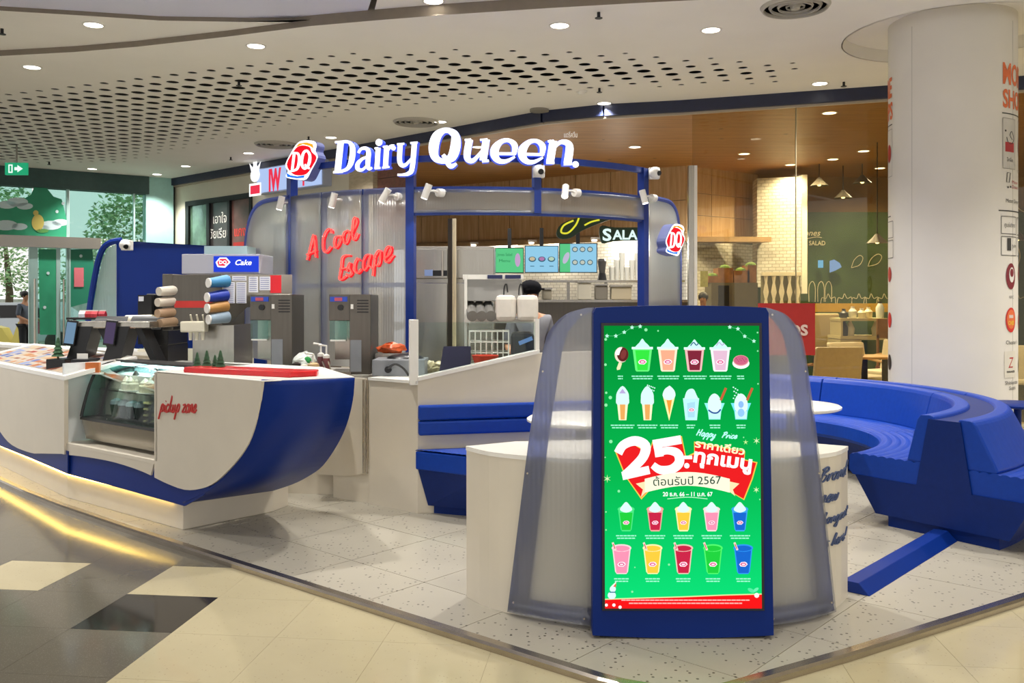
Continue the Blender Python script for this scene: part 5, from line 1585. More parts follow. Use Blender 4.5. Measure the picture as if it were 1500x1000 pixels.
# illuminated sign letters, each standing on the curve
GLOWW = EM('#f7f8ff', 1.6); SIDE = M('sign_side_blue', '#3c56c8', .4, emit='#3450d8', es=.55)
z5 = lambda x, y: (410 + x / 6.522, 180 + y / 6.522)
z6 = lambda x, y: (620 + x / 6.25, 180 + y / 6.25)
LET = [
 ('D', z5, (500, 730), [([(580, 180), (548, 462)], [62, 62]), ([(522, 180), (640, 176)], [20, 20]), ([(503, 466), (600, 466)], [20, 20]), ([(600, 180), (668, 190), (702, 250), (690, 370), (648, 440), (575, 462)], [24, 30, 52, 54, 34, 24])], []),
 ('a', z5, (715, 890), [([(748, 285), (775, 248), (825, 245), (850, 285), (842, 400), (855, 440), (885, 432)], [24, 26, 34, 44, 44, 32, 16]), ([(845, 325), (785, 345), (742, 388), (742, 435), (785, 448), (840, 405)], [22, 26, 40, 40, 26, 18])], []),
 ('i', z5, (900, 985), [([(940, 238), (928, 430)], [46, 46]), ([(905, 242), (940, 238)], [16, 16]), ([(905, 434), (962, 430)], [18, 18])], [(948, 187, 33)]),
 ('r', z5, (970, 1110), [([(1022, 222), (1010, 422)], [48, 48]), ([(985, 228), (1030, 222)], [16, 16]), ([(978, 427), (1048, 420)], [18, 18]), ([(1025, 275), (1058, 228), (1096, 226)], [22, 30, 34])], [(1088, 243, 22)]),
 ('y', z5, (1120, 1320), [([(1152, 196), (1145, 350), (1165, 402), (1205, 400), (1258, 345)], [48, 46, 40, 30, 20]), ([(1290, 190), (1268, 430), (1235, 482), (1180, 494), (1125, 494)], [50, 46, 38, 24, 20]), ([(1120, 202), (1190, 198)], [18, 18]), ([(1250, 194), (1320, 190)], [18, 18])], []),
 ('Q', z6, (40, 345), [([(235, 70), (290, 110), (298, 200), (265, 310), (185, 350), (110, 315), (95, 220), (125, 120), (185, 72), (240, 70)], [48, 72, 92, 84, 46, 70, 92, 84, 52, 48]), ([(180, 292), (208, 330), (235, 385), (265, 396), (305, 372)], [34, 44, 44, 40, 20])], []),
 ('u', z6, (365, 605), [([(425, 152), (402, 290), (418, 340), (465, 340), (540, 255)], [64, 64, 52, 38, 24]), ([(578, 150), (548, 345)], [66, 66]), ([(380, 158), (440, 152)], [18, 18]), ([(520, 156), (590, 150)], [18, 18]), ([(540, 352), (602, 346)], [22, 22])], []),
 ('e', z6, (615, 860), [([(690, 283), (845, 281)], [26, 26]), ([(832, 285), (838, 205), (785, 160), (715, 172), (660, 235), (655, 300), (695, 348), (760, 350), (840, 308)], [40, 56, 36, 44, 74, 72, 48, 34, 18])], []),
 ('e', z6, (870, 1120), [([(945, 289), (1100, 287)], [26, 26]), ([(1087, 291), (1092, 210), (1038, 165), (968, 177), (913, 240), (907, 306), (948, 354), (1014, 356), (1095, 314)], [40, 56, 36, 44, 74, 72, 48, 34, 18])], []),
 ('n', z6, (1125, 1385), [([(1192, 165), (1160, 362)], [70, 70]), ([(1140, 176), (1195, 166)], [18, 18]), ([(1195, 235), (1255, 178), (1320, 182), (1342, 230), (1322, 368)], [24, 36, 56, 72, 72]), ([(1125, 370), (1200, 368)], [22, 22]), ([(1288, 376), (1362, 372)], [22, 22])], []),
 ('.', z6, (1365, 1420), [], [(1393, 380, 29)]),
]
sign = thing('kiosk_name_sign', 'large white illuminated Dairy Queen letters along the canopy rail', 'sign', carc(0, .06, Z_T - .05))
for ch, zf, (xa_, xb_), strokes, dots in LET:
    pxc = zf((xa_ + xb_) / 2, 0)[0]
    ph = phi_of(pxc, .09); c = carc(ph, .09)
    yaw = ph * .75
    t3 = Vector((math.cos(R(yaw)), math.sin(R(yaw)), 0)); n3 = Vector((math.sin(R(yaw)), -math.cos(R(yaw)), 0))
    sq = c.y / F
    cosv = max(.5, math.cos(R(yaw) - math.atan2(c.x, c.y) * -1)) if False else max(.6, math.cos(R(yaw)))
    def lf(u, v, w, zf=zf, c=c, pxc=pxc, t3=t3, n3=n3, sq=sq, cosv=cosv):
        px, py = zf(u, v)
        return c + t3 * ((px - pxc) * sq / cosv) + Vector((0, 0, E - (py - HZ) * sq)) + n3 * w
    mb = MB()
    fr_ = MB()
    for pts, ws in strokes:
        mb.mat(SIDE).ribbon(pts, [w_ + 4 for w_ in ws], lf, -.07, .0, 5)
        fr_.mat(GLOWW).ribbon(pts, ws, lf, .001, .008, 5)
    for x_, y_, r_ in dots:
        cpts = [(x_ + r_ * math.cos(k * .3927), y_ + r_ * math.sin(k * .3927)) for k in range(16)]
        mb.mat(SIDE).prism([lf(a, b, -.07) for a, b in cpts], n3 * .07)
        fr_.mat(GLOWW).prism([lf(a, b, .001) for a, b in cpts], n3 * .007)
    bo = part('letter', mb, SIDE, sign)
    part('lit_face', fr_, GLOWW, bo)
ta = Art(lambda u, v, w: carc(phi_of(828), .1 + w) + Vector((u, 0, v)))
ta.text('แดรี่ควีน', 0, zat(204, carc(phi_of(828)).y), .06, M('white_print', '#e8e4dc'), 1, width=.11)
part('small_lettering', ta.mb, None, sign)

# red and white lip shaped emblem boxes
def emblem(c, t3, n3, k, label, name='emblem_sign'):
    """k: metres per trace pixel; c is the middle"""
    t = thing(name, label, 'sign', c - Vector((0, 0, .16)))
    f = lambda u, v, w: c + t3 * ((u - 232) * k) + Vector((0, 0, (360 - v) * k)) + n3 * w
    out_ = cr([(48, 385), (120, 272), (185, 200), (260, 180), (370, 194), (402, 235), (388, 285), (414, 345), (345, 455), (285, 535), (190, 532), (68, 508), (56, 478), (76, 445)], 3, True)
    part('case', MB().prism([f(a, b, -.11) for a, b in out_], n3 * .11), M('emblem_case_violet', '#5c6390', .4, emit='#4a58a8', es=.15), t)
    a_ = Art(f, dw=.002)
    a_.poly(out_, EM('#ffffff', 1.5), 1)
    a_.poly(cr([(66, 386), (130, 285), (190, 232), (255, 225), (325, 245), (350, 292), (402, 348), (335, 445), (285, 488), (200, 495), (125, 470)], 3, True), EM('#e01022', 1.1), 2)
    a_.poly([(165, 238), (205, 205), (290, 200), (360, 222), (372, 262), (330, 236), (250, 214)], EM('#f39a1e', 1.2), 3)
    a_.poly([(62, 462), (110, 488), (190, 503), (270, 496), (262, 520), (180, 520), (72, 500)], EM('#1c6be0', 1.2), 3)
    wf = EM('#ffffff', 1.7)
    a_.line([(155, 285), (130, 450)], 30, wf, 4, 0).line([(120, 288), (165, 285)], 14, wf, 4, 0).line([(105, 452), (160, 450)], 14, wf, 4, 0)
    a_.line([(160, 288), (200, 300), (212, 360), (190, 430), (140, 450)], [14, 24, 34, 28, 14], wf, 4, 4)
    a_.line([(300, 275), (330, 320), (322, 390), (285, 435), (250, 420), (238, 360), (262, 290), (302, 275)], [20, 30, 34, 22, 26, 34, 28, 20], wf, 4, 4)
    a_.line([(272, 400), (300, 425), (330, 440)], [18, 24, 16], wf, 4, 4)
    part('lit_face', a_.mb, None, t)
ph = phi_of(442, .12); c = carc(ph, .12); c.z = zat(235, c.y)
yw = R(ph * .62)
emblem(c, Vector((math.cos(yw), math.sin(yw), 0)), Vector((math.sin(yw), -math.cos(yw), 0)), c.y / F / 6.522 * 1.05, 'red and white lip shaped emblem box beside the sign letters')
ph = 57; c = carc(ph, .16); c.z = zat(351, c.y)
yw = R(44)
emblem(c, Vector((math.cos(yw), math.sin(yw), 0)), Vector((math.sin(yw), -math.cos(yw), 0)), c.y / F / 6.522 * .85, 'red and white lip shaped emblem box on the canopy wing')
br = carc(phi_of(447), .03)

# neon script, tubes on the wall panels
NEON = EM('#ff4038', 2.6); NHALO = M('red_neon_halo', '#c01424', .4, emit='#d01020', es=.5)
zn = lambda x, y: (440 + x / 8.333, 310 + y / 8.333)
NE = [
 ('A', [[(80, 585), (118, 430), (150, 300), (163, 312), (185, 555)], [(78, 522), (130, 500), (190, 475)]]),
 ('C', [[(375, 258), (370, 218), (332, 215), (285, 290), (270, 400), (285, 480), (320, 490), (368, 425)]]),
 ('o', [[(470, 300), (425, 312), (410, 380), (430, 440), (470, 392), (490, 312), (468, 298), (505, 300)]]),
 ('o', [[(570, 232), (528, 260), (520, 340), (545, 388), (582, 330), (595, 252), (570, 230), (610, 240)]]),
 ('l', [[(618, 285), (680, 130), (668, 70), (645, 100), (625, 230), (635, 325), (662, 335), (698, 262)]]),
 ('E', [[(603, 532), (550, 532), (508, 565), (495, 680), (475, 815), (510, 820), (552, 788)], [(482, 700), (548, 688)]]),
 ('s', [[(556, 722), (602, 622), (600, 690), (624, 745), (592, 785), (560, 758)]]),
 ('c', [[(716, 592), (690, 570), (660, 640), (664, 720), (700, 745), (742, 700)]]),
 ('a', [[(832, 522), (790, 542), (760, 640), (780, 712), (820, 650), (852, 520), (836, 640), (862, 685)]]),
 ('p', [[(912, 520), (895, 650), (880, 780)], [(898, 570), (940, 482), (972, 482), (972, 560), (950, 650), (908, 648)]]),
 ('e', [[(1030, 572), (1090, 500), (1100, 432), (1060, 430), (1025, 500), (1030, 590), (1070, 610), (1132, 525)]]),
]
ne = thing('neon_sign', 'red neon script reading A Cool Escape on the frosted panels', 'neon sign', carc(phi_of(510), .06, 1.6))
def nfn(x, y, dr=.07):
    px, py = zn(x, y); c = NEC[round(px)] if round(px) in NEC else carc(phi_of(px, dr), dr)
    return c
NEC = {}
for q in range(444, 582):
    ph = phi_of(q, .07); NEC[q] = carc(ph, .07)
def n3d(x, y):
    px, py = zn(x, y); a = int(px); t = px - a
    c = NEC[a] * (1 - t) + NEC[a + 1] * t
    return Vector((c.x, c.y, E - (py - HZ) / F * c.y))
for ch, sts in NE:
    for q in sts:
        tl_ = part('tube_letter', MB().tube([n3d(a, b) for a, b in cr(q, 6)], .0065, 7), NEON, ne, smooth=True)
        part('red_halo', MB().tube([n3d(a, b) + Vector((.014, .025, -.006)) for a, b in cr(q, 6)], .0085, 7), NHALO, tl_, smooth=True)  # red halo and offset reflection of the neon, modelled as a glowing tube
part('mount_clip', MB().cyl(n3d(270, 300) , n3d(270, 300) + Vector((.02, .06, 0)), .008, n=6), WPLAST, ne)

# white track spots on the canopy
def spot(px, py, Y, ax, label, on=True, power=9, parent_post=None):
    c = at(px, py, Y)
    t = thing('spot_lamp', label, 'spot lamp', c, group='white spot lamps along the canopy')
    d = Vector(ax).normalized()
    part('head', MB().cyl(c - d * .06, c + d * .06, .029, n=16), WPLAST, t, smooth=True)
    part('lens', MB().cyl(c + d * .056, c + d * .064, .024, n=16), EM('#fffaf0', 8.0 if on else 2.5), t)
    part('arm', MB().tube([c, c + Vector((.05, .05, .01)), c + Vector((.09, .1, 0))], .01, 6), WPLAST, t)
    part('junction_box', MB().cyl(c + Vector((.08, .09, 0)), c + Vector((.12, .13, 0)), .034, n=14), WPLAST, t)
    if on:
        ld = bpy.data.lights.new('spot_light', 'SPOT'); ld.energy = power; ld.spot_size = R(75); ld.spot_blend = .6; ld.shadow_soft_size = .03; ld.color = (1, .95, .86)
        lo = bpy.data.objects.new('light', ld); COL.objects.link(lo); lo.parent = t
        lo.location = tuple(d * .085); lo.rotation_euler = d.to_track_quat('-Z', 'Y').to_euler()
for px, py, ax, lb in ((411, 297, (-.25, .1, -1), 'white spot lamp at the outer corner of the left canopy wing'), (488, 293, (-.3, .2, -1), 'white spot lamp above the neon letter A'), (564, 286, (-.5, .2, -.8), 'white spot lamp above the end of the neon script'),
                   (625, 280, (-.35, .1, -.9), 'white spot lamp beside the tall blue post'), (828, 280, (-.1, -.6, -.7), 'bright white spot lamp under the last sign letter'), (943, 288, (.25, -.1, -1), 'white spot lamp on top of the right canopy wing')):
    Y = carc(phi_of(min(max(px, 420), 950)), .12).y - .06
    spot(px, py, Y, ax, lb)
# dome cameras
def dome_cam(c, label, look=(.4, -1, -.3), arm=True):
    t = thing('dome_camera', label, 'security camera', c, group='white dome cameras')
    part('bracket', MB().box(c.x - .05, c.y, c.z - .05, c.x + .05, c.y + .07, c.z + .05), WPLAST, t, bevel=.008)
    part('dome', MB().ball(c + Vector((.0, -.02, 0)), .052, 16, 10), WPLAST, t, smooth=True)
    d = Vector(look).normalized()
    part('lens', MB().cyl(c + Vector((0, -.02, 0)) + d * .04, c + Vector((0, -.02, 0)) + d * .056, .026, .022, n=14), BLACK, t)
dome_cam(carc(pM_, .06, zat(252, carc(pM_).y)), 'white dome camera under the last letters of the sign')
dome_cam(carc(pR, .05, zat(254, carc(pR).y)) + Vector((.06, 0, 0)), 'white dome camera at the right end of the canopy rail', (.8, -.8, -.2))
# ---------------------------------------------------------------- blue backdrop screen and machines
bs = thing('backdrop_screen', 'tall royal blue backdrop screen with frosted side behind the machines', 'screen', (xat(260, 9.0), 9.0, P))
Yb = 9.0
fr_ = [at(170, 510, Yb), at(170, 356, Yb), at(178, 352.5, Yb), at(380, 364, Yb + .3), at(380, 510, Yb + .3)]
part('panel', MB().prism([Vector((p.x, p.y, p.z)) for p in fr_] , (0, .06, 0)), BLUE, bs)
edge = [at(x, y, Yb - .1) for x, y in cr([(129, 470), (133, 440), (139, 405), (145, 378), (153, 361), (165, 354), (178, 352)], 3)]
part('edge', MB().tube(edge, .03, 8), BLUE, bs, smooth=True)
part('frosted_side', MB().prism([at(x, y, Yb - .05) for x, y in [(134, 470), (138, 440), (144, 405), (150, 380), (158, 364), (170, 358), (170, 470)]], (0, .012, 0)), FROST, bs)
part('support', MB().box(xat(170, Yb), Yb, P, xat(185, Yb), Yb + .06, 1.2), BLUE_D, bs)
part('support', MB().box(xat(360, Yb), Yb + .28, P, xat(378, Yb), Yb + .34, 1.2), BLUE_D, bs)
dome_cam(at(184, 359, Yb - .12), 'white dome camera on the corner of the blue backdrop screen', (.6, -.8, -.4))
MW = .931   # machine worktop height

# big soft serve freezer
Yf = 7.15
sf = thing('soft_serve_freezer', 'large stainless soft serve freezer with cup dispensers and white spouts', 'ice cream machine', (xat(300, Yf), Yf + .2, MW))
ff = Vector((.80, -.14, 0)).normalized()      # front runs to the right
def fb(px, py, Y=Yf): return at(px, py, Y)
def slab(px0, py0, px1, py1, Y, dep, Y1=None):
    a, b = at(px0, py0, Y), at(px1, py1, Y if Y1 is None else Y1)
    return MB().box(min(a.x, b.x), Y, min(a.z, b.z), max(a.x, b.x), Y + dep, max(a.z, b.z))
bx0, bx1 = xat(252, Yf), xat(326, Yf)
part('body', MB().box(bx0, Yf, MW + .36, bx1, Yf + .6, zat(402, Yf)), STEEL_D, sf, bevel=.008)
part('lower_body', MB().box(xat(277, Yf), Yf + .08, MW, xat(338, Yf), Yf + .6, MW + .36), STEEL, sf)
part('left_column', MB().box(xat(236, Yf), Yf + .02, zat(484, Yf), xat(252, Yf), Yf + .5, zat(401, Yf)), STEEL_D, sf, bevel=.006)
part('label_band', MB().box(xat(256, Yf), Yf - .006, zat(450.5, Yf), xat(312, Yf), Yf + .002, zat(440.5, Yf)), REDP, sf)
sp0, sp1 = Vector((xat(326, Yf), Yf, 0)), Vector((xat(428, Yf + .42), Yf + .42, 0))
def side_y(px):
    d_ = (px - 750) / F; t_ = (d_ * sp0.y - sp0.x) / ((sp1.x - sp0.x) - d_ * (sp1.y - sp0.y))
    return sp0.y + (sp1.y - sp0.y) * t_
part('side_panel', MB().prism([at(u, v, side_y(u)) for u, v in ((326, 402), (326, 472), (340, 470), (362, 450), (428, 444), (428, 402))], (-.02, .04, 0)), STEEL, sf)
pa_ = Art(lambda u, v, w: at(u, v, side_y(u)) + Vector((.3, -.9, 0)) * (.003 + w), dw=.002)
PAPER = M('printed_sheet', '#dfe1ea', .5); INK = M('sheet_ink', '#7b86b4', .5)
for x0, y0, x1, y1 in ((328, 404, 337, 411), (340, 404, 361, 411), (364, 405, 378, 428), (328, 413, 344, 444), (346, 413, 361, 444), (380, 405, 396, 425)):
    pa_.rect(x0, y0, x1, y1, PAPER, 1)
    y = y0 + 2
    while y < y1 - 1.5:
        pa_.rect(x0 + 1.5, y, x1 - 2, y + .8, INK, 2); y += 3
pa_.rect(396, 403, 412, 429, M('red_sheet', '#d8202e', .5), 1)
part('notice_sheets', pa_.mb, None, sf)
# spouts
SPM = M('ivory_plastic', '#d9d2be', .4)
p0, p1 = at(270, 470, Yf), at(306, 486, Yf)
part('spout_block', MB().box(p0.x, Yf - .1, p1.z, p1.x, Yf, p0.z), SPM, sf, bevel=.012)
for px in (279, 288, 297):
    q = at(px, 486, Yf - .07)
    part('nozzle', MB().cyl(q, q - Vector((0, 0, .065)), .016, .012, n=12), SPM, sf)
    q = at(px + 2, 470, Yf - .07)
    part('lever', MB().tube([q, q + Vector((.0, -.03, .05))], .008, 6), SPM, sf)
# stacked cups at both sides
for k, (px, py, c) in enumerate(((246, 425, '#cfc8ba'), (244, 441, '#c8beb0'), (244, 457, '#a68a6e'), (247, 471, '#9d8368'))):
    q = at(px, py, Yf - .05)
    part('cup_stack', MB().cyl(q + Vector((-.045, -.07, -.01)), q + Vector((.03, .08, .0)), .034, .04, n=16), M('cup_' + c[1:], c, .5), sf, smooth=True)
for k, (px, py, c) in enumerate(((322, 413, '#3f88b8'), (320, 434, '#1e3aa0'), (320, 450, '#b8884e'), (322, 466, '#8fa3b4'))):
    q = at(px, py, Yf - .06)
    o = part('cup_stack', MB().cyl(q + Vector((-.06, -.08, -.008)), q + Vector((.03, .08, .01)), .036, .05, n=16), M('cup_' + c[1:], c, .5), sf, smooth=True)
    part('cup_rim', MB().cyl(q + Vector((-.065, -.086, -.008)), q + Vector((-.058, -.078, -.008)), .038, n=16), WPLAST, o)
# lit menu box behind the freezer
lbx = thing('lit_menu_box', 'white box with glowing blue emblem panel above the freezer', 'light box', at(315, 402, 7.75))
part('case', MB().box(xat(266, 7.75), 7.75, zat(401, 7.75), xat(380, 7.75), 8.2, zat(372, 7.75)), M('white_lightbox', '#b9bac6', .5), lbx, bevel=.006)
aa = Art(lambda u, v, w: Vector((xat(u, 7.74), 7.74 - w, zat(v, 7.74))), dw=.002)
aa.rect(313, 375, 379, 398, EM('#1f3fd0', 1.0), 1)
aa.poly([(316, 384), (322, 377), (332, 377), (338, 384), (330, 392), (319, 391)], EM('#ffffff', 1.2), 2).poly([(318.5, 384), (323, 379), (331, 379), (335.5, 384), (329, 389.5), (320.5, 389)], EM('#e02a4a', 1.1), 3).text('DQ', 327, 386.5, 7, EM('#ffffff', 1.2), 4, width=11, flip=True, bold=.04)
aa.text('Cake', 357, 388, 11, EM('#ffffff', 1.2), 3, width=24, shear=.3, flip=True, bold=.02)
part('lit_panel', aa.mb, None, lbx)
part('back_box', MB().box(xat(304, 8.3), 8.21, zat(380, 8.3), xat(366, 8.3), 8.5, zat(361, 8.3)), M('pale_teal_box', '#a9c3c4', .4), lbx)

def mixer(px0, px1, pyt, Y, label, base=MW):
    """tall stainless blender stand with recessed front"""
    x0, x1 = xat(px0, Y), xat(px1, Y); w = x1 - x0; zt = zat(pyt, Y)
    t = thing('shake_mixer', label, 'mixer', ((x0 + x1) / 2, Y + .2, base))
    part('side_cabinet', MB().box(x0 + w * .5, Y, base, x1, Y + .4, zt), STEEL_D, t, bevel=.005)
    part('head', MB().box(x0, Y + .02, zt - .2, x0 + w * .5, Y + .4, zt), STEEL_D, t, bevel=.005)
    part('splash_back', MB().box(x0 + .01, Y + .2, base + .1, x0 + w * .5, Y + .4, zt - .2), STEEL, t)
    part('splash_guard', MB().box(x0 + .005, Y + .02, base + .26, x0 + w * .42, Y + .03, zt - .2), GLASS_T, t)
    part('drip_tray', MB().box(x0, Y - .03, base, x0 + w * .55, Y + .3, base + .02), CHROME, t)
    part('badge', MB().box(x0 + .01, Y + .012, zt - .055, x0 + w * .44, Y + .022, zt - .018), M('blue_badge', '#2448b4', .4), t)
    part('badge_emblem', MB().box(x0 + w * .14, Y + .008, zt - .05, x0 + w * .32, Y + .014, zt - .024), M('badge_red', '#b64a5a', .4), t)
    part('knob', MB().cyl((x0 + w * .28, Y, zt - .1), (x0 + w * .28, Y + .03, zt - .1), .022, n=14), BLACK, t)
    part('shelf_light', MB().box(x0 + .01, Y + .02, base + .25, x0 + w * .4, Y + .06, base + .262), WPLAST, t)
    part('switch', MB().box(x0 + w * .53, Y - .008, zt - .11, x0 + w * .59, Y, zt - .075), WPLAST, t)
    for k in range(5):
        part('vent_slot', MB().box(x0 + w * .68, Y - .002, zt - .05 - k * .022, x0 + w * .95, Y + .002, zt - .042 - k * .022), BLACK_M, t)
    part('lower_pocket', MB().box(x0 + w * .52, Y - .004, base + .02, x0 + w * .78, Y, base + .26), GREYP, t)
mixer(365, 428, 431, 6.95, 'stainless shake mixer beside the soft serve freezer')
mixer(481, 543, 431, 6.82, 'stainless shake mixer standing in front of the neon sign')
# black fridge behind the freezer
bf = thing('black_cooler', 'black upright cooler behind the cup dispensers', 'cooler', (xat(228, 8.1), 8.3, P))
part('body', slab(214, 506, 246, 430, 8.1, .5), BLACK, bf, bevel=.01)
part('lower_body', MB().box(xat(214, 8.1), 8.1, P, xat(246, 8.1), 8.6, zat(506, 8.1)), BLACK, bf)
part('door', slab(202, 504, 222, 432, 8.0, .06), BLACK_M, bf)
part('yellow_label', slab(225, 470, 231, 459, 8.09, .01), M('yellow_label', '#c9b25a', .5), bf)
part('notice', slab(203, 441, 210, 434, 7.99, .01), PAPER, bf)

# ---------------------------------------------------------------- till area
lc = thing('back_counter', 'white low counter behind the till terminals', 'counter', (xat(150, 7.9), 8.0, P))
part('carcass', MB().prism([(xat(-40, 9.6), 9.6, P), (xat(105, 8.3), 8.3, P), (xat(235, 7.75), 7.75, P), (xat(235, 8.2), 8.2, P), (xat(105, 8.8), 8.8, P), (xat(-40, 10.1), 10.1, P)], (0, 0, .98)), WHITE, lc)
part('worktop', MB().prism([(xat(-40, 9.6), 9.58, 1.01), (xat(105, 8.3), 8.28, 1.01), (xat(235, 7.75), 7.73, 1.01), (xat(235, 8.2), 8.2, 1.01), (xat(105, 8.8), 8.8, 1.01), (xat(-40, 10.1), 10.1, 1.01)], (0, 0, .03)), WHITE_TOP, lc)
ZK = .95
tc_ = thing('till_counter', 'pale staff counter under the till terminals', 'counter', (xat(150, 6.9), 6.95, P))
tpl = [(-3.42, 7.0), (-2.55, 6.35), (-2.3, 6.70), (-3.12, 7.22)]
part('carcass', MB().plan(tpl, P, ZK - .03), WHITE, tc_)
part('worktop', MB().plan(tpl, ZK - .03, ZK), WHITE_TOP, tc_)
def till(px, Y, label, sc_px, scr_m):
    t = thing('till_terminal', label, 'till', (xat(px, Y), Y + .1, ZK))
    x = xat(px, Y)
    part('stand', MB().prism([(x - .16, Y, ZK), (x - .02, Y, ZK), (x + .07, Y, zat(478, Y)), (x - .05, Y, zat(478, Y))], (0, .2, 0)), BLACK, t)
    part('leg', MB().prism([(x + .1, Y + .02, zat(480, Y)), (x + .15, Y + .02, zat(480, Y)), (x + .31, Y + .02, ZK), (x + .26, Y + .02, ZK)], (0, .18, 0)), BLACK_M, t)
    part('top_bar', MB().box(x - .06, Y + .01, zat(481, Y), x + .22, Y + .22, zat(471, Y)), STEEL, t, bevel=.008)
    part('staff_screen', MB().prism([(x - .04, Y + .22, zat(484, Y)), (x + .22, Y + .22, zat(484, Y)), (x + .22, Y + .3, zat(467, Y)), (x - .04, Y + .3, zat(467, Y))], (0, .02, .015)), BLACK, t)
    a, b = at(sc_px, 505, Y - .03), at(sc_px + 22, 470, Y - .03)
    pts = [Vector((a.x, a.y, a.z)), Vector((a.x + .085, a.y, a.z - .01)), Vector((b.x, b.y, b.z)), Vector((b.x - .085, b.y, b.z + .01))]
    part('customer_screen', MB().prism(pts, (.0, .02, 0)), BLACK, t, bevel=.004)
    cc = sum(pts, Vector()) / 4
    o = part('screen_glow', MB().prism([cc + (p - cc) * .84 + Vector((0, -.003, 0)) for p in pts], (0, .002, 0)), scr_m, t)
till(122, 7.05, 'black till terminal with pale blue customer screen', 92, EM('#8fb6d8', .5))
till(176, 6.85, 'black till terminal with dark pink customer screen', 150, EM('#6a5a80', .45))
bx = at(153, 530, 6.8)
cd = thing('orange_card_holder', 'small orange card holder in front of the till terminals', 'card holder', (bx.x, 6.6, ZK))
part('card', MB().box(bx.x - .05, 6.6, ZK, bx.x + .05, 6.63, ZK + .085), M('orange_card', '#c46a2e', .5, noise=.1), cd)
part('stand', MB().box(bx.x - .06, 6.59, ZK, bx.x + .06, 6.66, ZK + .012), WPLAST, cd)
mini_tree(Vector((xat(85, 6.95), 6.95, ZK + .09)), .16, 'small dark green toy tree beside the till terminals')
part_ = one('storage_riser', MB().box(xat(72, 6.95), 6.9, ZK, xat(100, 6.95), 7.06, ZK + .09), BLACK, 'small black riser under the toy tree', 'riser', bevel=.005)
rp = thing('receipt_printer', 'black receipt printer between the till terminals', 'printer', (xat(112, 6.75), 6.8, ZK))
part('body', MB().box(xat(103, 6.75), 6.75, ZK, xat(130, 6.75), 6.95, ZK + .1), BLACK, rp, bevel=.01)
part('paper', MB().box(xat(108, 6.75), 6.8, ZK + .1, xat(124, 6.75), 6.803, ZK + .14), WPLAST, rp)
# sweets shelf above the tills
sw = thing('bar_shelf', 'dark narrow shelf behind the tills', 'shelf', (xat(160, 7.8), 7.85, 1.04))
part('board', MB().box(xat(97, 7.8), 7.8, zat(468, 7.8), xat(178, 7.8), 7.98, zat(465, 7.8)), BLACK_M, sw)
for x in (102, 172):
    part('bracket', MB().box(xat(x, 7.8) - .01, 7.88, 1.04, xat(x, 7.8) + .01, 7.9, zat(468, 7.8)), BLACK_M, sw)
for k, (px, c, lb) in enumerate(((119, '#d9dbe2', 'white'), (128, '#b83038', 'red'), (137, '#c7404a', 'crimson'), (148, '#b02c3c', 'dark red'))):
    p = Vector((xat(px, 7.85), 7.88, zat(465, 7.8)))
    t = thing('snack_packet', lb + ' snack packet on the dark shelf behind the tills', 'packet', p, group='snack packets behind the tills')
    part('pouch', MB().loft([[p + Vector((sx_ * .028, sy * dd, z)) for sx_, sy in ((-1, -1), (1, -1), (1, 1), (-1, 1))] for z, dd in ((0, .022), (.03, .026), (.055, .006))]), M('packet_' + c[1:], c, .35, noise=.2, scale=40), t)
    part('seal', MB().box(p.x - .028, p.y - .003, p.z + .054, p.x + .028, p.y + .003, p.z + .064), WPLAST, t)
# white stand mixer / juicer beside the tills
wx = thing('white_juicer', 'cream coloured countertop juicer beside the till terminals', 'juicer', (xat(208, 7.6), 7.6, 1.04))
x = xat(210, 7.85)
part('foot', MB().lathe([(.09, 1.041), (.085, 1.06)], (x, 7.95, 0), 20), SPM, wx, smooth=True)
part('column', MB().tube([(x + .0, 7.95, 1.05), (x - .02, 7.95, 1.2), (x - .03, 7.95, 1.27)], [.035, .03, .045]), SPM, wx, smooth=True)
part('head', MB().cyl((x - .17, 7.9, 1.31), (x + .06, 7.9, 1.31), .05, .055, n=18), SPM, wx, smooth=True)

# ---------------------------------------------------------------- things on the inner counter
def jar(px, Y, z, r, h, c, lid, label, grp='sauce jars on the machine counter', pump=False):
    p = Vector((xat(px, Y), Y, z))
    t = thing('sauce_jar', label, 'jar', p, group=grp)
    part('jar_body', MB().lathe([(r, 0), (r, h * .8), (r * .8, h)], p, 16), M('jar_' + c[1:], c, .3, noise=.2, scale=30), t, smooth=True)
    part('lid', MB().lathe([(r * .85, h), (r * .85, h + .02), (r * .3, h + .03)], p, 16), M('lid_' + lid[1:], lid, .4), t, smooth=True)
    if pump:
        part('pump', MB().tube([p + Vector((0, 0, h + .02)), p + Vector((0, 0, h + .09)), p + Vector((-.05, -.03, h + .1))], .008, 6), WPLAST, t)
jar(434, 6.7, MW, .04, .07, '#b9a58a', '#2a2622', 'short tan sauce jar with dark lid left of mixer')
jar(446, 6.65, MW, .035, .06, '#c8b496', '#d8cfc0', 'short cream sauce jar in front of the mixer')
jar(459, 6.6, MW, .05, .075, '#3a1f18', '#c9a87a', 'dark chocolate sauce jar with tan lid', pump=True)
jar(470, 6.75, MW, .03, .14, '#5c2a2c', '#e0ddd6', 'dark red pump bottle next to mixer', pump=True)
jar(478, 6.72, MW, .03, .13, '#6a3434', '#e0ddd6', 'maroon pump bottle touching the mixer', pump=True)
p = Vector((xat(446, 6.95), 6.95, MW))
t = thing('napkin_bag', 'crumpled white plastic bag with green print', 'bag', p)
rnd = random.Random(9)
bagm = MB().ball(p + Vector((0, 0, .08)), .09, 14, 10, (1, .8, .9))
bagm.v = [tuple(Vector(v) + Vector((rnd.uniform(-.012, .012),) * 3)) for v in bagm.v]
part('bag', bagm, M('white_plastic_film', '#dfe4dd', .3, noise=.1), t)
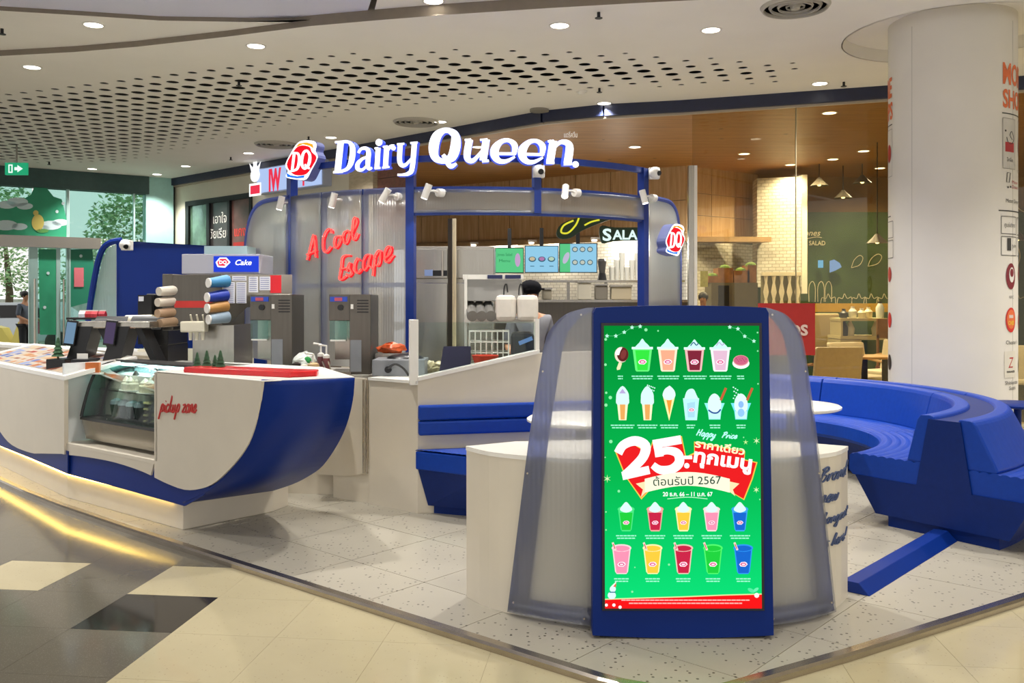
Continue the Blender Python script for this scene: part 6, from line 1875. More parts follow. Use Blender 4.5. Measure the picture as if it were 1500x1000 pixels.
part('green_print', MB().ball(p + Vector((.035, -.055, .1)), .03, 8, 6, (1, .5, 1)), M('green_print', '#2f9a4c', .4), t)
t = thing('wire_utensil_rest', 'silver metal tray of utensils beside the mixer', 'tray', (xat(465, 6.5), 6.55, MW))
part('tray', MB().box(xat(440, 6.45), 6.45, MW - .001 + .001, xat(492, 6.45), 6.58, MW + .015), CHROME, t, bevel=.004)
for k in range(4):
    a = Vector((xat(470 + k * 5, 6.6), 6.62, MW + .02))
    part('spoon_handle', MB().tube([a, a + Vector((-.09 + k * .02, .03, .09))], .006, 6), CHROME, t)
# grey tray box with cable near the partition
Yg = 6.55
gt = thing('grey_sink_box', 'grey metal box with black lid and cable on the end cabinet', 'box', (xat(583, Yg), Yg + .1, CZT))
part('box', MB().box(xat(545, Yg), Yg, CZT, xat(622, Yg), Yg + .3, CZT + .12), GREYP, gt, bevel=.006)
part('lid', MB().ball((xat(590, Yg), Yg + .16, CZT + .12), .14, 16, 8, (1, .8, .25)), BLACK, gt, smooth=True)
part('plug', MB().cyl((xat(569, Yg), Yg - .03, CZT + .05), (xat(569, Yg), Yg, CZT + .05), .025, n=14), BLACK, gt)
part('cable', MB().tube(cr([(xat(569, Yg), Yg - .03, CZT + .06), (xat(580, Yg), Yg - .04, CZT + .09), (xat(592, Yg), Yg - .04, CZT + .06), (xat(600, Yg), Yg - .05, CZT + .008)], 5), .009, 6), BLACK, gt, smooth=True)
p = Vector((xat(570, 7.0), 7.0, .932))
t = thing('orange_snack_bag', 'shiny orange and red snack bag behind the grey box', 'bag', p + Vector((0, 0, .0)))
part('riser', MB().box(p.x - .1, p.y - .05, p.z, p.x + .14, p.y + .1, p.z + .15), STEEL, t)
pom = MB().ball(p + Vector((.02, 0, .185)), .1, 14, 8, (1.1, .5, .38))
pom.v = [tuple(Vector(v) + Vector((rnd.uniform(-.014, .014), rnd.uniform(-.012, .012), rnd.uniform(-.014, .014)))) for v in pom.v]
part('pouch', pom, M('orange_foil', '#cf5a2c', .3, noise=.35, scale=25), t, smooth=True)
t = thing('plastic_bag_heap', 'heap of clear and white plastic bags beside the post', 'bags', Vector((xat(630, 6.75), 6.75, .94)))
bagm = MB()
for k in range(6):
    bagm.ball((xat(618 + k * 5, 6.8), 6.8, .97 + .012 * (k % 3)), .05, 9, 6, (1, .8, .8))
bagm.v = [tuple(Vector(v) + Vector((rnd.uniform(-.012, .012), rnd.uniform(-.012, .012), rnd.uniform(-.008, .008)))) for v in bagm.v]
part('bag_film', bagm, M('cloudy_bag_film', '#cdbf9a', .3, noise=.25, scale=20), t)
ZP = .85
p = Vector((xat(663, 6.62), 6.62, ZP))
t = thing('menu_stand', 'dark purple tent shaped menu stand behind the partition glass', 'menu stand', p)
part('board', MB().prism([p + Vector((-.12, 0, 0)), p + Vector((.13, .02, 0)), p + Vector((.13, .07, .3)), p + Vector((-.07, .05, .3))], (0, .01, 0)), M('dark_purple_card', '#2c2444', .4, noise=.1), t)
part('rear_leg', MB().prism([p + Vector((-.12, .14, 0)), p + Vector((.13, .16, 0)), p + Vector((.13, .08, .3)), p + Vector((-.07, .06, .3))], (0, .008, 0)), M('dark_purple_card', '#2c2444'), t)
t = thing('wire_crate', 'white wire crate behind the partition glass', 'crate', (xat(715, 6.75), 6.75, ZP))
x0, x1 = xat(688, 6.72), xat(745, 6.72)
for k in range(8):
    xx = x0 + (x1 - x0) * k / 7
    part('wire', MB().tube([(xx, 6.72, ZP), (xx, 6.72, ZP + .42)], .005, 5), WPLAST, t)
for k in range(6):
    z = ZP + .01 + k * .08
    part('wire', MB().tube([(x0, 6.72, z), (x1, 6.72, z), (x1, 6.98, z), (x0, 6.98, z)], .005, 5, closed=True), WPLAST, t)
p = Vector((xat(711, 6.62), 6.60, ZP))
t = thing('red_reflection', 'red basket shape standing in for a reflection in the glass', 'basket', p)  # red reflection in the partition glass, built as a solid shape behind it
part('reflection_body', MB().lathe([(.07, .15), (.1, .24), (.095, .24), (.06, .155)], p, 18), M('bright_red_plastic', '#d8452f', .35), t, smooth=True)
part('carton_below', MB().box(p.x - .06, p.y - .05, p.z, p.x + .06, p.y + .05, p.z + .15), M('kraft_carton', '#b39a78', .7), t)
t = thing('black_waste_bin', 'black glossy bin beside the wire crate', 'bin', (xat(768, 6.85), 6.85, P))
part('bin_body', MB().box(xat(748, 6.72), 6.72, ZP, xat(783, 6.72), 7.0, ZP + .4), BLACK, t, bevel=.03)
part('blue_card', MB().obox((xat(770, 6.7), 6.712, ZP + .34), (.05, 0, .02), (0, .004, 0), (-.005, 0, .014)), M('blue_card', '#6f9ae0', .4), t)

# lid and cup dispenser
cd_ = thing('cup_dispenser', 'white rack of lids and paper cup tubes behind the partition', 'dispenser', (xat(735, 6.95), 6.95, .85))
Yc = 6.95
part('frame', MB().box(xat(680, Yc), Yc + .02, .85, xat(684, Yc), Yc + .3, zat(402, Yc)).box(xat(783, Yc), Yc + .02, .85, xat(788, Yc), Yc + .3, zat(470, Yc)).box(xat(680, Yc), Yc, zat(473, Yc), xat(788, Yc), Yc + .3, zat(467, Yc)), WPLAST, cd_)
part('lid_case', slab(680, 441, 765, 408, Yc + .05, .25), M('clear_grey_case', '#9a9894', .25, .1), cd_, bevel=.006)
part('case_roof', slab(678, 409, 767, 402, Yc + .03, .28), WPLAST, cd_)
for k, (a, b) in enumerate(((714, 736), (740, 763))):
    part('name_plate', slab(a, 408, b, 402.5, Yc + .02, .01), M('navy_plate', '#1d2550', .4), cd_)
for k in range(3):
    q = at(687 + k * 13.5, 453, Yc)
    part('cup_tube', MB().cyl(q + Vector((.03, -.1, -.05)), q + Vector((.0, .2, .03)), .042, n=18), M('smoky_tube', '#82807c', .25, .1), cd_, smooth=True)
for k in range(2):
    a, b = at(726 + k * 31, 432, Yc), at(756 + k * 32, 470, Yc)
    part('cup_bundle', MB().box(a.x, Yc - .12, b.z, b.x, Yc + .2, a.z), M('white_cup_wrap', '#ddd6cc', .4, noise=.05), cd_, bevel=.035)
for px in (738, 760):
    q = at(px, 432, Yc - .03)
    part('wire_hook', MB().tube(cr([q, q + Vector((.004, 0, .06)), q + Vector((.02, 0, .085)), q + Vector((.03, 0, .02))], 4), .006, 6), BLACK, cd_)

# stainless upright fridge and a dark post behind it
fg = thing('upright_fridge', 'tall stainless two door fridge behind the counter', 'fridge', (xat(664, 8.5), 8.7, P))
Yq = 8.5
part('body', MB().box(xat(606, Yq), Yq + .04, P, xat(724, Yq), Yq + .7, zat(360, Yq)), STEEL, fg, bevel=.01)
for a, b in ((606, 656), (660, 724)):
    for z0, z1 in ((.15, zat(411, Yq) - .02), (zat(411, Yq) + .02, zat(364, Yq))):
        o = part('door', MB().box(xat(a, Yq) + .005, Yq, z0, xat(b, Yq) - .005, Yq + .04, z1), STEEL, fg, bevel=.008)
        xh = xat(b, Yq) - .05 if a == 606 else xat(a, Yq) + .05
        part('handle', MB().tube([(xh, Yq - .03, (z0 + z1) / 2 - .12), (xh, Yq - .03, (z0 + z1) / 2 + .12)], .01, 6), CHROME, o)
part('control_strip', MB().box(xat(624, Yq), Yq - .008, zat(404, Yq), xat(655, Yq), Yq, zat(396, Yq)), BLACK, fg)
part('blue_label', MB().box(xat(622, Yq), Yq - .012, zat(404, Yq), xat(634, Yq), Yq - .004, zat(395, Yq)), M('blue_white_label', '#8fa6d8', .4), fg)
one('support_post', MB().box(xat(656, 8.3), 8.3, P, xat(662, 8.3), 8.36, zat(320, 8.3)), M('dark_bronze_post', '#3a3128', .4, .4, noise=.1), 'slim dark bronze post standing before the stainless fridge', 'post')
one('conduit_pipe', MB().cyl((xat(665.5, 8.28), 8.28, P), (xat(665.5, 8.28), 8.28, zat(320, 8.28)), .018, n=10), M('cream_pipe', '#d8c9a4', .4), 'cream vertical pipe beside the dark bronze post', 'pipe')
# ---------------------------------------------------------------- salad shop fittings
def tv(px0, px1, py0, py1, Y, label, arts):
    t = thing('menu_screen', label, 'screen', (xat((px0 + px1) / 2, Y), Y, zat(py1, Y)), group='menu screens over the salad counter')
    # the row of screens turns a little: upper edge climbs to the right
    f = lambda u, v, w: Vector((xat(u, Y), Y - w, zat(v - (u - 725) * .0 , Y)))
    part('case', MB().box(xat(px0, Y), Y, zat(py1, Y), xat(px1, Y), Y + .06, zat(py0, Y)), BLACK, t)
    a = Art(f, dw=.003)
    arts(a, px0 + 1.2, px1 - 1.2, py0 + 1.2, py1 - 1.2)
    part('lit_face', a.mb, None, t)
    part('hanger', MB().box(xat((px0 + px1) / 2, Y) - .03, Y + .06, zat(py0 + 10, Y), xat((px0 + px1) / 2, Y) + .03, Y + .1, 2.65), BLACK_M, t)
TG, TB = EM('#5fd08a', .8), EM('#93cdea', .85)
TI = EM('#3f6f86', .7); TP = EM('#b57fb0', .8)
def art1(a, x0, x1, y0, y1):
    a.rect(x0, y0, x1, y1, TG, 1).text('Jones Salad', x0 + 13, y0 + 11, 6, EM('#2b8a56', .7), 2, width=22, flip=True).text('Menu', x0 + 13, y0 + 20, 6, EM('#2b8a56', .7), 2, width=16, flip=True).ell(x1 - 8, y0 + 17, 4, 10, EM('#c9a6cf', .8), 2)
def art2(a, x0, x1, y0, y1):
    a.rect(x0, y0, x1, y1, TB, 1)
    for k in range(3):
        a.ell(x0 + 10 + k * 14, (y0 + y1) / 2, 5.5, 4, TI, 2).ell(x0 + 10 + k * 14, (y0 + y1) / 2 - .5, 4, 2.8, [EM('#cfc1a0', .8), TP, EM('#bcd8c0', .8)][k], 3).rect(x0 + 7 + k * 14, y1 - 9, x0 + 13 + k * 14, y1 - 8, TI, 2)
def art3(a, x0, x1, y0, y1):
    a.rect(x0, y0, x1, y1, TB, 1).rect(x0, y0, x0 + 15, y1, TG, 2).ell(x0 + 9, (y0 + y1) / 2, 4, 9, EM('#c6c0da', .8), 3, rot=.4)
    for k in range(3):
        for q in range(2):
            a.ell(x0 + 22 + k * 11, y0 + 8 + q * 19, 4.3, 4, TI, 3).ell(x0 + 22 + k * 11, y0 + 8 + q * 19, 3.2, 2.8, EM('#c8cfc0', .8), 4)
tv(725, 767.5, 362.5, 400, 14.6, 'green and white menu screen hanging over the salad kitchen', art1)
tv(768.5, 818.5, 359.5, 399.5, 14.5, 'pale blue menu screen with three bowls over the salad kitchen', art2)
tv(819, 875, 356, 399.5, 14.4, 'blue and green menu screen with six bowls over the salad kitchen', art3)
# lit leaf and lettering of the salad shop
Yl = 14.0
ls = thing('salad_sign', 'dark green shop sign with yellow leaf script and white SALAD letters', 'sign', (xat(880, Yl), Yl, zat(354, Yl)))
DG = M('dark_green_sign', '#1d3a26', .5)
f = lambda u, v, w: Vector((xat(u, Yl), Yl - w, zat(v, Yl)))
part('leaf_board', MB().prism([f(u, v, 0) for u, v in cr([(815, 341), (822, 328), (842, 320), (856, 319), (880, 317), (898, 319), (870, 330), (852, 338), (836, 348), (820, 349)], 3, True)], (0, .06, 0)), DG, ls)
part('word_board', MB().prism([f(u, v, 0) for u, v in cr([(878, 338), (882, 330), (900, 333), (940, 333), (965, 336), (965, 353), (940, 352), (900, 353), (882, 356)], 3, True)], (0, .06, 0)), DG, ls)
a = Art(f, dw=.01)
YG = EM('#e0dc3a', .9)
a.line([(848, 319), (843, 330), (832, 341), (822, 340), (826, 330), (840, 323)], 2.6, YG, 2).line([(856, 330), (866, 325), (878, 322)], 2.4, YG, 2)
WS = EM('#d8f2ea', 1.0)
a.text('S', 889, 352, 24, WS, 2, width=13, flip=True, bold=.03).text('ALAD', 922, 350.5, 19, WS, 2, width=50, flip=True, bold=.03)
part('lit_lettering', a.mb, None, ls)
one('ceiling_uplight', MB().ball(at(955, 292, 13.2), .05, 10, 6), EM('#e8e06a', 1.5), 'small yellow round lamp above the canopy wing', 'lamp')
# kitchen equipment
kt = thing('kitchen_counter', 'stainless counter along the salad kitchen', 'counter', (xat(860, 14.8), 14.8, 0))
part('carcass', MB().box(xat(690, 14.8), 14.8, 0, xat(1010, 14.8), 15.5, 1.45), STEEL_D, kt)
part('worktop', MB().box(xat(690, 14.8), 14.75, 1.45, xat(1010, 14.8), 15.5, 1.49), STEEL, kt)
hd = thing('kitchen_shelf', 'stainless wall shelf over the salad kitchen counter', 'shelf', (xat(900, 15), 15.2, 1.8))
part('board', MB().box(xat(770, 15), 15.1, zat(413, 15), xat(1005, 15), 15.6, zat(410, 15)), STEEL, hd)
for x in (775, 832, 888, 940):
    part('upright', MB().box(xat(x, 15), 15.3, 1.49, xat(x, 15) + .05, 15.35, zat(410, 15)), STEEL, hd)
for k in range(6):
    px = 896 + k * 7.5; z = zat(410, 15); h = .22 + .12 * (k % 3)
    p = Vector((xat(px, 15.3), 15.3, z))
    t = thing('cup_tower', ['first', 'second', 'third', 'fourth', 'fifth', 'sixth'][k] + ' stack of clear cups along the stainless kitchen shelf', 'cups', p, group='stacked cups on the kitchen shelf')
    part('stack', MB().lathe([(.035, 0), (.05, h)], p, 10), M('clear_cup_grey', '#b9b8ae', .25), t)
    part('rim', MB().lathe([(.052, h), (.052, h + .015)], p, 10), WPLAST, t)
bl = thing('countertop_blender', 'black blender on the stainless kitchen shelf', 'blender', (xat(882, 15.2), 15.2, zat(410, 15)))
part('motor', MB().lathe([(.08, 0), (.06, .12)], (xat(882, 15.2), 15.2, zat(410, 15)), 12), BLACK, bl)
part('jug', MB().lathe([(.05, .12), (.075, .32), (.06, .36)], (xat(882, 15.2), 15.2, zat(410, 15)), 12), M('smoked_jug', '#3b3b3b', .2), bl)
for k, (px0, px1, py0, c, lb) in enumerate(((794, 808, 424, '#8d8778', 'grey'), (846, 866, 414, '#c9c4b4', 'white'), (872, 890, 418, '#7a756b', 'steel'), (895, 925, 420, '#b3a890', 'beige'))):
    t = thing('kitchen_container', lb + ' food container on the salad kitchen counter', 'container', (xat((px0 + px1) / 2, 14.9), 14.95, 1.49), group='containers on the kitchen counter')
    part('tub', MB().box(xat(px0, 14.9), 14.85, 1.49, xat(px1, 14.9), 15.1, zat(py0, 14.9)), M('container_' + c[1:], c, .4, .3), t, bevel=.02)
    part('tub_lid', MB().box(xat(px0, 14.9) - .01, 14.84, zat(py0, 14.9), xat(px1, 14.9) + .01, 15.11, zat(py0, 14.9) + .03), STEEL, t)
for k, px in enumerate((740, 850, 960)):  # lamps with no visible source, added to brighten the kitchen wall
    q_ = bp0 + bd * (2.6 + 1.4 * k) - bn * .1
    p = Vector((q_.x, q_.y, 2.61))
    t = thing('added_batten_lamp', ['first', 'second', 'third'][k] + ' added batten lamp brightening the salad kitchen', 'lamp', p, group='added batten lamps over the kitchen')
    part('housing', MB().box(p.x - .5, p.y - .05, p.z + .02, p.x + .5, p.y + .05, p.z + .06), WPLAST, t)
    part('tube', MB().cyl((p.x - .48, p.y, p.z), (p.x + .48, p.y, p.z), .016, n=8), EM('#fff4dc', 8.0), t)
    for dx in (-.4, .4):
        part('hanger', MB().cyl((p.x + dx, p.y, p.z + .05), (p.x + dx, p.y, 2.69), .006, n=6), BLACK_M, t)
    ld = bpy.data.lights.new('added_batten_light', 'POINT'); ld.energy = 26; ld.shadow_soft_size = .15; ld.color = (1, .94, .82)
    lo = bpy.data.objects.new('light', ld); COL.objects.link(lo); lo.parent = t; lo.location = (0, -.05, -.1)
# shelf of crates by the mullion
cr_ = thing('crate_rack', 'dark cabinet topped with wooden crates behind the shop glass', 'rack', (xat(1075, 14.5), 14.5, 0))
part('cabinet', MB().box(xat(1042, 14.5), 14.5, 0, xat(1110, 14.5), 15.0, zat(414, 14.5)), M('olive_cabinet', '#6f6850', .5, noise=.1), cr_)
part('dark_door', MB().box(xat(1052, 14.5), 14.49, .6, xat(1068, 14.5), 14.5, zat(418, 14.5)), BLACK, cr_)
for k, (px0, px1, py0, py1) in enumerate(((1052, 1074, 414, 392), (1075, 1098, 414, 396), (1095, 1108, 414, 388), (1038, 1052, 414, 404))):
    t = thing('wooden_crate', ['tall', 'wide', 'narrow', 'low'][k] + ' wooden crate on the dark cabinet in the salad shop', 'crate', (xat((px0 + px1) / 2, 14.6), 14.7, zat(py0, 14.5)), group='wooden crates in the salad shop')
    part('crate_body', MB().box(xat(px0, 14.55), 14.55, zat(py0, 14.5), xat(px1, 14.55), 14.9, zat(py1, 14.5)), M('crate_wood', '#9c6b3a', .7, noise=.3, scale=10), t)
    part('greens', MB().ball((xat((px0 + px1) / 2, 14.55), 14.62, zat(py1, 14.5)), .09, 8, 6, (1, .8, .6)), M('salad_green', '#6f8f3a', .7, noise=.4, scale=20), t)
one('price_board', MB().box(xat(1026, 14.2), 14.2, zat(420, 14.2), xat(1037, 14.2), 14.22, zat(397, 14.2)), M('pale_yellow_board', '#d5d98a', .5, noise=.15, scale=20), 'small pale yellow price board behind the steel mullion', 'board')

# red promotional board by the ring bench
rs = thing('red_board', 'red square promotion board with pale letters behind the ring bench', 'sign', (xat(1150, 10.4), 10.4, 0))
part('panel', MB().box(xat(1112, 10.4), 10.4, zat(520, 10.4), xat(1194, 10.4), 10.45, zat(444, 10.4)), M('brick_red_board', '#b3241f', .5, noise=.04), rs)
part('stand', MB().box(xat(1125, 10.4), 10.41, 0, xat(1130, 10.4), 10.44, zat(520, 10.4)).box(xat(1176, 10.4), 10.41, 0, xat(1181, 10.4), 10.44, zat(520, 10.4)), BLACK_M, rs)
a = Art(lambda u, v, w: Vector((xat(u, 10.39), 10.39 - w, zat(v, 10.39))), dw=.002)
a.text('DS', 1170, 490.5, 21, M('pink_print', '#e8cfc4', .5), 1, width=27, flip=True, bold=.04)
part('lettering', a.mb, None, rs)
# chairs and tables inside
def lounge(px, Y, rz, label, w=.55):
    x = xat(px, Y)
    t = thing('upholstered_chair', label, 'chair', (x, Y, 0), rz, group='cream chairs in the salad shop')
    part('seat', MB().box(-w / 2, -.25, .38, w / 2, .28, .47), CHAIRW, t, local=True, bevel=.03)
    part('backrest', MB().loft([[(-w / 2, .2 + k * .03, .45 + k * .15), (w / 2, .2 + k * .03, .45 + k * .15), (w / 2, .27 + k * .03, .45 + k * .15), (-w / 2, .27 + k * .03, .45 + k * .15)] for k in range(4)]), CHAIRW, t, local=True, bevel=.025)
    for sx_ in (-1, 1):
        for sy in (-.2, .22):
            part('leg', MB().cyl((sx_ * w * .42, sy, 0), (sx_ * w * .38, sy, .39), .018, .024, n=8), OAK, t, local=True)
        part('armrest', MB().tube([(sx_ * w * .5, .25, .68), (sx_ * w * .52, -.1, .64), (sx_ * w * .46, -.22, .42)], .02, 6), OAK, t, local=True)
lounge(1213, 11.6, R(185), 'cream high back chair beside the red board', .62)
lounge(1262, 12.2, R(20), 'cream chair in front of the condiment counter', .6)
lounge(1300, 13.1, R(-60), 'cream chair close to the white column', .6)
lounge(1493, 12.0, R(170), 'cream chair seen just beyond the white column')
wt = thing('dining_table', 'pale wood dining table with black legs in the salad shop', 'table', (xat(1290, 11.6), 11.6, 0))
part('table_top', MB().box(xat(1258, 11.6), 11.5, .73, xat(1316, 11.6), 12.1, .76), OAK, wt, bevel=.005)
for x in (1262, 1292, 1311):
    part('leg', MB().box(xat(x, 11.6), 11.55, 0, xat(x, 11.6) + .06, 11.61, .73), BLACK_M, wt)
for k, (px, py) in enumerate(((1243, 526), (1258, 526))):
    one('condiment_card', MB().box(xat(px, 11.7), 11.7, .765, xat(px + 8, 11.7), 11.71, .84), M('cream_card', '#dcd3b8', .5), ['small cream card at the outer end', 'small cream card at the inner end'][k] + ' of the dining table', 'card')
tb2 = thing('side_table', 'low red brown table between the cream chairs', 'table', (xat(1250, 11.8), 11.8, 0))
part('table_top', MB().box(xat(1232, 11.6), 11.6, .70, xat(1255, 11.6), 11.95, .76), M('red_brown_wood', '#7a3a2a', .5), tb2)
part('leg', MB().box(xat(1241, 11.8), 11.75, 0, xat(1246, 11.8), 11.80, .70), BLACK_M, tb2)
cc_ = thing('condiment_counter', 'cream condiment counter against the green wall', 'counter', (xat(1262, 14.6), 14.8, 0))
part('body', MB().box(xat(1231, 14.6), 14.6, 0, xat(1262, 14.6), 15.2, .85).box(xat(1231, 14.6), 14.6, .84, xat(1306, 14.6), 15.2, .9), M('cream_counter', '#d6c894', .5), cc_)
part('upper_shelf', MB().box(xat(1231, 14.6), 14.6, zat(470, 14.6), xat(1302, 14.6), 15.1, zat(466, 14.6)), M('cream_counter', '#d6c894'), cc_)
for x in (1232, 1299):
    part('shelf_end', MB().box(xat(x, 14.6), 14.6, .9, xat(x, 14.6) + .03, 15.1, zat(470, 14.6)), M('cream_counter', '#d6c894'), cc_)
zsh = zat(466, 14.6)
for k, (px, h, c, lb) in enumerate(((1236, .12, '#2c2c28', 'black tray box'), (1249, .16, '#d8d6c8', 'white bottle'), (1262, .13, '#cfc7a0', 'cream bowl stack'), (1272, .15, '#d8cfae', 'folded napkin pile'), (1289, .24, '#cfd6d0', 'clear pump bottle'))):
    p = Vector((xat(px, 14.75), 14.75, zsh))
    t = thing('condiment_item', lb + ' on top of the condiment counter', 'condiment', p, group='condiments on the upper shelf')
    part('vessel', MB().lathe([(.06, 0), (.07, h * .7), (.03, h)], p, 10), M('cond_' + c[1:], c, .4), t, smooth=True)
    part('cap', MB().lathe([(.03, h), (.03, h + .03)], p, 10), BLACK if k in (0, 4) else WPLAST, t)
for k, (px, c, lb) in enumerate(((1238, '#2a2a2a', 'black grinder'), (1247, '#dcd8c4', 'white squeeze bottle'), (1285, '#cbc6b4', 'small pale bowl'))):
    p = Vector((xat(px, 14.7), 14.75, .9))
    t = thing('condiment_item', lb + ' inside the condiment counter', 'condiment', p, group='condiments on the lower shelf')
    part('vessel', MB().lathe([(.06, 0), (.075, .12), (.02, .24)], p, 10), M('cond_' + c[1:], c, .4), t, smooth=True)
    part('cap', MB().lathe([(.02, .24), (.02, .27)], p, 8), WPLAST, t)
# banquette and wood chair by the wall
bq = thing('wall_banquette', 'beige wall banquette with dark base in the salad shop', 'banquette', (xat(1212, 15.6), 15.8, 0))
part('back', MB().box(xat(1190, 15.8), 15.8, .5, xat(1230, 15.8), 15.95, 1.25), M('beige_vinyl', '#a9966c', .5), bq, bevel=.03)
part('seat', MB().box(xat(1190, 15.8), 15.2, .3, xat(1230, 15.8), 15.8, .5), M('black_vinyl', '#2b2a26', .5), bq, bevel=.02)
wc = thing('wooden_chair', 'brown wooden chair beside the column in the salad shop', 'chair', (xat(1303, 13.6), 13.6, 0))
part('seat', MB().box(xat(1296, 13.6), 13.5, .43, xat(1314, 13.6), 13.95, .47), M('red_brown_wood', '#7a3a2a'), wc)
part('backrest', MB().box(xat(1297, 13.6), 13.9, .9, xat(1314, 13.6), 13.94, 1.2), M('mid_brown_wood', '#8d5f34', .5, noise=.15), wc)
for x in (1297, 1312):
    part('leg', MB().box(xat(x, 13.6), 13.9, 0, xat(x, 13.6) + .03, 13.94, .95), M('mid_brown_wood', '#8d5f34'), wc)
    part('leg', MB().box(xat(x, 13.6), 13.52, 0, xat(x, 13.6) + .03, 13.56, .43), M('mid_brown_wood', '#8d5f34'), wc)
# pendant lamps
for k, (px, py, Y) in enumerate(((1200, 272, 16.0), (1235, 290, 16.2), (1263, 268, 16.0), (1285, 356, 13.8), (1490, 352, 14.0))):
    p = at(px, py, Y)
    t = thing('pendant_lamp', ['slim', 'low', 'wide', 'small', 'outermost'][k] + ' metal pendant lamp in the salad shop', 'pendant', p, group='pendant lamps in the salad shop')
    part('cord', MB().cyl(p, (p.x, p.y, ZS), .008, n=6), BLACK, t)
    part('shade', MB().lathe([(.03, .14), (.06, .1), (.16, 0), (.15, .0), (.05, .09)], p, 16), M('pewter_shade', '#6a6458', .4, .6), t, smooth=True)
    part('bulb', MB().ball(p + Vector((0, 0, .03)), .04, 8, 6), EM('#ffe7b0', 5.0), t)
# small lit sign inside
one('blue_light_sign', MB().box(xat(1199, 17.3), 17.3, zat(392, 17.3), xat(1206, 17.3), 17.33, zat(381, 17.3)), EM('#6ab0ff', 1.4), 'small glowing blue sign on the green wall beside the pier', 'sign')
one('blue_neon_patch', MB().prism([at(x, y, 17.3) for x, y in ((1216, 382), (1222, 380), (1230, 385), (1233, 391), (1224, 396), (1216, 399))], (0, .03, 0)), EM('#7fa8ff', 1.2), 'glowing pale blue patch sign on the green wall', 'sign')

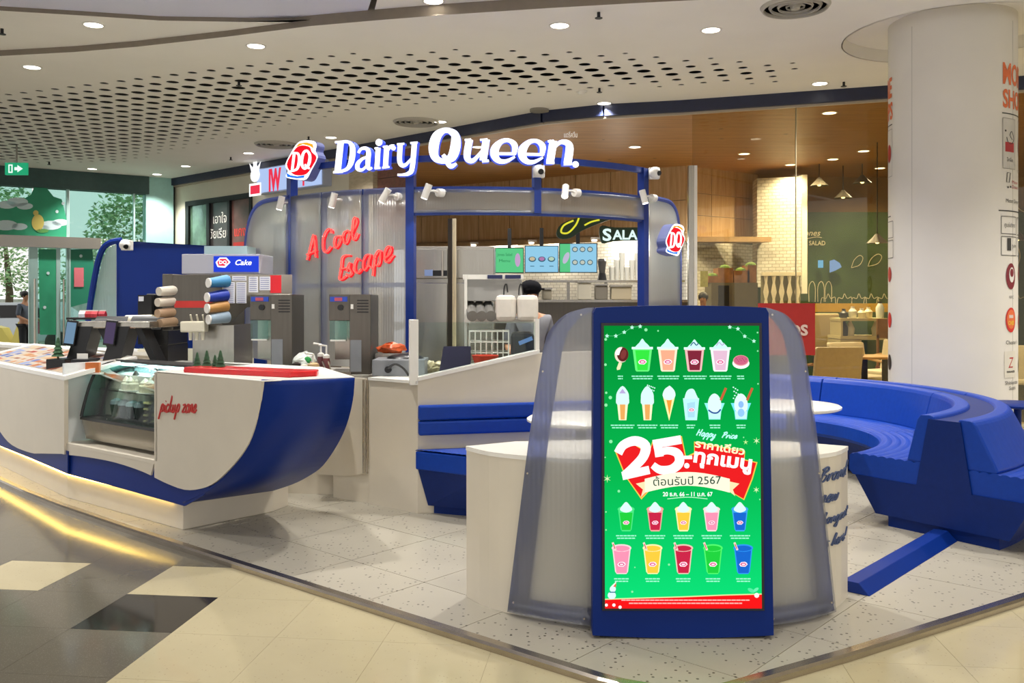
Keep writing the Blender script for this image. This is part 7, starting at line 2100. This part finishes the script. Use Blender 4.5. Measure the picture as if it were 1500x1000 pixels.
# ---------------------------------------------------------------- people
def skin(name, pts, edges, mat, parent, root=0, sub=2):
    me = bpy.data.meshes.new(name)
    me.from_pydata([p[:3] for p in pts], edges, [])
    me.materials.append(mat)
    o = bpy.data.objects.new(name, me); COL.objects.link(o); o.parent = parent
    md = o.modifiers.new('skin', 'SKIN')
    md.use_smooth_shade = True
    for v, p in zip(me.skin_vertices[0].data, pts):
        v.radius = (p[3], p[4] if len(p) > 4 else p[3])
    me.skin_vertices[0].data[root].use_root = True
    s_ = o.modifiers.new('smooth', 'SUBSURF'); s_.levels = sub; s_.render_levels = sub
    return o
def person(loc, rz, h, label, top, legs, hair, bun=True, cap=None, arm=(.28, .0), apron=None):
    """standing figure facing -Y in its own frame"""
    t = thing('person', label, 'person', loc, rz)
    k = h / 1.68
    SK = M('skin_tone', '#c08a68', .55)
    pts = [(0, 0, .98, .12, .09), (0, .0, 1.18, .11, .085), (0, .01, 1.36, .14, .09), (0, .01, 1.44, .06, .05), (0, -.005, 1.50, .045), (0, -.015, 1.56, .062, .075), (0, -.015, 1.64, .062, .075)]
    ed = [(0, 1), (1, 2), (2, 3), (3, 4), (4, 5), (5, 6)]
    for s_ in (-1, 1):
        b = len(pts)
        pts += [(s_ * .16, .01, 1.38, .05), (s_ * .21, .02, 1.12, .04), (s_ * .2, -.10 - arm[0] * .4, .95 + arm[1], .03), (s_ * .19, -.13 - arm[0] * .5, .90 + arm[1], .022)]
        ed += [(2, b), (b, b + 1), (b + 1, b + 2), (b + 2, b + 3)]
        for q in range(5):
            c = len(pts); l = (.05, .075, .08, .075, .06)[q]; dx = (-.03, -.015, 0, .014, .026)[q] * s_
            pts.append((s_ * .19 + dx, -.15 - arm[0] * .5 - l * .3, .87 + arm[1] - l, .008))
            ed.append((b + 3, c))
        b = len(pts)
        pts += [(s_ * .085, 0, .92, .085), (s_ * .09, -.01, .5, .058), (s_ * .09, .02, .09, .036), (s_ * .09, -.05, .035, .035), (s_ * .09, -.13, .03, .028)]
        ed += [(0, b), (b, b + 1), (b + 1, b + 2), (b + 2, b + 3), (b + 3, b + 4)]
    pts = [tuple(c * k for c in p) for p in pts]
    skin('body', pts, ed, SK, t)
    # shirt over torso and upper arms
    sh_ = [(0, 0, .93, .135, .11), (0, .0, 1.16, .125, .1), (0, .01, 1.36, .15, .105), (0, .01, 1.43, .075, .065)]
    se = [(0, 1), (1, 2), (2, 3)]
    for s_ in (-1, 1):
        b = len(sh_); sh_ += [(s_ * .165, .01, 1.375, .062), (s_ * .213, .02, 1.13, .052)]
        se += [(2, b), (b, b + 1)]
    skin('shirt', [tuple(c * k for c in p) for p in sh_], se, top, t)
    tr_ = [(0, 0, .95, .13, .105)]; te = []
    for s_ in (-1, 1):
        b = len(tr_); tr_ += [(s_ * .088, 0, .88, .095), (s_ * .093, -.01, .5, .07), (s_ * .093, .02, .1, .05)]
        te += [(0, b), (b, b + 1), (b + 1, b + 2)]
    skin('trousers', [tuple(c * k for c in p) for p in tr_], te, legs, t)
    HM = M('black_hair', '#15120f', .5, noise=.2)
    hm = MB().ball((0, .012 * k, 1.625 * k), .088 * k, 14, 10, (.95, 1.08, 1.0))
    hm.v = [(x, max(y, -.045 * k if z < 1.62 * k else -.09 * k) if y < 0 else y, max(z, 1.55 * k)) for x, y, z in hm.v]
    if bun:
        hm.ball((0, .1 * k, 1.66 * k), .035 * k, 10, 6)
    part('hair', hm, HM, t, local=True, smooth=True)
    if cap:
        part('cap', MB().ball((0, 0, 1.66 * k), .1 * k, 14, 8, (1, 1.1, .75)).box(-.07 * k, -.17 * k, 1.64 * k, .07 * k, -.05 * k, 1.655 * k), cap, t, local=True, smooth=True)
    fa = MB(M('face_dark', '#2a1c16', .5))
    for s_ in (-1, 1):
        fa.ball((s_ * .027 * k, -.083 * k, 1.605 * k), .008 * k, 8, 6, (1.3, .5, .8))
    part('eyes', fa, None, t, local=True)
    part('nose', MB().ball((0, -.092 * k, 1.58 * k), .011 * k, 8, 6, (.8, 1, 1.5)), SK, t, local=True, smooth=True)
    part('mouth', MB().ball((0, -.084 * k, 1.548 * k), .016 * k, 8, 6, (1.2, .4, .35)), M('lip_tone', '#9a5648', .5), t, local=True)
    part('ears', MB().ball((-.066 * k, 0, 1.59 * k), .016 * k, 8, 6, (.5, 1, 1.4)).ball((.066 * k, 0, 1.59 * k), .016 * k, 8, 6, (.5, 1, 1.4)), SK, t, local=True)
    if apron:
        part('bag', MB().box(.1 * k, -.22 * k, .72 * k, .3 * k, -.06 * k, 1.0 * k), apron, t, local=True, bevel=.03)
    return t
person((xat(37, 20.4), 20.4, 0), R(80), 1.66, 'person in a grey top holding a pink bag outside the entrance', M('grey_top', '#5b6270', .7, noise=.1), M('black_trousers', '#1c1d22', .7), None, True, None, (.3, .08), M('pink_bag', '#c8607c', .5))
person((xat(777, 7.75), 7.75, P), R(20), 1.585, 'kiosk worker in a black cap behind the cup dispenser', M('worker_grey', '#6a6a70', .7, noise=.1), M('black_trousers', '#1c1d22'), None, False, M('black_cap_cloth', '#121216', .95, spec=.1), (.3, .1))
person((xat(1030, 14.0), 14.0, 0), R(-20), 1.585, 'dark haired cook behind the salad shop glass', M('worker_black', '#26242a', .7, noise=.1), M('black_trousers', '#1c1d22'), None, False, None, (.3, .1))

# ---------------------------------------------------------------- shop directory printed on the column
fv = Vector((-CX, -CY, 0)).normalized(); rv = Vector((-fv.y, fv.x, 0)); rv = rv if rv.x > 0 else -rv
Yd = CY - .35
def directory(th0, label):
    t = thing('directory_print', label, 'sign', Vector((CX, CY, 1.0)) + (fv * math.cos(R(th0 + 24)) + rv * math.sin(R(th0 + 24))) * (CRAD + .004), group=None)
    def f(u, v, w):        # u in degrees from the start, v image row
        a = R(th0 + u); r_ = CRAD + .002 + w
        p = Vector((CX, CY, 0)) + (fv * math.cos(a) + rv * math.sin(a)) * r_
        return Vector((p.x, p.y, zat(v, Yd)))
    a = Art(f, dw=.0012)
    OR = M('orange_print', '#e2703c', .5); BK = M('black_print', '#35322f', .5); RP = M('deep_red_print', '#b02a2c', .5); GY = M('pale_grey_print', '#cfcac2', .5); WP = M('white_print', '#e8e4dc')
    a.text('MORE', 24, 128, 42, OR, 1, width=46, flip=True, bold=.03).text('SHOPS', 25, 162, 36, OR, 1, width=48, flip=True, bold=.03)
    a.line([(k * 6, 171) for k in range(9)], 1.6, BK, 1, 0)
    part('heading_print', a.mb, None, t)
    a = Art(f, dw=.0012)
    def flush(nm):
        part(nm, a.mb, None, t); a.mb = MB()
    def frame(u0, v0, u1, v1, m, wd_=.9):
        for p_, q_ in (((u0, v0), (u1, v0)), ((u0, v1), (u1, v1))):
            a.line([(p_[0] + (q_[0] - p_[0]) * k / 6, p_[1]) for k in range(7)], wd_, m, 2, 0)
        for uu_ in (u0, u1):
            a.rect(uu_ - .3, v0, uu_ + .3, v1, m, 2)
    for k in range(4):
        a.rect(1 + k * 5, 178, 6 + k * 5, 250, GY, 1)
    frame(1, 178, 21, 250, M('mid_grey_print', '#a8a29a', .5))
    a.line(cr([(6, 205), (8, 212), (14, 214), (18, 206), (14, 196), (11, 202), (15, 208)], 3), 1.2, BK, 2, 0).ell(4.5, 196, 1.2, 1.6, BK, 2, 8)
    for k in range(3):
        a.rect(4 + k * 4.7, 212, 8.7 + k * 4.7, 226, RP, 2)
    a.text('โคโค', 11, 240, 7, BK, 3, width=10, flip=True)
    flush('doodle_logo')
    frame(30, 178, 48, 250, M('mid_grey_print', '#a8a29a'))
    a.ell(39, 214, 6, 14, RP, 2)
    flush('framed_logo')
    a.line([(7, 256), (12, 256), (10, 270), (6, 270), (7, 256)], 1.0, BK, 2, 0).ell(8, 277, 1.2, 1.6, BK, 2, 8).ell(12, 276, 1.2, 1.6, BK, 2, 8)
    a.text('Mister', 22, 271, 7, RP, 2, width=14, flip=True).text('Donut', 22, 278, 7, RP, 2, width=14, flip=True).text('Mister Donut', 18, 299, 8, BK, 2, width=26, flip=True)
    flush('donut_logo')
    a.line([(-4 + k * 6, 311) for k in range(9)], 1.6, BK, 1, 0)
    frame(-1, 319, 24, 344, BK); a.text('ศูนย์บริการ', 12, 334, 8, BK, 2, width=18, flip=True)
    flush('service_box')
    frame(-1, 348, 24, 375, BK); a.rect(7, 350, 13, 368, BK, 2); a.text('ตู้ ATM', 19, 364, 7, BK, 2, width=8, flip=True)
    flush('machine_box')
    frame(28, 319, 50, 344, BK); frame(28, 348, 50, 375, BK)
    flush('empty_boxes')
    a.ell(13, 405, 8, 19, M('maroon_print', '#7e1f2a', .5), 2).ell(14, 403, 4.4, 11, WP, 3).ell(14, 400, 3.2, 6, M('maroon_print', '#7e1f2a'), 4).text('KFC', 14, 437, 6, BK, 2, width=7, flip=True)
    flush('oval_logo')
    a.ell(13, 468, 8.5, 18, M('bright_red_print', '#cf2a22', .5), 2).ell(13, 467, 7, 14, OR, 3).text('BBB', 13, 465, 6, WP, 4, width=7, flip=True, bold=.03).text('CHES', 13, 475, 8, M('yellow_print', '#f0c23a', .5), 4, width=10, flip=True, bold=.03).text("Chester's", 16, 503, 8, BK, 2, width=22, flip=True)
    flush('round_logo')
    for k in range(4):
        a.rect(3 + k * 4.7, 513, 7.7 + k * 4.7, 551, M('oat_print', '#dcd6c8', .5), 1)
    a.text('Z', 13, 537, 22, RP, 2, width=9, flip=True, shear=.2).text('SHINKANZEN', 13, 544, 4, BK, 2, width=14, flip=True, bold=.03).text('Shinkanzen', 16, 561, 8, BK, 2, width=24, flip=True).text('Sushi', 16, 569, 8, BK, 2, width=12, flip=True)
    flush('sushi_logo')
    for v_, m in ((400, RP), (470, M('bright_red_print', '#cf2a22')), (535, BK)):
        a.ell(40, v_, 6, 12, m, 2); flush('oval_logo')
directory(47, 'orange MORE SHOPS directory print facing away on the column right side')
directory(-113, 'orange MORE SHOPS directory print wrapped round the column left side')

# ---------------------------------------------------------------- ceiling fittings
def downlight(px, py, z, label, power=310, r=.085, grp='recessed ceiling downlights', light=True, cone=110):
    p = cp(px, py, z)
    t = thing('ceiling_downlight', label, 'downlight', (p.x, p.y, z), group=grp)
    part('trim_ring', MB().lathe([(r + .02, 0), (r + .02, -.006), (r, -.008), (r, 0)], (p.x, p.y, z), 24), WPLAST, t, smooth=True)
    part('lens', MB().lathe([(r, -.004), (r * .96, -.0065)], (p.x, p.y, z), 24), LAMP, t)
    if light:
        ld = bpy.data.lights.new('downlight', 'SPOT'); ld.energy = power; ld.spot_size = R(cone); ld.spot_blend = .8; ld.shadow_soft_size = .07; ld.color = (1, .965, .905)
        lo = bpy.data.objects.new('light', ld); COL.objects.link(lo); lo.parent = t; lo.location = (0, 0, -.03)
DL = [(137, 36, ZW, 'recessed downlight in the wedge shaped ceiling panel'), (47, 98, HC, 'recessed downlight near the perforations at the outer left'), (375, 67, HC, 'recessed downlight above the perforated band, middle left'),
      (820, 37, HC, 'recessed downlight above the middle of the perforated band'), (885, 151, HC, 'recessed downlight above the wood fascia, before the dark band'), (1201, 122, HC, 'recessed downlight beside the column in front of the dark fascia'),
      (645, 178, HC, 'recessed downlight above the large letter Q'), (485, 201, HC, 'recessed downlight above the letter D of the sign'), (364, 224, HC, 'recessed downlight above the crown emblem sign'), (272, 243, HC, 'recessed downlight by the corner of the cream wall'),
      (230, 255, HC, 'recessed downlight above the mint pier'), (135, 247, HC, 'recessed downlight beside the exit sign, near the entrance'), (635, 1, ZU, 'recessed downlight at the top edge beside the ceiling slit')]
for i, (px, py, z, lb) in enumerate(DL):
    downlight(px, py, z, lb)
for i, (px, py, lb) in enumerate(((1215, 165, 'bright downlight in the pine ceiling near the glass'), (1220, 233, 'large downlight at the far end of the pine ceiling'), (1158, 241, 'downlight in the pine ceiling over the brick pier'), (1090, 225, 'small downlight in the pine ceiling left of the pier'), (1265, 221, 'downlight in the pine ceiling left of the column'), (1289, 246, 'far downlight in the pine ceiling beside the column'), (700, 215, 'downlight in the pine ceiling behind the sign letters'), (930, 215, 'downlight in the pine ceiling behind the canopy corner'))):
    downlight(px, py, ZS, lb, 380 if i in (1, 4, 6, 7) else 220, .085, 'downlights in the pine ceiling', cone=150)
# extra downlights added to brighten floor and ceiling, nearly all out of view
for k, (x_, y_, z_) in enumerate(((-4.6, 6.2, ZU), (-1.9, 6.1, ZU), (.6, 6.2, ZU), (3.0, 6.2, ZU), (5.6, 6.6, ZU), (6.6, 8.6, HC), (-7.6, 8.9, ZW), (-9.6, 12.0, HC), (6.9, 9.6, HC), (1.9, 8.6, HC), (-6.4, 6.4, ZU), (-2.2, 3.4, ZU), (.6, 3.3, ZU), (3.2, 3.5, ZU), (-.8, .8, ZU), (2.4, .8, ZU))):
    px_, py_ = 750 + x_ / y_ * F, HZ - (z_ - E) * F / y_
    downlight(px_, py_, z_, 'added recessed downlight for extra light, number %s of the row' % ['one', 'two', 'three', 'four', 'five', 'six', 'seven', 'eight', 'nine', 'ten', 'eleven', 'twelve', 'thirteen', 'fourteen', 'fifteen', 'sixteen'][k], 310 if k < 11 else 130)
def vent(px, py, z, r, label):
    p = cp(px, py, z)
    t = thing('air_diffuser', label, 'air vent', (p.x, p.y, z))
    for k in range(4):
        a = r * (1 - k * .24)
        part('ring', MB().lathe([(a, -.002), (a * .93, -.03 + k * .004), (a * .9, -.03 + k * .004), (a * .88, -.002)], (p.x, p.y, z), 36), M('vent_grey', '#b5b0a6', .5), t, smooth=True)
    part('core', MB().lathe([(r * .15, -.002), (r * .12, -.03)], (p.x, p.y, z), 20), M('vent_grey', '#b5b0a6'), t)
vent(1165, 9, HC, .30, 'round slatted air diffuser near the column recess')
vent(610, 178, HC, .34, 'round slatted air diffuser above the sign letters')
vent(405, 211, HC, .36, 'round slatted air diffuser above the emblem box')
for k, (px, py) in enumerate(((877, 18), (1236, 120), (878, 129), (350, 119), (452, 200), (72, 237), (338, 230), (3, 42))):
    p = cp(px, py, HC)
    t = thing('sprinkler_head', ['small sprinkler beside the middle downlight', 'small sprinkler beside the fascia near the column', 'small sprinkler below the perforations over the wood fascia', 'small sprinkler hanging among the perforations', 'small sprinkler above the letter D', 'dark dome detector beside the exit sign', 'small sprinkler over the cream wall', 'small sprinkler at the outer edge of the wedge panel'][k], 'sprinkler', (p.x, p.y, HC), group='ceiling sprinklers')
    part('stem', MB().cyl((p.x, p.y, HC - .05), (p.x, p.y, HC), .015, n=8), BLACK_M, t)
    part('deflector', MB().lathe([(.035, -.055), (.035, -.05)], (p.x, p.y, HC), 10), BLACK_M, t)
sd = cp(852, 133, HC)
t = thing('smoke_detector', 'white smoke detector below the perforated band', 'detector', (sd.x, sd.y, HC))
part('base', MB().lathe([(.07, 0), (.07, -.02)], (sd.x, sd.y, HC), 20), WPLAST, t)
part('dome', MB().lathe([(.05, -.02), (.04, -.045), (.01, -.05)], (sd.x, sd.y, HC), 20), WPLAST, t, smooth=True)
# hanging signage plate near the ceiling edge
one('ceiling_speaker', MB().lathe([(.13, 0), (.13, -.03), (.1, -.035)], (cp(790, 160, HC).x, cp(790, 160, HC).y, HC), 24), M('grey_grille', '#8c877c', .6), 'small round grey ceiling speaker above the wood fascia', 'speaker')
